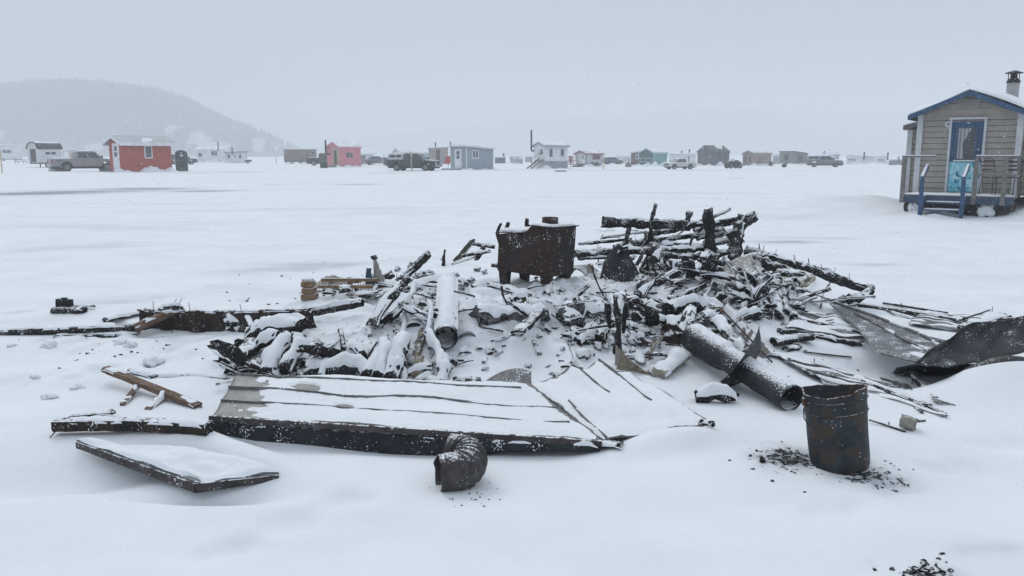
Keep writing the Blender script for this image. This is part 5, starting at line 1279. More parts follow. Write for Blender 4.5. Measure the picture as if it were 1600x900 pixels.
vd = ray(1160, 574).normalized(); U_ = Vector((.60, .30, .74)).normalized(); V_ = (vd - U_ * vd.dot(U_)).normalized(); V_ = Matrix.Rotation(R(-13), 3, U_) @ V_
def fnp(u, v):
    a_, b_ = (u * 2 - 1), (v * 2 - 1); return pc + U_ * (a_ * .235 + .02) + V_ * b_ * .20 + U_.cross(V_) * (.03 * a_ * a_ + .012 * mnoise.noise(Vector((u * 3, v * 3, 2))))
fl = grid_mesh(fnp, 14, 10, .004).build('flange_plate', M['sheetdark'], po, origin=pA, smooth=False)
fl.location = (0, 0, 0)

# --- snow covered stovepipe in the heap
pF, pN = at(700, 441, 8.05), at(697, 530, 6.75); pN.z = max(pN.z, ghs(pN.x, pN.y) + .07)
pN = S(697, 528, .13); pF = at(700, 441, pN.y + 1.3); print('PIPE', pN, pF, ghs(pF.x, pF.y))
pts_ = resample([pF, pN], .04); sh, rg, ff_ = shell(pts_, .088, .004, 32, dent=.03, seed=3)
jo = sh.build('stovepipe', M['darkpipe'], origin=pF, smooth=True); tag(jo, 'stovepipe thickly covered with snow, dark open end facing the camera', 'stovepipe')
snow_on_rings(rg[:-1], ff_[:-1], jo, pF, .030, 0, 3, W=15)

# --- panels (fallen roof)
def roof_panel(name, TL, TR, BR, BL, m_, label, cat, thick=.012, snow=.022, ribs=(), ribm=None, nu=70, nvv=26, wav=0.012, seed=1, barefn=None, group=None, bend=None, sag=0.0):
    TL, TR, BR, BL = map(Vector, (TL, TR, BR, BL)); org = BL.copy()
    def base(u, v):
        p = TL.lerp(TR, u).lerp(BL.lerp(BR, u), v); p = p.copy(); p.z += wav * 1.1 * mnoise.noise(Vector((u * 4 + seed, v * 3, seed))) * 2 - sag * math.sin(math.pi * u) * v
        if bend: p += bend(u, v)
        return p
    ob = grid_mesh(lambda u, v: base(u, v), nu, nvv, thick).build(name, m_, origin=org, smooth=True); tag(ob, label, cat, group)
    for (u0, v0, u1, v1, h_, w_) in ribs:
        c0 = [base(u0 + (u1 - u0) * k / 20, v0 + (v1 - v0) * k / 20) for k in range(21)]
        fr = frames(c0); mb = MB()
        for q, (t_, a_, b_) in zip(c0, fr):
            n_ = Vector((0, 0, 1)); s_ = t_.cross(n_).normalized(); hh = h_ * (1 + .25 * pn(q, .12, seed))
            mb.v += [q - s_ * w_, q - s_ * w_ * .55 + n_ * hh, q + s_ * w_ * .55 + n_ * hh, q + s_ * w_]
        for k in range(20):
            a_ = k * 4; mb.f += [(a_, a_+1, a_+5, a_+4), (a_+1, a_+2, a_+6, a_+5), (a_+2, a_+3, a_+7, a_+6)]
        mb.f += [(0, 3, 2, 1), (80, 81, 82, 83)]
        ro = mb.build('rib', ribm or m_, ob, origin=org); ro.location = (0, 0, 0)
    if snow > 0:
        def sn(u, v):
            p = base(u, v); e = min(1, 14 * min(u, 1 - u) + .5, 7 * min(v, 1 - v) + .55)
            th_ = snow * (0.9 + .3 * mnoise.noise(Vector((p.x * 5, p.y * 5, seed))) + .2 * mnoise.noise(Vector((p.x * 22, p.y * 22, seed)))) * e
            if barefn: th_ -= barefn(u, v, p)
            return p + Vector((0, 0, th_))
        g = grid_mesh(sn, nu * 2, nvv * 2).build('snow_cover', M['snow'], ob, origin=org, smooth=True); g.location = (0, 0, 0)
    return ob
# main fallen roof
TL, TR = at(372, 585, 5.36), at(822, 602, 5.22); BL, BR = at(332, 652, 4.62), at(940, 692, 4.33)
def bare1(u, v, p):
    f = (0.16 - u + .05 * mnoise.noise(Vector((p.x * 9, p.y * 14, 0)))) * (1 if (.52 < v < .78) else .32 if v > .05 else .2)
    g = max(0, .07 - math.hypot((u - .24) * 1.2, (v - .30) * .8) + .03 * mnoise.noise(Vector((p.x * 10, p.y * 20, 4)))) * .9
    g2 = max(0, .035 - math.hypot((u - .36), (v - .66) * .35)) * 1.4
    g3 = max(0, .10 - u - .1 * abs(v - .22) * 3) * .6
    return max(0, f * .45, g, g2, g3)
rp_ = roof_panel('fallen_roof', TL, TR, BR, BL, M['galv'], 'large fallen ribbed roof panel under snow with black beam edge', 'roof panel', ribs=[(.0, .10, .95, .16, .030, .008), (.0, .40, .75, .44, .030, .008), (.75, .44, 1.0, .46, .024, .006), (.0, .70, .97, .76, .0255, .005)],
    ribm=M['flash'], barefn=bare1, seed=2, snow=.024, sag=.0)
# its front edge: steel flashing and a charred beam beneath
e_ = [BL + Vector((-.01, -.015, .0)), BL.lerp(BR, .3) + Vector((0, -.015, .0)), BL.lerp(BR, .6) + Vector((0, -.012, .0)), BR + Vector((0, -.01, 0))]
fb = bar('edge_flashing', e_, .012, .018, M['angle'], rough=.05, p=6, snow=0, parent=rp_, jag=.1); 
fb.location = -rp_.location
def dn(px, py, off): q = BL.lerp(BR, (px - 332) / 608.0); return q + Vector((0, .03 if off < .2 else .03, -off))
bm1 = bar('scorched_beam', [BL + Vector((.0, .03, -.105)), BL.lerp(BR, .35) + Vector((0, .03, -.115)), BL.lerp(BR, .72) + Vector((0, .03, -.10))], .03, .088, M['bluechar'], 'long black burnt beam standing on edge below the fallen roof', rough=.08, p=7, snow=.008, snowcut=1.4, jag=.3)
bar('scorched_beam', [BL.lerp(BR, .66) + Vector((0, .0, -.055)), BL.lerp(BR, .86) + Vector((0, .0, -.035)), BL.lerp(BR, .985) + Vector((0, -.01, -.02))], .03, .045, M['bluechar'], 'thin burnt beam end below the right tip of the fallen roof', rough=.1, p=4, snow=.012, snowcut=.4, taper=(1, .55))
bar('charred_log', [BL.lerp(BR, .06) + Vector((0, .14, -.13)), BL.lerp(BR, .55) + Vector((0, .14, -.12))], .05, .05, M['char'], 'charred log in the dark gap beneath the fallen roof', snow=0, rough=.2)
# second panel (right of it)
TL2, TR2 = at(824, 600, 5.28), at(985, 584, 5.55); BR2, BL2 = at(1112, 662, 4.66), at(944, 692, 4.36)
TR2.z += .0
def bend2(u, v): return Vector((0, 0, (.075 * math.exp(-((u - .68) / .10) ** 2) + .05 * math.exp(-((u - .42) / .07) ** 2)) * max(0, 1 - v) ** 1.6 + .03 * math.sin(u * 3.1) * (1 - v)))
pn2 = roof_panel('fallen_roof_panel', TL2, TR2, BR2, BL2, M['flash'], 'bent snow covered roof panel right of the large fallen roof', 'roof panel', snow=.022, bend=bend2, seed=5,
    ribs=[(.68, -.0, .74, .62, .029, .009), (.42, -.0, .47, .45, .029, .009), (.09, .45, .03, .99, .027, .006)], nu=50, nvv=40)
e_ = [at(822, 601, 5.24), at(852, 624, 5.02), at(880, 650, 4.76), at(908, 672, 4.56), at(938, 694, 4.35)]
for q in e_: q.z += .012
bar('roof_flashing', e_, .028, .006, M['flash'], 'twisted grey flashing strip between the two fallen roof panels', 'flashing', roll=-.5, p=5, snow=0, kink=.03, taper=(.45, 1.15), rough=.05)
bar('charred_wood_scrap', [at(918, 692, 4.38), at(970, 695, 4.33)], .035, .012, M['char'], 'flat black scrap at the right tip of the fallen roof', snow=.006, snowcut=1)
bar('charred_wood_scrap', [at(1097, 660, 4.66), at(1113, 662, 4.6)], .02, .018, M['char'], 'tiny black block at the front corner of the bent roof panel', snow=.003)
# lifted metal lip behind
def lip(u, v): return at(752 + 78 * u, 604 - 14 * math.sin(u * 2.0) * (1 - v) - 4 * (1 - v), 5.35 - .12 * v) + Vector((0, 0, .045 * (1 - v) * math.sin(u * 2.4)))
tag(grid_mesh(lip, 16, 8, .003).build('bent_metal_sheet', M['flash'], origin=at(752, 604, 5.3), smooth=True), 'small grey sheet metal lip raised behind the fallen roof', 'metal sheet')
# low square panel at lower left
c1, c2, c3 = S(120, 690) , S(308, 764), S(436, 744); c1.z += .055; c2.z += .115; c3.z += .03
c1, c2, c3 = S(120, 690, .07), S(306, 757, .10), S(436, 741, .015)
c4 = c1 + (c3 - c2) * .95; c4.z = ghs(c4.x, c4.y) - .03
def bare3(u, v, p): return max(0, .075 - math.hypot((u - .06) * 1.0, (v - .90)* .6) + .04 * mnoise.noise(Vector((p.x * 12, p.y * 12, 0)))) * .8
tb_ = roof_panel('metal_table_top', c4, c3, c2, c1, M['sheet'], 'square metal top with rusty raised rim lying in snow at lower left', 'metal panel', snow=.03, seed=9, nu=44, nvv=44, thick=.01,
   barefn=lambda u, v, p: max(0, .09 - math.hypot(u - .93, v - .93) + .05 * mnoise.noise(Vector((p.x * 12, p.y * 12, 0)))) * .55, bend=lambda u, v: Vector((0, 0, .055 * (1 - v) * (1 - (2*u-1)**2) * .8)))
for a_, b_ in ((c1, c2), (c2, c3)):
    f_ = bar('rim', [a_ + Vector((0, 0, -.018)), (a_ + b_) / 2 + Vector((0, 0, -.018)), b_ + Vector((0, 0, -.018))], .011, .026, M['angle'], rough=.04, p=7, snow=0, parent=tb_, jag=.0, taper=(.75, 1) if a_ is c1 else (1, .6)); f_.location = -tb_.location

# --- left boards
def brd(pts, a, b, m_, label, name='burnt_board', cat='board', **k): return bar(name, pts, a, b, m_, label, cat, **k)
w1 = brd([S(166, 577, .10), S(308, 634, .015)], .032, .018, M['brown'], 'brown unburnt plank lying diagonally above the lower left beam', p=8, rough=.04, snow=.004, snowcut=1.2, jag=.7)
brd([S(218, 600, .045), S(192, 632, .008)], .018, .012, M['brown'], 'short brown batten running under the diagonal brown plank', p=8, rough=.05, snow=.016, snowcut=.4)
brd([S(262, 613, .035), S(232, 640, .0)], .022, .014, M['brown'], 'second short batten nearly buried beside the diagonal plank', p=8, rough=.05, snow=.022)
brd([S(88, 664, .055), S(200, 662, .045), S(325, 668, .03)], .045, .033, M['charbrown'], 'long scorched brown beam at left pointing to the fallen roof', p=6, rough=.07, snow=.014, snowcut=.75, jag=.4)
mb = MB(); mb.tube([S(92, 668, .05), S(78, 684, .0)], .0035, 6); tag(mb.build('bent_spike', M['nail'], origin=S(92, 668, .05)), 'rusty spike sticking from the end of the left beam', 'nail')
brd([S(112, 651, .03), S(178, 645, .05)], .02, .008, M['char'], 'thin black strip above the left end of scorched beam', p=5, snow=.003)
brd([S(146, 652, .02), S(176, 641, .04)], .02, .01, M['char'], 'thin black splinter crossing the thin strip at left', p=5, snow=.004)
brd([S(204, 578, .02), S(240, 588, .012)], .03, .01, M['char'], 'black strip peeping from snow behind the brown plank', p=5, snow=.01)
brd([S(236, 588), S(300, 586), S(356, 592)], .02, .008, M['char'], 'hairline black strip running through snow to the fallen roof', p=5, snow=.009)
brd([S(-20, 521, .01), S(110, 515, .05), S(215, 511, .05)], .045, .032, M['char2'], 'long frosted black beam running off the left edge', rough=.1, p=5, snow=.014, snowcut=.6)
brd([S(92, 524), S(215, 522)], .05, .015, M['bluechar'], 'flat sooty board beneath the frosted left beam', p=6, snow=.01, snowcut=.6)
wp = brd([S(222, 500, .085), S(345, 503, .075), S(486, 500, .065)], .022, .10, M['charbrown'], 'wide burnt board standing on edge behind the left snow slope', p=9, rough=.03, snow=.006, snowcut=.3, nails=4)
brd([S(452, 496, .05), S(565, 473, .12)], .02, .035, M['char2'], 'thin snowy beam leaning on the right end of the edge board', p=6, snow=.03)
brd([S(164, 500, .02), S(226, 486, .03)], .05, .02, M['char2'], 'knobbly burnt stick left of the brown split log', rough=.35, snow=.008)
bar('split_log', [S(214, 512, .08), S(282, 481, .2)], .06, .04, M['brown'], 'split brown log end with ice propped on the left beam', 'log', rough=.12, p=3.5, snow=.012, snowcut=.5, taper=(1, .8))
chunk('charred_knot', S(268, 480, .24), .075, M['char2'], 'black charred knot on top of the brown split log', 'charred debris', squash=(1.3, .6, .5), snow=.012)
for k, (a_, b_) in enumerate((((270, 476), (276, 468)), ((279, 477), (284, 467)))):
    mb = MB(); mb.tube([at(*a_, 7.5), at(*b_, 7.5)], .0028, 5); tag(mb.build('nail', M['nail'], origin=at(*a_, 7.5)), 'nail upright in the charred knot of the split log', 'nail', 'nails in the charred knot')
def trough(u, v):
    x = 318 + 64 * u; yy_ = 500 + 16 * math.sin(u * 2.2) - 3 * v
    q_ = S(318 + 64 * u, 512 - 6 * math.sin(u * 3)); return q_ + Vector((0, .16 * v, .03 + .07 * v - .04 * math.sin(v * 3.1)))
tag(grid_mesh(trough, 16, 8, .008).build('curled_bark', M['tan'], origin=at(318, 500, 7.4), smooth=True), 'curled tan strip with burnt edges lying before the edge board', 'curled strip')
chunk('charred_debris', S(366, 502, .06), .10, M['char2'], 'black burnt lump with snow before the edge board', squash=(1.2, .7, .6), snow=.03, rough=.9)
brd([S(384, 488, .16), S(402, 525, .02)], .022, .014, M['char2'], 'thin leaning burnt stick in front of the edge board', rough=.2, snow=.01)
chunk('charred_debris', S(392, 524) + Vector((0, 0, .03)), .045, M['char'], 'small black lump at the foot of the leaning stick', snow=.01)
# little comb of three stubs at far left
for k, (x, h_) in enumerate(((91.5, 467), (100.5, 465), (109.5, 467.5))):
    b1 = S(x, 487); bar('charred_stub', [b1 - Vector((0, 0, .03)), at(x + .3, h_, b1.y)], .024, .022, M['char2'], ('leftmost', 'middle', 'rightmost')[k] + ' of the three square black stubs standing at far left', 'charred stub', rough=.12, p=5, snow=0, jag=.1)
b1 = S(88, 488); brd([S(88, 487) + Vector((0, -.03, .02)), S(134, 487) + Vector((0, -.03, .02))], .04, .03, M['char2'], 'black base board under the three square stubs', p=4, rough=.2, snow=.012, snowcut=.5)
brd([S(112, 483) + Vector((0, 0, .03)), S(147, 483) + Vector((0, 0, .03))], .015, .01, M['char'], 'thin black stick behind the three stub base', snow=.004)

# --- wooden crate frame with nails and crumpled cloth
cb = S(480, 469); o = empty('wooden_crate', cb, R(0), 'half burnt orange pine crate frame with rows of nails', 'crate')
for k in range(3):
    mb = MB(); z_ = .005 + k * .056; mb.box((-.055 + .008 * (k % 2), -.02 + .01 * k, z_), (.075 - .012 * k, .14, z_ + .048)); mb.build('end_block', M['yellowwood'], o, bevel=.004)
mb = MB(); mb.box((.087, .02, .105), (.60, .05, .135)); mb.build('rail', M['yellowwood'], o); mb = MB(); mb.box((.087, .20, .14), (.62, .23, .17)); mb.build('rail', M['yellowwood'], o)
for k in range(20):
    mb = MB(); x = .11 + k * .025; mb.tube([(x, .035, .06 + .01 * (k % 3)), (x + .002, .035, .15 + .012 * ((k * 7) % 5) / 5)], .0028, 5); mb.build('nail', M['yellowwood'], o)
for k in range(7):
    mb = MB(); x = -.05 + k * .02; mb.tube([(x * .8, .0, .16), (x * .8, .0, .20)], .003, 5); mb.build('nail', M['yellowwood'], o)
mb = MB()
mb.box((-.045, .0, .166), (.045, .13, .19)); mb.build('snow_cap', M['snow'], o, bevel=.012)
def cloth(u, v):
    p_ = S(472 + 84 * u, 459 - 2 * u); p_ = p_ + Vector((0, .10 + .22 * v, 0)); p_.z = ghs(p_.x, p_.y) + .02 + (.17 * math.sin(min(1, u * 1.3) * 2.4) ** 2 * (1 - .35 * u) + .03) * math.sin(.25 + v * 2.6) + .03 * mnoise.noise(Vector((u * 8, v * 4, 3))); return p_
tag(grid_mesh(cloth, 30, 12, .006).build('crumpled_sheeting', M['steel'], origin=at(474, 440, 9.4), smooth=True), 'curled grey sheeting draped behind the orange crate frame', 'sheeting')
bar('charred_wood_scrap', [S(532, 452, .12), S(546, 451, .12)], .05, .03, M['char2'], 'black block on the curled sheeting behind the crate', snow=.01, p=5)
bar('charred_wood_scrap', [S(505, 456, .06), S(524, 458, .05)], .02, .02, M['char'], 'burnt black fold under the curled grey sheeting', snow=.004, rough=.4)
bar('burnt_board', [S(545, 460, .04), S(590, 456, .06)], .06, .012, M['tan'], 'pale board running right from the orange crate frame', 'board', snow=.012, snowcut=.6, p=6)
bar('plastic_bottle', [S(577, 445), S(577, 445) + Vector((0, 0, .15))], .035, .035, M['bluebit'], 'melted blue black bottle standing behind the leaning logs', 'bottle', rough=.2, snow=.006, taper=(1, .7), p=3)
bar('melted_lump', [S(592, 445), S(592, 445) + Vector((-.01, 0, .12)), S(592, 445) + Vector((-.03, 0, .25))], .06, .045, M['steel'], 'pointed tan melted lump with black tip behind the logs', 'melted lump', rough=.3, snow=0, taper=(1, .22), p=2.4)
chunk('charred_debris', S(592, 445) + Vector((-.035, 0, .26)), .03, M['char'], 'black tip on the pointed tan lump', rough=.6)

# --- charred timbers left of the stove
def log(pts, r, label, m_='char', snow=.02, cut=0.0, rough=.14, name='charred_log', cat='charred log', **k):
    return bar(name, pts, r, r, M[m_], label, cat, rough=rough, snow=snow, snowcut=cut, p=k.pop('p', 2.8), **k)
log([at(541, 466, 8.5), at(612, 427, 8.75)], .042, 'charred log rising rightwards beside the crate', snow=.018, cut=.3, kink=.02)
log([at(527, 477, 7.9), at(600, 462, 8.1), at(694, 436, 8.25)], .058, 'longest snowy charred log left of the snow covered stovepipe', snow=.038, rough=.18, kink=.03)
log([at(614, 449, 8.5), at(669, 396, 8.8)], .04, 'bare black log leaning steeply up to the right', 'char2', snow=.01, cut=1, kink=.02, nails=2)
brd([at(530, 477, 7.72), at(612, 475, 7.72)], .03, .052, M['char2'], 'short thick burnt board under the longest snowy log', p=7, snow=.022)
brd([at(610, 484, 7.65), at(692, 492, 7.6)], .04, .03, M['char'], 'horizontal burnt board just left of the snowy stovepipe', p=6, snow=.03)
brd([at(636, 470, 7.9), at(690, 478, 7.85)], .04, .034, M['charbrown'], 'upper reddish burnt board left of the snowy stovepipe', p=6, snow=.03)
brd([at(640, 498, 7.5), at(692, 512, 7.4)], .05, .05, M['charbrown'], 'lowest brown burnt board left of the snowy stovepipe', p=5, snow=.03)
brd([at(640, 458, 8.0), at(688, 466, 8.0)], .03, .02, M['char2'], 'thin burnt slat above the reddish board', p=6, snow=.02)
for k, (x, y, r) in enumerate(((643, 412, .055), (621, 419, .04), (664, 424, .07), (652, 428, .06), (690, 404, .02))):
    lab = ('frosty black clump behind the steep bare log', 'tiny twin tipped black clump left of frosty clump', 'broad frosty clump right of the steep log', 'low clump at the foot of the steep bare log', 'small black crumb left of the upright stub')[k]
    chunk('charred_debris', S(x, y + r * 60, r * .5), r, M['char2'], lab, squash=(.8, .7, 1.1) if k < 2 else (1.3, .8, .6), rough=1.0, snow=.008)
bar('charred_stub', [S(693, 415), at(693, 403, S(693, 415).y), at(695, 391, S(693, 415).y)], .026, .02, M['char'], 'small upright black stub left of the wedge of boards', 'charred stub', rough=.3, snow=0, taper=(1, .6))
# wedge of boards near the stove
brd([at(712, 408, 9.1), at(738, 377, 9.2)], .05, .014, M['charbrown'], 'burnt board forming the left slope of the small wedge', p=7, snow=.004)
brd([at(735, 380, 9.2), at(772, 386, 9.2)], .03, .022, M['char2'], 'burnt board along the top of the small wedge', rough=.2, snow=.012, p=5)
brd([at(722, 400, 9.0), at(765, 392, 9.0)], .04, .02, M['charbrown'], 'brown burnt board across the middle of the small wedge', p=5, snow=.02)
brd([at(745, 405, 8.95), at(757, 384, 9.05)], .028, .02, M['char'], 'short black piece at right side of small wedge', snow=.004)
brd([at(708, 412, 8.95), at(742, 402, 8.95)], .05, .012, M['steel'], 'pale flat strip at the base of the small wedge', p=6, snow=.01)
for k, pts in enumerate((((782, 380), (776, 362), (783, 350)), ((790, 362), (794, 348)), ((823, 356), (824, 342)))):
    bar('charred_stub', [at(*q, 9.75) for q in pts], .028, .022, M['char'], ('forked black stub behind the left end of stove', 'small black tip close beside the forked stub', 'black stub behind the middle of the stove')[k], 'charred stub', rough=.3, snow=0, taper=(1, .6))
for k, (x, y) in enumerate(((712, 432), (722, 446), (757, 428), (746, 424), (736, 442))):
    q = S(x, y); chunk('charred_crumb', q + Vector((0, 0, .02)), .035 + .01 * (k % 2), M['char2'], 'small black crumb in the snow slope left of the stove', 'charred debris', 'crumbs on the slope left of the stove', snow=.012, rough=.9)
brd([at(740, 450, 8.1), at(778, 447, 8.2)], .05, .03, M['char2'], 'short burnt block poking out below the stove left leg', p=6, snow=.03)

# --- big logs below the stove
log([at(738, 470, 7.75), at(800, 476, 7.7), at(832, 474, 7.7)], .095, 'fat snow laden log lying below the stove', 'char2', snow=.055, rough=.12)
brd([at(826, 462, 7.95), at(905, 455, 8.1)], .06, .04, M['char2'], 'thick snowy burnt plank below the right stove leg', p=4, snow=.04)
brd([at(856, 482, 7.45), at(885, 477, 7.5)], .05, .035, M['char'], 'short black plank end below the stove', p=6, snow=.04)
brd([at(868, 492, 7.35), at(940, 470, 7.7)], .03, .03, M['greytimber'], 'grey board slanting below the stove toward the post', p=7, snow=.006, snowcut=.7)
brd([at(880, 476, 7.75), at(960, 463, 7.9)], .10, .03, M['char2'], 'wide burnt shelf board right of the stove with deep snow', p=5, snow=.045)
q = [at(905, 462, 7.95), at(992, 438, 8.25)]
brd(q, .05, .022, M['char'], 'dark slanting plank below the black triangular sheet', p=6, snow=.012, snowcut=.6)
brd([at(925, 464, 7.9), at(996, 444, 8.1)], .055, .012, M['greytimber'], 'bare grey plank under the dark slanting plank', p=8, roll=-.7, snow=.006, snowcut=1)
# curved liner (white arch) right of the stove
def arch(u, v):
    an = math.pi * (.05 + .85 * u); c_ = at(893, 436, 8.7); r = .17; return c_ + Vector((-math.cos(an) * r * 1.05 + .18 * v, .32 * v, -.05 + math.sin(an) * r * (1 - .12 * v)))
tag(grid_mesh(arch, 24, 10, .012).build('furnace_liner', M['steel'], origin=at(893, 436, 8.7), smooth=True), 'curved pale liner half shell right of the stove', 'liner')
def archs(u, v):
    an = math.pi * (.25 + .60 * u); c_ = at(893, 436, 8.7); e = min(1, 5 * min(u, 1-u, v, 1-v)); r = .17 + .02 * e * (1 + mnoise.noise(Vector((u*6, v*4, 0)))) - .003; return c_ + Vector((-math.cos(an) * r * 1.05 + .18 * v, .32 * v, -.05 + math.sin(an) * r * (1 - .12 * v)))
lg = grid_mesh(archs, 20, 10).build('snow_cap', M['snow'], bpy.data.objects['furnace_liner'], origin=at(893, 436, 8.7), smooth=True); lg.location = (0, 0, 0)
# hood shaped box and metal cone near the stovepipe
def hood(u, v):
    an = math.pi * (.02 + .96 * u); c_ = at(758, 512, 6.95); return c_ + Vector((-math.cos(an) * .13 - .03 - .12 * v, .22 * v, -.06 + .15 * math.sin(an) ** .7 - .02 * v))
hd = grid_mesh(hood, 20, 8, .01).build('burnt_hood', M['sheetdark'], origin=at(758, 512, 6.95), smooth=True); tag(hd, 'black arched hood beside the open end of the snowy stovepipe', 'hood')
def hoods(u, v):
    an = math.pi * (.12 + .66 * u); c_ = at(758, 512, 6.95); e = min(1, 6 * min(u, 1-u, v + .1, 1-v)); return c_ + Vector((-math.cos(an) * .14 - .03 - .12 * v, .22 * v + .01, -.057 + .15 * math.sin(an) ** .7 - .02 * v + .028 * e))
g = grid_mesh(hoods, 18, 8).build('snow_cap', M['snow'], hd, origin=at(758, 512, 6.95), smooth=True); g.location = (0, 0, 0)
brd([at(735, 512, 6.85), at(768, 520, 6.7)], .02, .03, M['char'], 'charred block inside the arched hood', snow=0)
def cone(u, v):
    an = math.pi * (-.1 + 1.3 * u); r = .09 * (1 - .45 * v); c_ = at(729, 540, 6.25) + Vector((.05, .24, .05)) * v; return c_ + Vector((math.cos(an) * r, 0.02 * math.sin(an * 2), .01 + math.sin(an) * r * .9))
cn_ = grid_mesh(cone, 22, 8, .005).build('metal_cone', M['sheet'], origin=at(729, 540, 6.25), smooth=True); tag(cn_, 'crushed grey metal cone right of the stovepipe mouth', 'metal cone')
chunk('snow_clump', at(735, 520, 6.45), .09, M['snow'], squash=(.8, 1, .9), rough=.4, parent=None); bpy.data.objects['snow_clump']['kind'] = 'structure'
# tan splintered bark
bar('splintered_wood', [at(640, 572, 5.95), at(652, 540, 6.15), at(663, 516, 6.3)], .06, .018, M['tan'], 'bare tan splintered wood rising among snowy logs', 'splintered wood', roll=.5, rough=.22, snow=.008, snowcut=.6, taper=(.7, 1.1), p=4)
bar('splintered_wood', [at(648, 590, 5.75), at(655, 560, 5.9)], .03, .02, M['tan'], 'lower tan splinter under the larger tan splintered wood', 'splintered wood', rough=.4, snow=.008, snowcut=.6, p=4)
def tcup(u, v):
    an = math.pi * (1.0 * u); c_ = at(648, 515, 6.35); return c_ + Vector((-math.cos(an) * .085, .1 * v, math.sin(an) * .06 - .02))
tc_ = grid_mesh(tcup, 16, 6, .01).build('tin_can', M['sheetdark'], origin=at(648, 515, 6.35), smooth=True); tag(tc_, 'dark open tin above the tan splintered wood', 'tin')
def tcups(u, v):
    an = math.pi * u; c_ = at(648, 515, 6.35); return c_ + Vector((-math.cos(an) * .095, .13 * v + .005, math.sin(an) * .085 - .02))
g = grid_mesh(tcups, 16, 6, .012).build('snow_cap', M['snow'], tc_, origin=at(648, 515, 6.35), smooth=True); g.location = (0, 0, 0)

bar('ashy_rubble_wall', [S(880, 503, .02), S(925, 494, .05), S(985, 488, .05), S(1030, 492, .05)], .06, .11, M['ashwall'], 'ash grey undercut bank of rubble behind the central hollow', 'rubble', rough=.35, snow=.03, snowcut=.2, p=3, kink=.05)
bar('ashy_rubble_wall', [S(745, 497, .02), S(790, 492, .03), S(852, 494, .02)], .06, .07, M['ashwall'], 'low ash grey rubble bank below the fat snowy log', 'rubble', rough=.4, snow=.03, snowcut=.2, p=3, kink=.04)
# --- snow laden sticks and logs along the front of the heap (base pixel pairs, radius, snow)
def slog(x0, y0, x1, y1, r, label, snow=.035, m_='char2', h0=.0, h1=.0, cut=0.0, **k):
    a, b = S(x0, y0), S(x1, y1); r *= .86; a.z += r * .6 + h0; b.z += r * .6 + h1
    return log([a, (a + b) / 2 + Vector((0, 0, .01)), b], r, label, m_, snow=snow, cut=cut, kink=k.pop('kink', .055), rough=k.pop('rough', .34), **k)
slog(362, 588, 398, 552, .05, 'black burnt log forming the lower left tip of the heap', .012, 'char', cut=.9, h1=.05)
slog(396, 552, 430, 540, .045, 'second black log above the lower left tip', .02, 'char', cut=.3, h0=.05, h1=.05)
slog(386, 536, 470, 528, .06, 'long snowy knobbly log at the upper left edge of the heap', .05, 'char', rough=.3, h0=.05, h1=.07)
slog(420, 532, 475, 522, .05, 'snow mounded log behind the knobbly log', .05, 'char', h0=.06, h1=.08)
slog(372, 548, 384, 536, .04, 'stubby black block leaning at the left edge of the heap', .008, 'char', p=5, cut=.4)
slog(378, 560, 434, 548, .05, 'snowy log lying below the black block at left', .05, 'char', h1=.08)
slog(412, 590, 446, 558, .06, 'smooth white covered log pointing to the fallen roof corner', .055, h1=.08)
slog(446, 590, 466, 560, .055, 'second white covered log right of the smooth one', .05, h1=.1)
slog(462, 574, 466, 556, .05, 'black ended stub between white covered logs', .03, 'char', h0=.04, h1=.1)
brd([S(478, 576) + Vector((0, 0, .06)), S(492, 556) + Vector((0, 0, .09))], .07, .02, M['char'], 'snow covered shingle board with black edge', p=7, snow=.035)
slog(480, 586, 600, 588, .06, 'long dark log lying in the gap behind the fallen roof', .05, 'bluechar', h0=-.01, h1=.0)
slog(498, 598, 516, 578, .028, 'short stick with round end leaning over the fallen roof edge', .03, h1=.06)
slog(534, 530, 540, 552, .022, 'hooked twig standing out of the smooth snow slope', .02, h0=.05)
slog(453, 500, 468, 506, .022, 'small black stick lying on the smooth left snow slope', .01, 'char', cut=.6)
slog(586, 514, 636, 498, .03, 'dark rod crossing the snow toward the snowy sticks', .02, 'char', h1=.10, cut=.4)
slog(624, 560, 648, 474, .028, 'tall slim white stick leaning left of the tan splinter', .03, h0=.08, h1=.16)
slog(664, 498, 672, 545, .022, 'slim white stick between tan splinter and stovepipe', .03, h0=.14, h1=.10)
slog(672, 545, 690, 590, .035, 'curving white stick below the stovepipe mouth', .035, h0=.08, h1=.02)
slog(572, 596, 600, 556, .05, 'thick white covered log in the middle front of the heap', .045, h1=.08)
slog(592, 596, 612, 562, .045, 'white covered log close right of the thick one', .045, h1=.08)
slog(616, 598, 634, 556, .06, 'fat white covered log below the tan splinter', .05, h0=.04, h1=.1)
slog(636, 600, 640, 566, .03, 'black curved stick beside the fat white log', .012, 'char', h1=.08, kink=.06)
slog(548, 560, 566, 576, .045, 'black log end facing camera left of thick white log', .03, 'char', h0=.06, h1=.03)
slog(690, 600, 700, 574, .04, 'snowy block below the metal cone', .04, h1=.06)
slog(708, 598, 745, 600, .035, 'black crusty strip just behind the grey metal lip', .012, 'char', cut=.6, rough=.4)
slog(500, 596, 545, 600, .02, 'black splintered strip on the back edge of the fallen roof', .012, 'char', cut=.8, rough=.4)
slog(600, 602, 660, 606, .018, 'thin black strip along the back of fallen roof', .010, 'char', cut=.8, rough=.4)
slog(660, 606, 720, 610, .018, 'second thin black strip along the back of fallen roof', .010, 'char', cut=.9, rough=.4)
slog(700, 606, 760, 612, .012, 'wiry black strip beside the grey metal lip', .006, 'char', cut=.9, rough=.4)
slog(434, 600, 470, 606, .018, 'black crust strip at the back left of the fallen roof', .010, 'char', cut=.8, rough=.4)

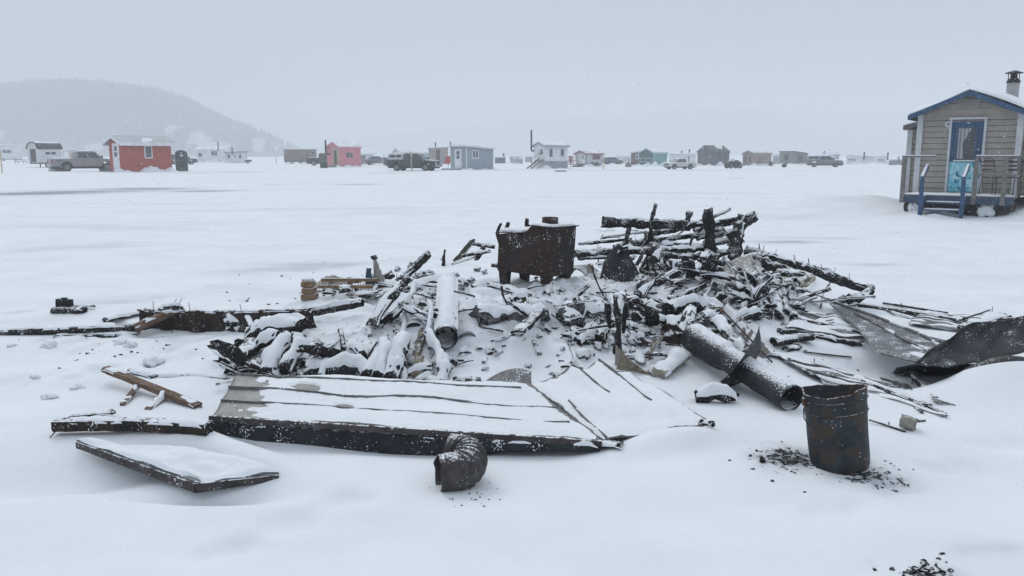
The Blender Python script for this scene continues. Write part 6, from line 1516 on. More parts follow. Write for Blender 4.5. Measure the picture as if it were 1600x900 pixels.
# --- rubble in the middle and right
def lump(x, y, r, label, m_='char2', snow=.03, up=.3, sq=(1.2, 1, .7), group='snow topped burnt lumps in the heap', cat='charred debris', rough=.7):
    q = S(x, y); return chunk('charred_lump', q + Vector((0, 0, r * up)), r, M[m_], label, cat, group, sq, snow, rough=rough)
slog(896, 504, 930, 512, .05, 'rounded black log end with snow inside the central hollow', .04, 'char', h0=.02)
slog(902, 540, 940, 520, .045, 'black rimmed log in the central hollow', .05, 'char2', rough=.3)
slog(932, 535, 972, 494, .045, 'brown black log propped against the central post', .012, 'charbrown', h1=.16, cut=.4, p=5)
pq = S(964, 550); 
bar('charred_post', [pq + Vector((0, 0, -.05)), at(966, 505, pq.y), at(962, 466, pq.y)], .027, .024, M['char2'], 'frosty black post standing in the middle of the heap', 'charred post', rough=.45, snow=0, taper=(1.1, .6), kink=.03)
bar('charred_post', [at(952, 512, pq.y + .1), at(948, 474, pq.y + .1)], .02, .016, M['char2'], 'shorter frosty stub just left of the middle post', 'charred post', rough=.4, snow=0)
bar('charred_post', [at(974, 520, pq.y + .05), at(978, 474, pq.y + .1)], .016, .016, M['char'], 'slim stub just right of the middle post', 'charred post', rough=.4, snow=0)
brd([at(915, 470, 7.5), at(948, 474, 7.35), at(962, 478, 7.3)], .04, .02, M['char2'], 'crusty board joining the middle post at its top', rough=.3, snow=.02)
brd([at(966, 512, 7.0), at(1010, 500, 7.1), at(1046, 506, 7.1)], .035, .035, M['charbrown'], 'reddish brown burnt beam right of the middle post', rough=.2, p=4, snow=.02, snowcut=.6)
chunk('charred_lump', S(1052, 524) + Vector((0, 0, .02)), .14, M['charbrown'], 'large rusty dark mound above the black chimney pipe', 'charred debris', squash=(1.1, .8, .95), snow=.004, rough=.5)
slog(1010, 516, 1042, 512, .05, 'scorched log tucked left of the rusty mound', .02, 'charbrown', h0=.03, h1=.04)
slog(1062, 536, 1076, 512, .05, 'tilted dark board end above the thick chimney pipe', .014, 'bluechar', h1=.13, p=6)
slog(1052, 504, 1130, 496, .06, 'snow buried beam above the thick chimney pipe', .05, 'char', h0=.09, h1=.06)
brd([S(1106, 505) + Vector((0, 0, .12)), S(1134, 540) + Vector((0, 0, .10)), S(1168, 566) + Vector((0, 0, .06))], .045, .03, M['char2'], 'snowy broken beam running beside the thick chimney pipe', p=4, rough=.2, snow=.022)
brd([S(1104, 500) + Vector((0, 0, .15)), S(1122, 510) + Vector((0, 0, .15))], .035, .022, M['yellowwood'], 'orange unburnt end of the snowy broken beam', p=5, snow=.008, snowcut=1)
brd([S(1130, 500) + Vector((0, 0, .12)), S(1196, 560) + Vector((0, 0, .03))], .004, .05, M['greytimber'], 'thin grey plank on edge right of broken beam', p=8, roll=.6, snow=.004)
brd([S(1116, 497) + Vector((0, 0, .14)), S(1206, 572) + Vector((0, 0, .03))], .006, .006, M['nail'], 'thin wire sloping over the grey plank', snow=0, rough=.02)
slog(1142, 516, 1186, 502, .04, 'short snow capped log with dark round end at right', .035, 'char', h0=.03, h1=.03)
slog(1096, 486, 1122, 498, .03, 'small snowy stick above the buried beam', .03, 'char')
# tan curled sheet, brown lump and bark at bottom of heap
def curl(u, v):
    c_ = at(952 + 74 * u, 552 + 28 * u ** .8, 5.95); h_ = .19 * (1 - u) ** 1.8 + .012; return c_ + Vector((.02 * v + .05 * math.sin(v * 2.4) * (1 - u), .10 * v, -.14 * (1 - u) + h_ * (1 - v * .5) - (0.05 + .0 * u)))
def curl(u, v):
    q = S(958 + 66 * u, 580 + 6 * u); top = .20 * (1 - u) ** 1.6 + .02; return q + Vector((.05 * math.sin(v * 3.0) * (1 - u) , .02 * math.cos(v * 3) , top * v - .02 + .0 * u))
tag(grid_mesh(curl, 20, 12, .008).build('curled_metal_strip', M['tan'], origin=S(958, 580), smooth=True), 'curled tan strip rising to a point above the bent roof panel', 'curled strip')
def curlb(u, v):
    q = S(962 + 26 * u, 578); top = .20 * (1 - .55 * u); return q + Vector((.0, .05 + .02 * math.cos(v * 3), top * v * (1 - .25 * u) - .02))
tag(grid_mesh(curlb, 10, 8, .008).build('curled_metal_strip', M['steel'], origin=S(962, 578), smooth=True), 'inner grey fold behind the pointed tan strip', 'curled strip')
chunk('charred_lump', S(1000, 566) + Vector((0, 0, .015)), .06, M['tan'], 'flat tan flake right of the pointed tan strip', 'debris', squash=(1.4, .6, .35), rough=.3, snow=.004)
brd([S(1008, 560) + Vector((0, 0, .02)), S(1028, 545) + Vector((0, 0, .08))], .05, .012, M['tan'], 'grey tan triangular scrap right of the tan flake', roll=.6, p=4, snow=.01, snowcut=.8)
bar('thin_stick', [S(1018, 552), at(1017, 536, S(1018, 552).y)], .005, .005, M['char'], 'thin upright stick by the triangular scrap', 'stick', snow=0)
brd([S(1030, 590) + Vector((0, 0, .02)), S(1066, 566) + Vector((0, 0, .06))], .06, .03, M['foam'], 'snow covered cream lump left of the thick chimney pipe', rough=.35, p=3, snow=.035, snowcut=.1)
chunk('charred_lump', S(1029, 583) + Vector((0, 0, .01)), .075, M['charbrown'], 'dark brown lump beside the bent roof panel top edge', 'debris', squash=(1.3, .7, .5), rough=.4, snow=.012)
slog(1084, 628, 1150, 626, .055, 'snow covered log with black face below the square plate', .045, 'char', taper=(1, .45), h0=.0)
# black triangular sheet
def tri(u, v):
    x = 936 + 68 * u; q_ = S(x, 441 + 3 * u, -.02); t_ = at(944 + 50 * u, 380 + abs(u - .45) ** 1.2 * 80, q_.y + .16); return t_.lerp(q_, v) + Vector((0, .03 * math.sin(u * 9), 0))
tag(grid_mesh(tri, 22, 14, .008).build('black_metal_sheet', M['sheetdark'], origin=at(937, 438, 8.6), smooth=True), 'black triangular metal sheet under the burnt post right of stove', 'metal sheet')
bpy.data.objects['black_metal_sheet'].data.materials[0] = M['bluechar']
def tri2(u, v):
    q_ = S(996 + 34 * u, 426, -.02); t_ = at(1006 + 12 * u, 398 + abs(u - .5) * 14, q_.y + .12); return t_.lerp(q_, v) + Vector((0, .02 * math.sin(u * 8), 0))
tag(grid_mesh(tri2, 12, 10, .02).build('charred_wedge', M['char2'], origin=at(996, 426, 8.6), smooth=True), 'black wedge widening at the foot of the tallest slim post', 'charred timber')
brd([at(924, 440, 8.7), at(921, 415, 8.8)], .04, .02, M['steel'], 'small grey upright flake left of the black triangular sheet', rough=.3, snow=.008, p=3)

# --- burnt timber frame at the back right
def tb(pts, r, label, m_='char', snow=.02, cut=.3, name='charred_timber', **k):
    return bar(name, [at(*q) for q in pts], r, k.pop('b', r), M[m_], label, 'charred timber', rough=k.pop('rough', .22), snow=snow, snowcut=cut, p=k.pop('p', 2.8), **k)
tb([(943, 346, 9.0), (1000, 349, 9.05), (1075, 352, 9.15)], .055, 'highest level burnt beam ending left above the black sheet', 'char2', .008, .9, p=3.4)
tb([(1070, 352, 9.1), (1120, 349, 9.3), (1152, 342, 9.4)], .03, 'thin burnt rail continuing right from the highest beam', 'char', .010, .8)
tb([(1024, 320, 9.0), (1017, 345, 9.0), (1017, 380, 9.0), (1016, 424, 8.9)], .036, 'tallest slim burnt post rising above the highest beam', 'char2', 0, rough=.35, name='charred_post', taper=(.55, 1.2))
tb([(984, 355, 9.05), (978, 375, 9.0), (976, 405, 8.95), (975, 430, 8.9)], .045, 'burnt post under the left end of the highest beam', 'char2', 0, rough=.4, name='charred_post', taper=(.6, 1.5))
tb([(1107, 328, 8.9), (1109, 380, 8.85), (1112, 432, 8.8)], .052, 'thick flat topped burnt post at right of the frame', 'char', 0, rough=.28, name='charred_post', taper=(1, 1.15))
tb([(1178, 338, 9.2), (1158, 350, 9.15), (1148, 372, 9.05), (1150, 400, 8.95), (1146, 425, 8.85)], .062, 'curved burnt trunk flaring up at the right end', 'char2', .006, .9, rough=.35, name='charred_post', taper=(.75, 1.3))
tb([(1158, 336, 9.25), (1153, 352, 9.2)], .028, 'small prong beside the curved burnt trunk', 'char', 0)
tb([(1078, 331, 9.2), (1073, 350, 9.2)], .028, 'short stub standing on the right end of highest beam', 'char2', 0, rough=.4)
tb([(1140, 327, 9.4), (1116, 338, 9.3), (1080, 352, 9.25)], .022, 'thin straight lath slanting up behind the thick post', 'greytimber', .008, .8)
tb([(1141, 341, 9.5), (1137, 350, 9.45)], .03, 'tiny black spike behind the curved trunk', 'char', 0, taper=(.3, 1))
lay = [((902, 396), (1000, 391), 8.75, .06, .045), ((1000, 392), (1100, 388), 8.8, .055, .04), ((905, 381), (985, 374), 9.1, .03, .02), ((985, 380), (1090, 368), 9.1, .045, .03),
       ((940, 372), (1010, 362), 9.4, .02, .015), ((1010, 366), (1075, 356), 9.35, .05, .02), ((1060, 372), (1130, 358), 9.2, .03, .02), ((1085, 360), (1155, 347), 9.4, .03, .02),
       ((1090, 372), (1150, 360), 9.2, .04, .02), ((1095, 386), (1150, 372), 9.1, .045, .02), ((1015, 382), (1080, 382), 8.95, .03, .03), ((1110, 400), (1150, 388), 8.95, .05, .015),
       ((1030, 398), (1100, 402), 8.75, .05, .02), ((1120, 350), (1160, 344), 9.5, .02, .01), ((905, 404), (950, 402), 8.9, .03, .02), ((1070, 345), (1110, 350), 9.5, .018, .01),
       ((1040, 360), (1100, 352), 9.4, .03, .02), ((960, 385), (1010, 383), 9.0, .03, .04), ((1100, 378), (1160, 356), 9.25, .035, .02), ((1125, 412), (1160, 404), 8.9, .05, .01)]
labs = ['lowest left snowy wall beam right of the stove', 'lowest right snowy wall beam behind the thick post', 'thin snowy slat above the lowest left beam', 'snow heaped slat in the middle of the timber frame',
        'far thin lath rising left of the tallest post', 'dark board just below the highest beam', 'slat slanting behind the thick post', 'upper lath reaching the curved trunk', 'middle lath reaching the curved trunk',
        'lower thick lath reaching the curved trunk', 'short snow covered slat between the two posts', 'black cluster slat under the curved trunk', 'hanging dark slat below the lowest right beam',
        'tiny top lath at the curved trunk', 'small dark slat under the lowest left beam', 'faint thin lath behind the highest beam end', 'snowy lath under the highest beam', 'short slat left of tallest post',
        'long slim lath rising to the trunk fork', 'dark root like slat at the foot of the trunk']
for (a_, b_, Yd, r_1, sn_), lb in zip(lay, labs):
    bar('charred_lath', [at(*a_, Yd), at((a_[0] + b_[0]) / 2, (a_[1] + b_[1]) / 2 + random.uniform(-1, 1), Yd + .05), at(*b_, Yd + .1)], r_1, r_1 * .6, M[random.choice(['char', 'char2', 'char2'])], lb, 'charred lath', rough=.3, snow=sn_ * .6, snowcut=.7, p=5)
tb([(1108, 395, 8.75), (1088, 420, 8.5), (1066, 452, 8.2)], .04, 'diagonal snowy prop from the thick post down left', 'char2', .022, .2)
tb([(1030, 398, 8.8), (1052, 430, 8.6)], .03, 'pale diagonal prop right of the tallest post', 'char2', .03, .1)
tb([(1132, 402, 8.65), (1158, 436, 8.45)], .022, 'pale stick leaning across the cream panel', 'greytimber', .016)
tb([(1078, 428, 8.4), (1080, 455, 8.2), (1088, 470, 8.1)], .012, 'thin twisted stick below the diagonal prop', 'char2', 0, kink=.05)
tb([(1062, 440, 8.3), (1068, 462, 8.1)], .05, 'crusty black lump at the foot of diagonal prop', 'char2', .012, .5, rough=.5)
tb([(1112, 400, 8.8), (1116, 448, 8.5)], .06, 'rooty black foot of the thick post', 'char2', 0, rough=.6)
tb([(1096, 408, 8.8), (1100, 440, 8.6)], .045, 'second rooty black foot left of the thick post', 'char2', 0, rough=.6)
# cream panels
def crm(u, v):
    x = 1118 + 72 * u; y0 = 428 - 30 * math.sin(min(1, u * 1.15) * 1.5); return at(x, y0 + (446 - y0) * v - 4 * u, 8.8 - .35 * v) + Vector((0, .02 * math.sin(u * 7), 0))
tag(grid_mesh(crm, 18, 12, .012).build('cream_board', M['cream'], origin=at(1118, 440, 8.5), smooth=True), 'large cream wallboard fragment under the right burnt trunk', 'wallboard')
def fo(u, v):
    v = .5 + (v - .5) * (.55 + .45 * math.sin(.5 + u * 2.2)); x = 1210 + 55 * u + 5 * math.sin(v * 5); return at(x, 424 + 24 * v + 6 * u + 3 * mnoise.noise(Vector((u * 6, v * 2, 1))), 8.6 - .28 * v) + Vector((0, -.09 * math.sin(u * 3.1) * math.sin(v * 3.1), .01))
tag(grid_mesh(fo, 14, 12, .04).build('yellowed_foam_slab', M['foam'], origin=at(1212, 440, 8.4), smooth=True), 'yellowed curled foam slab beneath the long hanging beam', 'foam slab')
def fo2(u, v): return at(1232 + 36 * u, 452 + 10 * v + 6 * u, 8.4 - .2 * v) + Vector((0, 0, .03 * math.sin(u * 3.1)))
tag(grid_mesh(fo2, 12, 8, .006).build('grey_sheet_scrap', M['sheet'], origin=at(1232, 458, 8.3), smooth=True), 'small grey sheet curl right of the foam slab', 'metal sheet')
# long hanging beam and broken tail
log([at(1166, 392, 8.9), at(1225, 408, 8.8), at(1290, 428, 8.7), at(1350, 452, 8.55)], .052, 'long burnt beam hanging out over the snow at right', 'char2', snow=.008, cut=.9, rough=.22, name='charred_beam', cat='charred beam', kink=.02, nails=8)
log([at(1180, 404, 8.75), at(1215, 420, 8.65), at(1250, 430, 8.6)], .05, 'frosty lower beam clinging beneath the hanging beam', 'char2', snow=.006, cut=.9, rough=.45, name='charred_beam', cat='charred beam')
log([at(1348, 452, 8.55), at(1362, 449, 8.5), at(1352, 462, 8.4), at(1328, 467, 8.35)], .045, 'broken charred tail under the end of the hanging beam', 'char2', snow=.006, cut=.9, rough=.35, name='charred_beam', cat='charred beam')
chunk('charred_debris', at(1318, 466, 8.4), .04, M['char2'], 'black crumb just left of the broken charred tail', rough=.7)
bar('thin_stick', [S(1317, 474), at(1318, 467, S(1317, 474).y)], .008, .008, M['char'], 'tiny stem below the black crumb', 'stick', snow=0)
for k, (x, y) in enumerate(((1188, 384), (1186, 382), (1192, 386))):
    mb = MB(); q0 = at(x, y + 8, 8.9); mb.tube([q0, at(x - 2 + k * 2, y - 2, 8.9)], .004, 5); tag(mb.build('nail', M['nail'], origin=q0), 'long bent nail near the upper end of the hanging beam', 'nail', 'nails at the upper end of the hanging beam')
# cluster right of the frame, under the hanging beam
cl = [((1196, 442), (1228, 470), .045), ((1178, 436), (1196, 468), .03), ((1170, 470), (1200, 478), .05), ((1205, 470), (1214, 500), .045), ((1226, 478), (1238, 500), .03), ((1240, 462), (1262, 460), .025),
      ((1150, 450), (1172, 458), .05), ((1140, 462), (1190, 470), .055), ((1120, 452), (1140, 470), .045), ((1130, 472), (1180, 482), .05), ((1240, 448), (1268, 436), .02), ((1196, 458), (1226, 452), .03),
      ((1214, 486), (1240, 480), .035), ((1126, 460), (1132, 476), .06)]
cl_l = ['brown black splinter below the foam slab', 'splayed dark slat right of the cream panel', 'snowy black slat low under the cream panel', 'dark twisted root at right foot of the heap', 'small forked root right of the twisted root',
        'black twig with snow beside the grey sheet curl', 'uppermost of the stacked burnt slats below the cream panel', 'middle of the stacked burnt slats below the cream panel', 'frosty black block left of the stacked burnt slats',
        'lowest of the stacked burnt slats below the cream panel', 'thin crooked twig at the right end of the foam', 'thin slat touching the lower edge of foam', 'short log right of the twisted root', 'round frosty block at the left of the stack']
for (a_, b_, r_1), lb in zip(cl, cl_l):
    q0, q1 = S(*a_), S(*b_); q0.z += r_1 + .03; q1.z += r_1 * .7
    bar('burnt_wood_strip', [q0, q1], r_1, r_1 * .8, M['char2'], lb, 'charred slat', rough=.4, snow=.018, snowcut=.6, p=3, kink=.04)
slog(1092, 494, 1112, 462, .022, 'pale stick leaning on the stacked burnt slats', .016, 'greytimber', h1=.12)

# --- right side: strips, curled sheets
def strip(pts, a, b, m_, label, snow=.008, cut=.7, **k): return bar('thin_board', pts, a, b, M[m_], label, 'thin board', rough=k.pop('rough', .12), snow=snow, snowcut=cut, p=k.pop('p', 6), **k)
def SS(x, y, h=.012): q = S(x, y); q.z += h; return q
strip([SS(1198, 557, .03), SS(1300, 580, .02), SS(1392, 616, .02), SS(1450, 636, .01)], .03, .012, 'char2', 'long thin dark strip curving from the square plate to far right', .008, .8)
strip([SS(1300, 584), SS(1360, 606), SS(1440, 646)], .014, .008, 'flash', 'second thin grey strip below the long dark strip', .004, 1)
strip([SS(1352, 600), SS(1420, 622), SS(1475, 650)], .016, .008, 'char', 'third thin black strip nearest the small can', .005, 1)
strip([SS(1210, 541, .04), SS(1262, 534, .045)], .05, .028, 'char2', 'stubby charred log lying alone right of the square plate', .012, .5, p=3, rough=.25)
strip([SS(1228, 548), SS(1246, 544)], .04, .02, 'char', 'small black foot under the stubby lone log', .006, 1, p=3)
strip([SS(1218, 520, .02), SS(1250, 524, .03), SS(1300, 534, .02), SS(1346, 540, .01)], .028, .02, 'char2', 'crusty black stick above the stubby lone log', .012, .6, p=3, rough=.4)
strip([SS(1240, 500), SS(1330, 518), SS(1362, 530)], .035, .018, 'char2', 'dark beam running under the grey triangular sheet', .012, .4)
strip([SS(1246, 486), SS(1300, 498)], .02, .005, 'flash', 'faint grey strip high on the right snow slope', .006, .9)
strip([SS(1222, 508), SS(1246, 512)], .015, .004, 'flash', 'short faint grey dash on the right snow slope', .004, .9)
strip([SS(1256, 552), SS(1290, 556), SS(1330, 560)], .008, .005, 'nail', 'thin wire lying right of the lone log', 0)
strip([SS(1330, 478, .02), SS(1420, 492, .03), SS(1505, 506, .03)], .045, .02, 'char2', 'long snowy burnt beam at far right behind the curled sheet', .018, .5, rough=.2)
strip([SS(1290, 468, .01), SS(1360, 480, .015), SS(1430, 500, .01)], .018, .01, 'flash', 'narrow strip left of the long snowy right beam', .006, .7)
strip([SS(1380, 476, .02), SS(1480, 492, .02)], .014, .01, 'char', 'thin stick lying behind the long snowy right beam', .006, .8)
strip([at(1506, 498, 7.6), at(1540, 487, 7.65)], .06, .006, 'char', 'black flap sticking up near the right edge', .004, .8, roll=.5)
strip([at(1506, 512, 6.9), at(1570, 494, 7.0)], .06, .018, 'charbrown', 'thick dark slab behind the large curled sheet', .01, .9)
strip([SS(1336, 558, .01), SS(1440, 588, .01)], .0, .0, 'char', 'x') if False else None
# ribbed sheets lying half buried between the pipe and the right edge
def streak(seed_, k_=1.0):
    return lambda u, v, p: max(0, .030 * (mnoise.noise(Vector((u * 1.8 + seed_, v * 9.0, seed_))) * 1.5 + .16) * k_)
for nm_, cs_, lab_, sd_ in (('a', ((1208, 551), (1392, 600), (1482, 650), (1292, 598)), 'long ribbed sheet half buried in snow between square plate and small can', 3),
                     ('b', ((1250, 485), (1330, 497), (1368, 531), (1226, 512)), 'small ribbed sheet half buried on the upper right snow slope', 7),
                     ('c', ((1440, 486), (1560, 498), (1530, 520), (1420, 506)), 'flat ribbed sheet half buried behind the dark curled sheet', 11)):
    q4 = [S(x_, y_, .022) for x_, y_ in cs_]
    roof_panel('buried_roof_sheet', q4[0], q4[1], q4[2], q4[3], M['flash'], lab_, 'roof sheet', thick=.004, snow=.014, wav=.012, seed=sd_, nu=36, nvv=20, barefn=streak(sd_),
        ribs=[(.02, .25, .98, .25, .022, .006), (.02, .6, .98, .62, .022, .006)], ribm=M['flash'])
# grey triangular sheet
A0, A1, A2 = at(1296, 474, 7.75), at(1444, 562, 5.75), at(1380, 566, 5.85)
def trs(u, v):
    top = [at(1300, 472, 7.7), at(1380, 500, 7.2), at(1450, 528, 6.6), at(1490, 560, 5.8)]
    bot = [at(1296, 474, 7.65), at(1340, 510, 6.9), at(1372, 548, 6.1), at(1450, 566, 5.65)]
    def ev(P, t_): i = min(2, int(t_ * 3)); f = t_ * 3 - i; return P[i].lerp(P[i+1], f)
    p = ev(bot, u).lerp(ev(top, u), v); p.z += .03 * math.sin(v * 3.1) * u - .02 * u * (1 - v); return p
sh1 = grid_mesh(trs, 40, 14, .005).build('bent_roof_sheet', M['sheet'], origin=trs(0, 0), smooth=True); tag(sh1, 'pointed grey roofing sheet left of the dark curled sheet', 'roof sheet')
def trs_s(u, v):
    p = trs(u, v); n_ = mnoise.noise(Vector((u * 5, v * 4, 3))); e = (1 if (u > .72 and .1 < v < .75) else .45) * math.sin(math.pi * v); return p + Vector((0, 0, -.012 + .035 * max(0, e * (.75 + n_) - .32)))
g = grid_mesh(trs_s, 60, 24).build('snow_cap', M['snow'], sh1, origin=trs(0, 0), smooth=True); g.location = (0, 0, 0)
for v_, lb in ((.985, 'top'), (.55, 'mid')):
    rb = bar('rib', [trs(u / 10, v_) + Vector((0, 0, .008)) for u in range(0 if v_ > .9 else 2, 10)], .014, .012, M['flash'], rough=.08, snow=.005, snowcut=.9, parent=sh1, p=4); rb.location = -trs(0, 0)
def fin(u, v): return SS(1360 + 130 * u, 506 + 28 * u + 4 * math.sin(u * 3) + (10 - 6 * u) * v, .03 * math.sin(v * 3.1) * math.sin(u * 3.1) + .006)
tag(grid_mesh(fin, 26, 6, .004).build('grey_roof_strip', M['sheet'], origin=fin(0, 0), smooth=True), 'long grey sheet strip half buried behind the pointed sheet', 'roof sheet')
# large dark curled sheet
PT = [at(1432, 566, 5.55), at(1462, 540, 5.75), at(1500, 516, 5.95), at(1545, 500, 6.1), at(1600, 497, 6.15), at(1660, 500, 6.2)]
PB = [at(1428, 570, 5.5), at(1475, 576, 5.45), at(1520, 568, 5.6), at(1560, 562, 5.7), at(1600, 552, 5.8), at(1660, 548, 5.9)]
def crl(u, v):
    i = min(4, int(u * 5)); f = u * 5 - i; a_, b_ = PT[i].lerp(PT[i+1], f), PB[i].lerp(PB[i+1], f); p = a_.lerp(b_, v)
    cr_ = abs(mnoise.noise(Vector((u * 5 + v * 1.2, v * 1.5, 4)))) ; return p + Vector((0, .09 * math.sin(v * 3.14) * min(1, u * 3) - .07 * cr_, .02 * math.sin(u * 17) * (1 - v) * min(1, u * 4) + .05 * cr_))
csh = grid_mesh(crl, 50, 16, .006).build('curled_roof_sheet', M['sheetdark'], origin=crl(0, 0), smooth=True); tag(csh, 'large blackened sheet curling upward at the right edge', 'roof sheet')
def crl_low(u, v):  # added dark sheet in place of the shade under the curl
    a_ = at(1432 + 200 * u, 568 + 6 * math.sin(u * 3) - 12 * u, 5.5 + .2 * u); b_ = S(1392 + 230 * u, 576 + 9 * math.sin(u * 3.1) - 8 * u); q_ = a_.lerp(b_, v); q_.z = max(q_.z, ghs(q_.x, q_.y) + .006) if v < .85 else q_.z - .03; return q_
tag(grid_mesh(crl_low, 40, 8, .004).build('shade_sheet', M['sheetdark'], origin=crl_low(0, 0), smooth=True), 'flat dark sheet standing in for shade below the curled sheet', 'roof sheet')
# pink board, dark patch, can
brd([SS(1428, 586, .03), SS(1476, 632, .01)], .055, .010, M['cream'], 'pale pink board with dark edge lying right of the grey patch', p=8, roll=.25, snow=.008, snowcut=.9)
brd([SS(1418, 588, .035), SS(1462, 628, .015)], .012, .018, M['char'], 'dark edge strip beside the pale pink board', p=6, snow=.004, snowcut=1)
brd([SS(1414, 590, .03), SS(1428, 582, .06)], .025, .014, M['charbrown'], 'small rusty hinge at top of the pale pink board', rough=.4, snow=.004)
def pat(u, v): return SS(1374 + 46 * u + 6 * v, 590 + 12 * u + 8 * v, .004 + .008 * mnoise.noise(Vector((u * 6, v * 6, 2))))
tag(grid_mesh(pat, 18, 8, .003).build('buried_sheet', M['sheet'], origin=pat(0, 0), smooth=True), 'grey metal patch showing through snow left of the pink board', 'metal sheet')
q = S(1420, 672); 
pts_ = [q + Vector((-.035, .035, .05)), q + Vector((.035, -.01, .035))]; sh, rg, ff_ = shell(resample(pts_, .012), .038, .003, 22, dent=.25, seed=8); co2 = sh.build('tin_can', M['steel'], origin=q, smooth=True); tag(co2, 'small crushed pinkish can lying right of the pail', 'tin can')
mb = MB(); c_ = q + Vector((.03, -.008, .036)); mb.tube([c_, c_ + Vector((.004, -.002, -.001))], .036, 20); ce = mb.build('can_end', M['steel'], co2, origin=q); ce.location = (0, 0, 0)
strip([SS(1358, 661, .02), SS(1390, 668, .008), SS(1414, 676, .008)], .006, .005, 'char', 'bent black wire between pail and small can', 0, rough=.1)
strip([SS(1424, 660, .008), SS(1445, 659, .008)], .006, .005, 'char', 'short wire right of the small can', 0, rough=.1)
for k, (x, y, h_) in enumerate(((1233, 505, 9), (1272, 568, 8), (1389, 666, 7), (1320, 519, 5), (1246, 470, 12), (1409, 482, 9), (1550, 487, 8), (1425, 600, 9), (1478, 652, 7), (1209, 556, 9), (1395, 616, 6), (1233, 512, 4))):
    q = S(x, y); mb = MB(); mb.tube([q, at(x + random.uniform(-1, 1), y - h_, q.y)], .0035, 5); tag(mb.build('nail', M['nail'], origin=q), 'single nail standing upright in the right hand snow', 'nail', 'nails standing in the snow on the right')

# --- loose lumps scattered over the burnt heap: individuals in one group
LG = 'burnt scraps scattered over the heap'; LL = 'small snowy burnt scrap scattered over the heap'
zones = [((375, 560), (520, 590), 22, .6), ((540, 560), (700, 596), 18, 1.), ((570, 480), (680, 530), 10, .8), ((880, 500), (1060, 560), 34, .75), ((1000, 440), (1110, 510), 34, .8), ((1100, 440), (1250, 500), 36, .7),
         ((760, 455), (900, 500), 16, .9), ((720, 500), (900, 590), 26, .45), ((560, 425), (700, 470), 16, .7), ((900, 400), (1100, 440), 22, .8), ((1080, 470), (1200, 520), 12, .7)]
protos = []
for k in range(9):
    r_1 = .035; ob = chunk('burnt_scrap', (0, 0, 0), r_1, M[['char', 'char2', 'charbrown'][k % 3]], None, squash=(1.3, 1, .75), snow=.022 if k % 3 else .008, rough=.9, sub=2); protos.append(ob)
for k in range(7):
    l_ = .07 + .02 * k; ob = bar('burnt_scrap', [Vector((-l_, 0, 0)), Vector((l_, .02, .01))], .028 + .005 * (k % 3), .010 + .003 * (k % 2), M[['char', 'char2', 'charbrown'][k % 3]], None, rough=.22, snow=.018, snowcut=.2 if k % 2 else .9, p=7, kink=.015); protos.append(ob)
first = {}
for (x0_, y0_), (x1_, y1_), n_, sc_ in zones:
    for _ in range(n_):
        k = random.randrange(len(protos)); pr = protos[k]; q = S(random.uniform(x0_, x1_), random.uniform(y0_, y1_))
        if k not in first: o = pr; first[k] = 1
        else:
            o = pr.copy(); col.objects.link(o)
            for ch_ in pr.children: c2_ = ch_.copy(); col.objects.link(c2_); c2_.parent = o
        sz = sc_ * random.choice((random.uniform(.7, 1.5), random.uniform(1.3, 1.95))); o.location = q + Vector((0, 0, .008)); o.scale = (sz,) * 3
        o.rotation_euler = (random.uniform(-.25, .25), random.uniform(-.5, .5), random.uniform(0, 6.28)); tag(o, LL, 'charred debris', LG)
for k, pr in enumerate(protos):
    if k not in first: 
        for ch_ in list(pr.children): bpy.data.objects.remove(ch_)
        bpy.data.objects.remove(pr)
# bare black chunks bound into the right half of the heap
bk = [chunk('black_char_chunk', (0, 0, 0), .05, M[('char', 'char2', 'char')[k]], None, squash=((1.5, .8, .8), (1, 1, .8), (1.9, .6, .6))[k], snow=.006, rough=.95, sub=3) for k in range(3)]
bars_ = [bar('black_char_chunk', [Vector((-.14, 0, 0)), Vector((.02, .02, .01)), Vector((.15, -.01, 0))], .045 - .006 * k, .016 + .003 * k, M[('char', 'char2')[k % 2]], None, rough=.3, snow=.008, snowcut=.9, p=6, kink=.025) for k in range(3)]
bk += bars_; seen_ = set()
for (x0_, y0_), (x1_, y1_), n_ in (((1000, 425), (1110, 510), 26), ((1110, 430), (1250, 495), 30), ((880, 460), (1010, 540), 18), ((950, 385), (1160, 425), 16), ((560, 440), (690, 520), 12), ((360, 545), (560, 590), 8)):
    for _ in range(n_):
        k = random.randrange(6); pr = bk[k]; q = S(random.uniform(x0_, x1_), random.uniform(y0_, y1_))
        if k not in seen_: o = pr; seen_.add(k)
        else:
            o = pr.copy(); col.objects.link(o)
            for ch_ in pr.children: c2_ = ch_.copy(); col.objects.link(c2_); c2_.parent = o
        sz = random.uniform(.7, 1.5); o.location = q + Vector((0, 0, .03)); o.scale = (sz,) * 3; o.rotation_euler = (random.uniform(-.4, .4), random.uniform(-.8, .8), random.uniform(0, 6.28))
        tag(o, 'bare black chunk of charred wood bound into the heap', 'charred wood', 'bare black chunks in the heap')
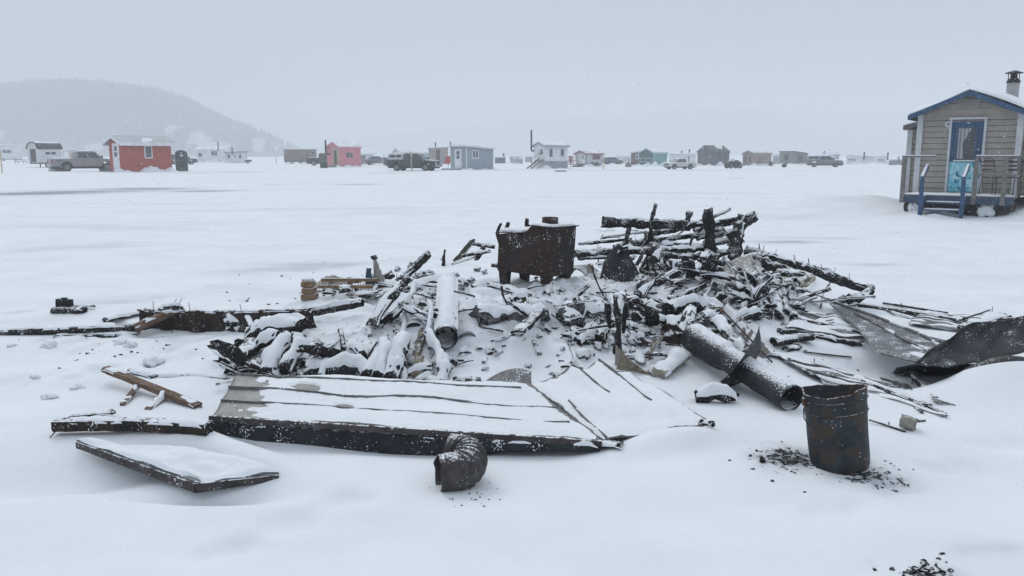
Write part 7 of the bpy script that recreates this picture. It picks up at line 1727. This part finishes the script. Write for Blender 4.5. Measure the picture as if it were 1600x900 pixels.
# fine splinters, tangled at every angle
sp_ = []
for k in range(10):
    l_ = .07 + .015 * k; ob = bar('burnt_splinter', [Vector((-l_, 0, 0)), Vector((l_ * .2, .02, .005)), Vector((l_, -.01, 0))], .006 + .0012 * (k % 5), .005 + .001 * (k % 4), M[['char', 'char2', 'charbrown', 'char'][k % 4]], None, rough=.4, snow=.006 if k % 2 else 0, snowcut=.5, p=3, kink=.03, n=7, step=.025); sp_.append(ob)
used_ = {}
for (x0_, y0_), (x1_, y1_), n_ in (((370, 545), (560, 592), 16), ((560, 450), (700, 592), 18), ((720, 440), (900, 500), 10), ((860, 440), (1080, 560), 30), ((1080, 420), (1270, 500), 34), ((930, 360), (1160, 430), 36), ((1180, 470), (1330, 520), 5), ((700, 520), (900, 600), 5)):
    for _ in range(n_):
        k = random.randrange(10); pr = sp_[k]; q = S(random.uniform(x0_, x1_), random.uniform(y0_, y1_))
        if k not in used_: o = pr; used_[k] = 1
        else:
            o = pr.copy(); col.objects.link(o)
            for ch_ in pr.children: c2_ = ch_.copy(); col.objects.link(c2_); c2_.parent = o
        o.location = q + Vector((0, 0, .02)); steep = random.random() < .16
        o.rotation_euler = (0, random.uniform(.5, 1.3) * random.choice((-1, 1)) if steep else random.uniform(-.35, .35), random.uniform(0, 6.28)); sz = random.uniform(.7, 1.35); o.scale = (sz,) * 3
        tag(o, 'thin burnt splinter sticking out of the tangled heap', 'splinter', 'thin burnt splinters in the heap')
for (x, y, Yd, dx, dy) in ((1052, 372, 9.2, 16, -14), (1092, 362, 9.1, 14, -20), (1128, 366, 9.0, 20, -8), (1120, 390, 8.8, -18, -22), (1142, 380, 9.0, -14, -24), (1000, 384, 9.0, 10, -16), (926, 396, 9.0, 12, -10), (1036, 402, 8.8, -12, -22), (1160, 410, 8.8, 16, -10), (1072, 396, 8.8, 10, -26)):
    bar('burnt_splinter', [at(x, y, Yd), at(x + dx * .5 + 2, y + dy * .5, Yd + .03), at(x + dx, y + dy, Yd + .05)], .022, .014, M['char'], 'jagged black splinter standing up between the stacked wall laths', 'splinter', 'jagged splinters between the wall laths', rough=.5, snow=.006, snowcut=.7, p=3, taper=(1, .4), n=8)
# --- charcoal crumbs near the pail, elbow and at the bottom right
def crumbs(n_, x0_, x1_, y0_, y1_, s0, s1, label, group, m_='char', dens=None):
    pr = None
    for k in range(n_):
        x, y = random.gauss((x0_ + x1_) / 2, (x1_ - x0_) / 4), random.gauss((y0_ + y1_) / 2, (y1_ - y0_) / 4); q = S(x, y); r_1 = random.uniform(s0, s1)
        if pr is None or k % 5 == 0:
            o = chunk('charcoal_crumb', q, .01, M[m_], label, 'charcoal', group, (1.3, .9, .7), 0, sub=2, rough=.8); pr = o
        else: o = pr.copy(); col.objects.link(o)
        o.location = q + Vector((0, 0, .001)); o.scale = (r_1 / .01,) * 3; o.rotation_euler = (0, 0, random.uniform(0, 6.28))
crumbs(34, 1170, 1280, 690, 745, .003, .010, 'charcoal crumb on the ashy snow left of the pail', 'charcoal crumbs left of the pail')
crumbs(26, 1320, 1425, 715, 765, .003, .009, 'charcoal crumb on the ashy snow right of the pail', 'charcoal crumbs right of the pail')
crumbs(20, 660, 810, 735, 800, .002, .0055, 'tiny black crumb around the stovepipe elbow', 'crumbs around the elbow')
crumbs(22, 1380, 1500, 872, 902, .003, .011, 'dark crumb in the trampled patch at bottom right', 'crumbs in the trampled patch')
crumbs(26, 340, 690, 440, 480, .006, .015, 'small dark crumb on the snow left of the charred logs', 'crumbs left of the charred logs')
crumbs(14, 400, 660, 405, 450, .006, .014, 'small dark crumb on the snow behind the crate', 'crumbs behind the crate')
crumbs(30, 40, 340, 510, 575, .004, .012, 'small dark crumb in the trodden snow at left', 'crumbs in the trodden snow')
crumbs(16, 1180, 1340, 500, 600, .004, .009, 'small dark crumb on the right snow slope', 'crumbs on the right snow slope')
crumbs(10, 820, 1120, 600, 680, .003, .008, 'small dark crumb on the bent roof panel snow', 'crumbs on the bent roof panel')
chunk('snow_chunk', S(1191, 722) + Vector((0, 0, .01)), .018, M['char'], 'largest charcoal piece left of the pail', 'charcoal', squash=(.8, .8, 1.1))
# half buried stick bottom right & short stub by the roof
bar('charred_stub', [S(612, 706) + Vector((0, 0, -.02)), S(612, 706) + Vector((0, .02, .06))], .024, .024, M['char'], 'little black stub with snow hat before the fallen roof beam', 'charred stub', rough=.2, snow=.0)
chunk('snow_hat', S(612, 706) + Vector((0, .02, .075)), .028, M['snow'], None, squash=(1, 1, 1.1), rough=.2, parent=bpy.data.objects['little'] if 'little' in bpy.data.objects else None)
for nm in ('snow_hat',):
    ch_ = bpy.data.objects[nm]; par = [o for o in bpy.data.objects if o.get('label', '').startswith('little black stub with snow hat')][0]; ch_.location = ch_.location - par.location; ch_.parent = par
for k, pts in enumerate((((1428, 897), (1432, 888), (1446, 884)), ((1436, 893), (1452, 895)), ((1446, 899), (1470, 894)), ((1462, 884), (1476, 896)))):
    bar('thin_stick', [SS(*q, .004) for q in pts], .005, .004, M['char'], 'thin twig pressed into the trampled patch at bottom right', 'stick', 'twigs in the trampled patch', snow=0, rough=.1)
# snow clods left side
for k, (x, y, r_1) in enumerate(((76, 540, .055), (188, 536, .04), (240, 568, .075), (55, 590, .03), (120, 607, .04), (78, 622, .04), (205, 540, .05), (18, 541, .03))):
    o = chunk('snow_clod', S(x, y) + Vector((0, 0, r_1 * .15)), r_1, M['snow'], 'rounded clod of snow lying on the trodden snow at left', 'snow clod', 'snow clods at left', (1.2, .9, .6), rough=.6)

# --- falling snowflakes all through the near air
rs = np.random.RandomState(3)
n_ = 120000; yy = 2.3 + 21.0 * rs.rand(n_) ** .62; xx = (rs.rand(n_) * 2 - 1) * (yy * .75 + .8); zz = -.05 + rs.rand(n_) * (1.9 + yy * .28)
ok = zz > gh(xx, yy) + .02; xx, yy, zz = xx[ok], yy[ok], zz[ok]; n_ = len(xx)
r_f = .0015 + .0022 * rs.rand(n_) ** 2 + (rs.rand(n_) < .05) * .0022
d = rs.randn(n_, 4, 3); d /= np.linalg.norm(d, axis=2, keepdims=True)
base = np.array([[1, 1, 1], [1, -1, -1], [-1, 1, -1], [-1, -1, 1]]) / 1.732
vv = base[None] * .9 + d * .35; vv = vv * r_f[:, None, None] + np.stack([xx, yy, zz], 1)[:, None, :]
me = bpy.data.meshes.new('falling_snow'); me.vertices.add(n_ * 4); me.vertices.foreach_set('co', vv.ravel())
fc = (np.array([[0, 1, 2], [0, 3, 1], [0, 2, 3], [1, 3, 2]])[None] + (np.arange(n_) * 4)[:, None, None]).reshape(-1, 3)
nf = len(fc); me.loops.add(nf * 3); me.loops.foreach_set('vertex_index', fc.ravel().astype(np.int32)); me.polygons.add(nf)
me.polygons.foreach_set('loop_start', np.arange(0, nf * 3, 3, dtype=np.int32)); me.polygons.foreach_set('loop_total', np.full(nf, 3, dtype=np.int32)); me.update(calc_edges=True)
me.polygons.foreach_set('use_smooth', np.ones(nf, dtype=bool))
me.materials.append(M['flake']); fs = bpy.data.objects.new('falling_snow', me); col.objects.link(fs); tag(fs, 'snowflakes falling through the air', 'falling snow', kind='stuff')
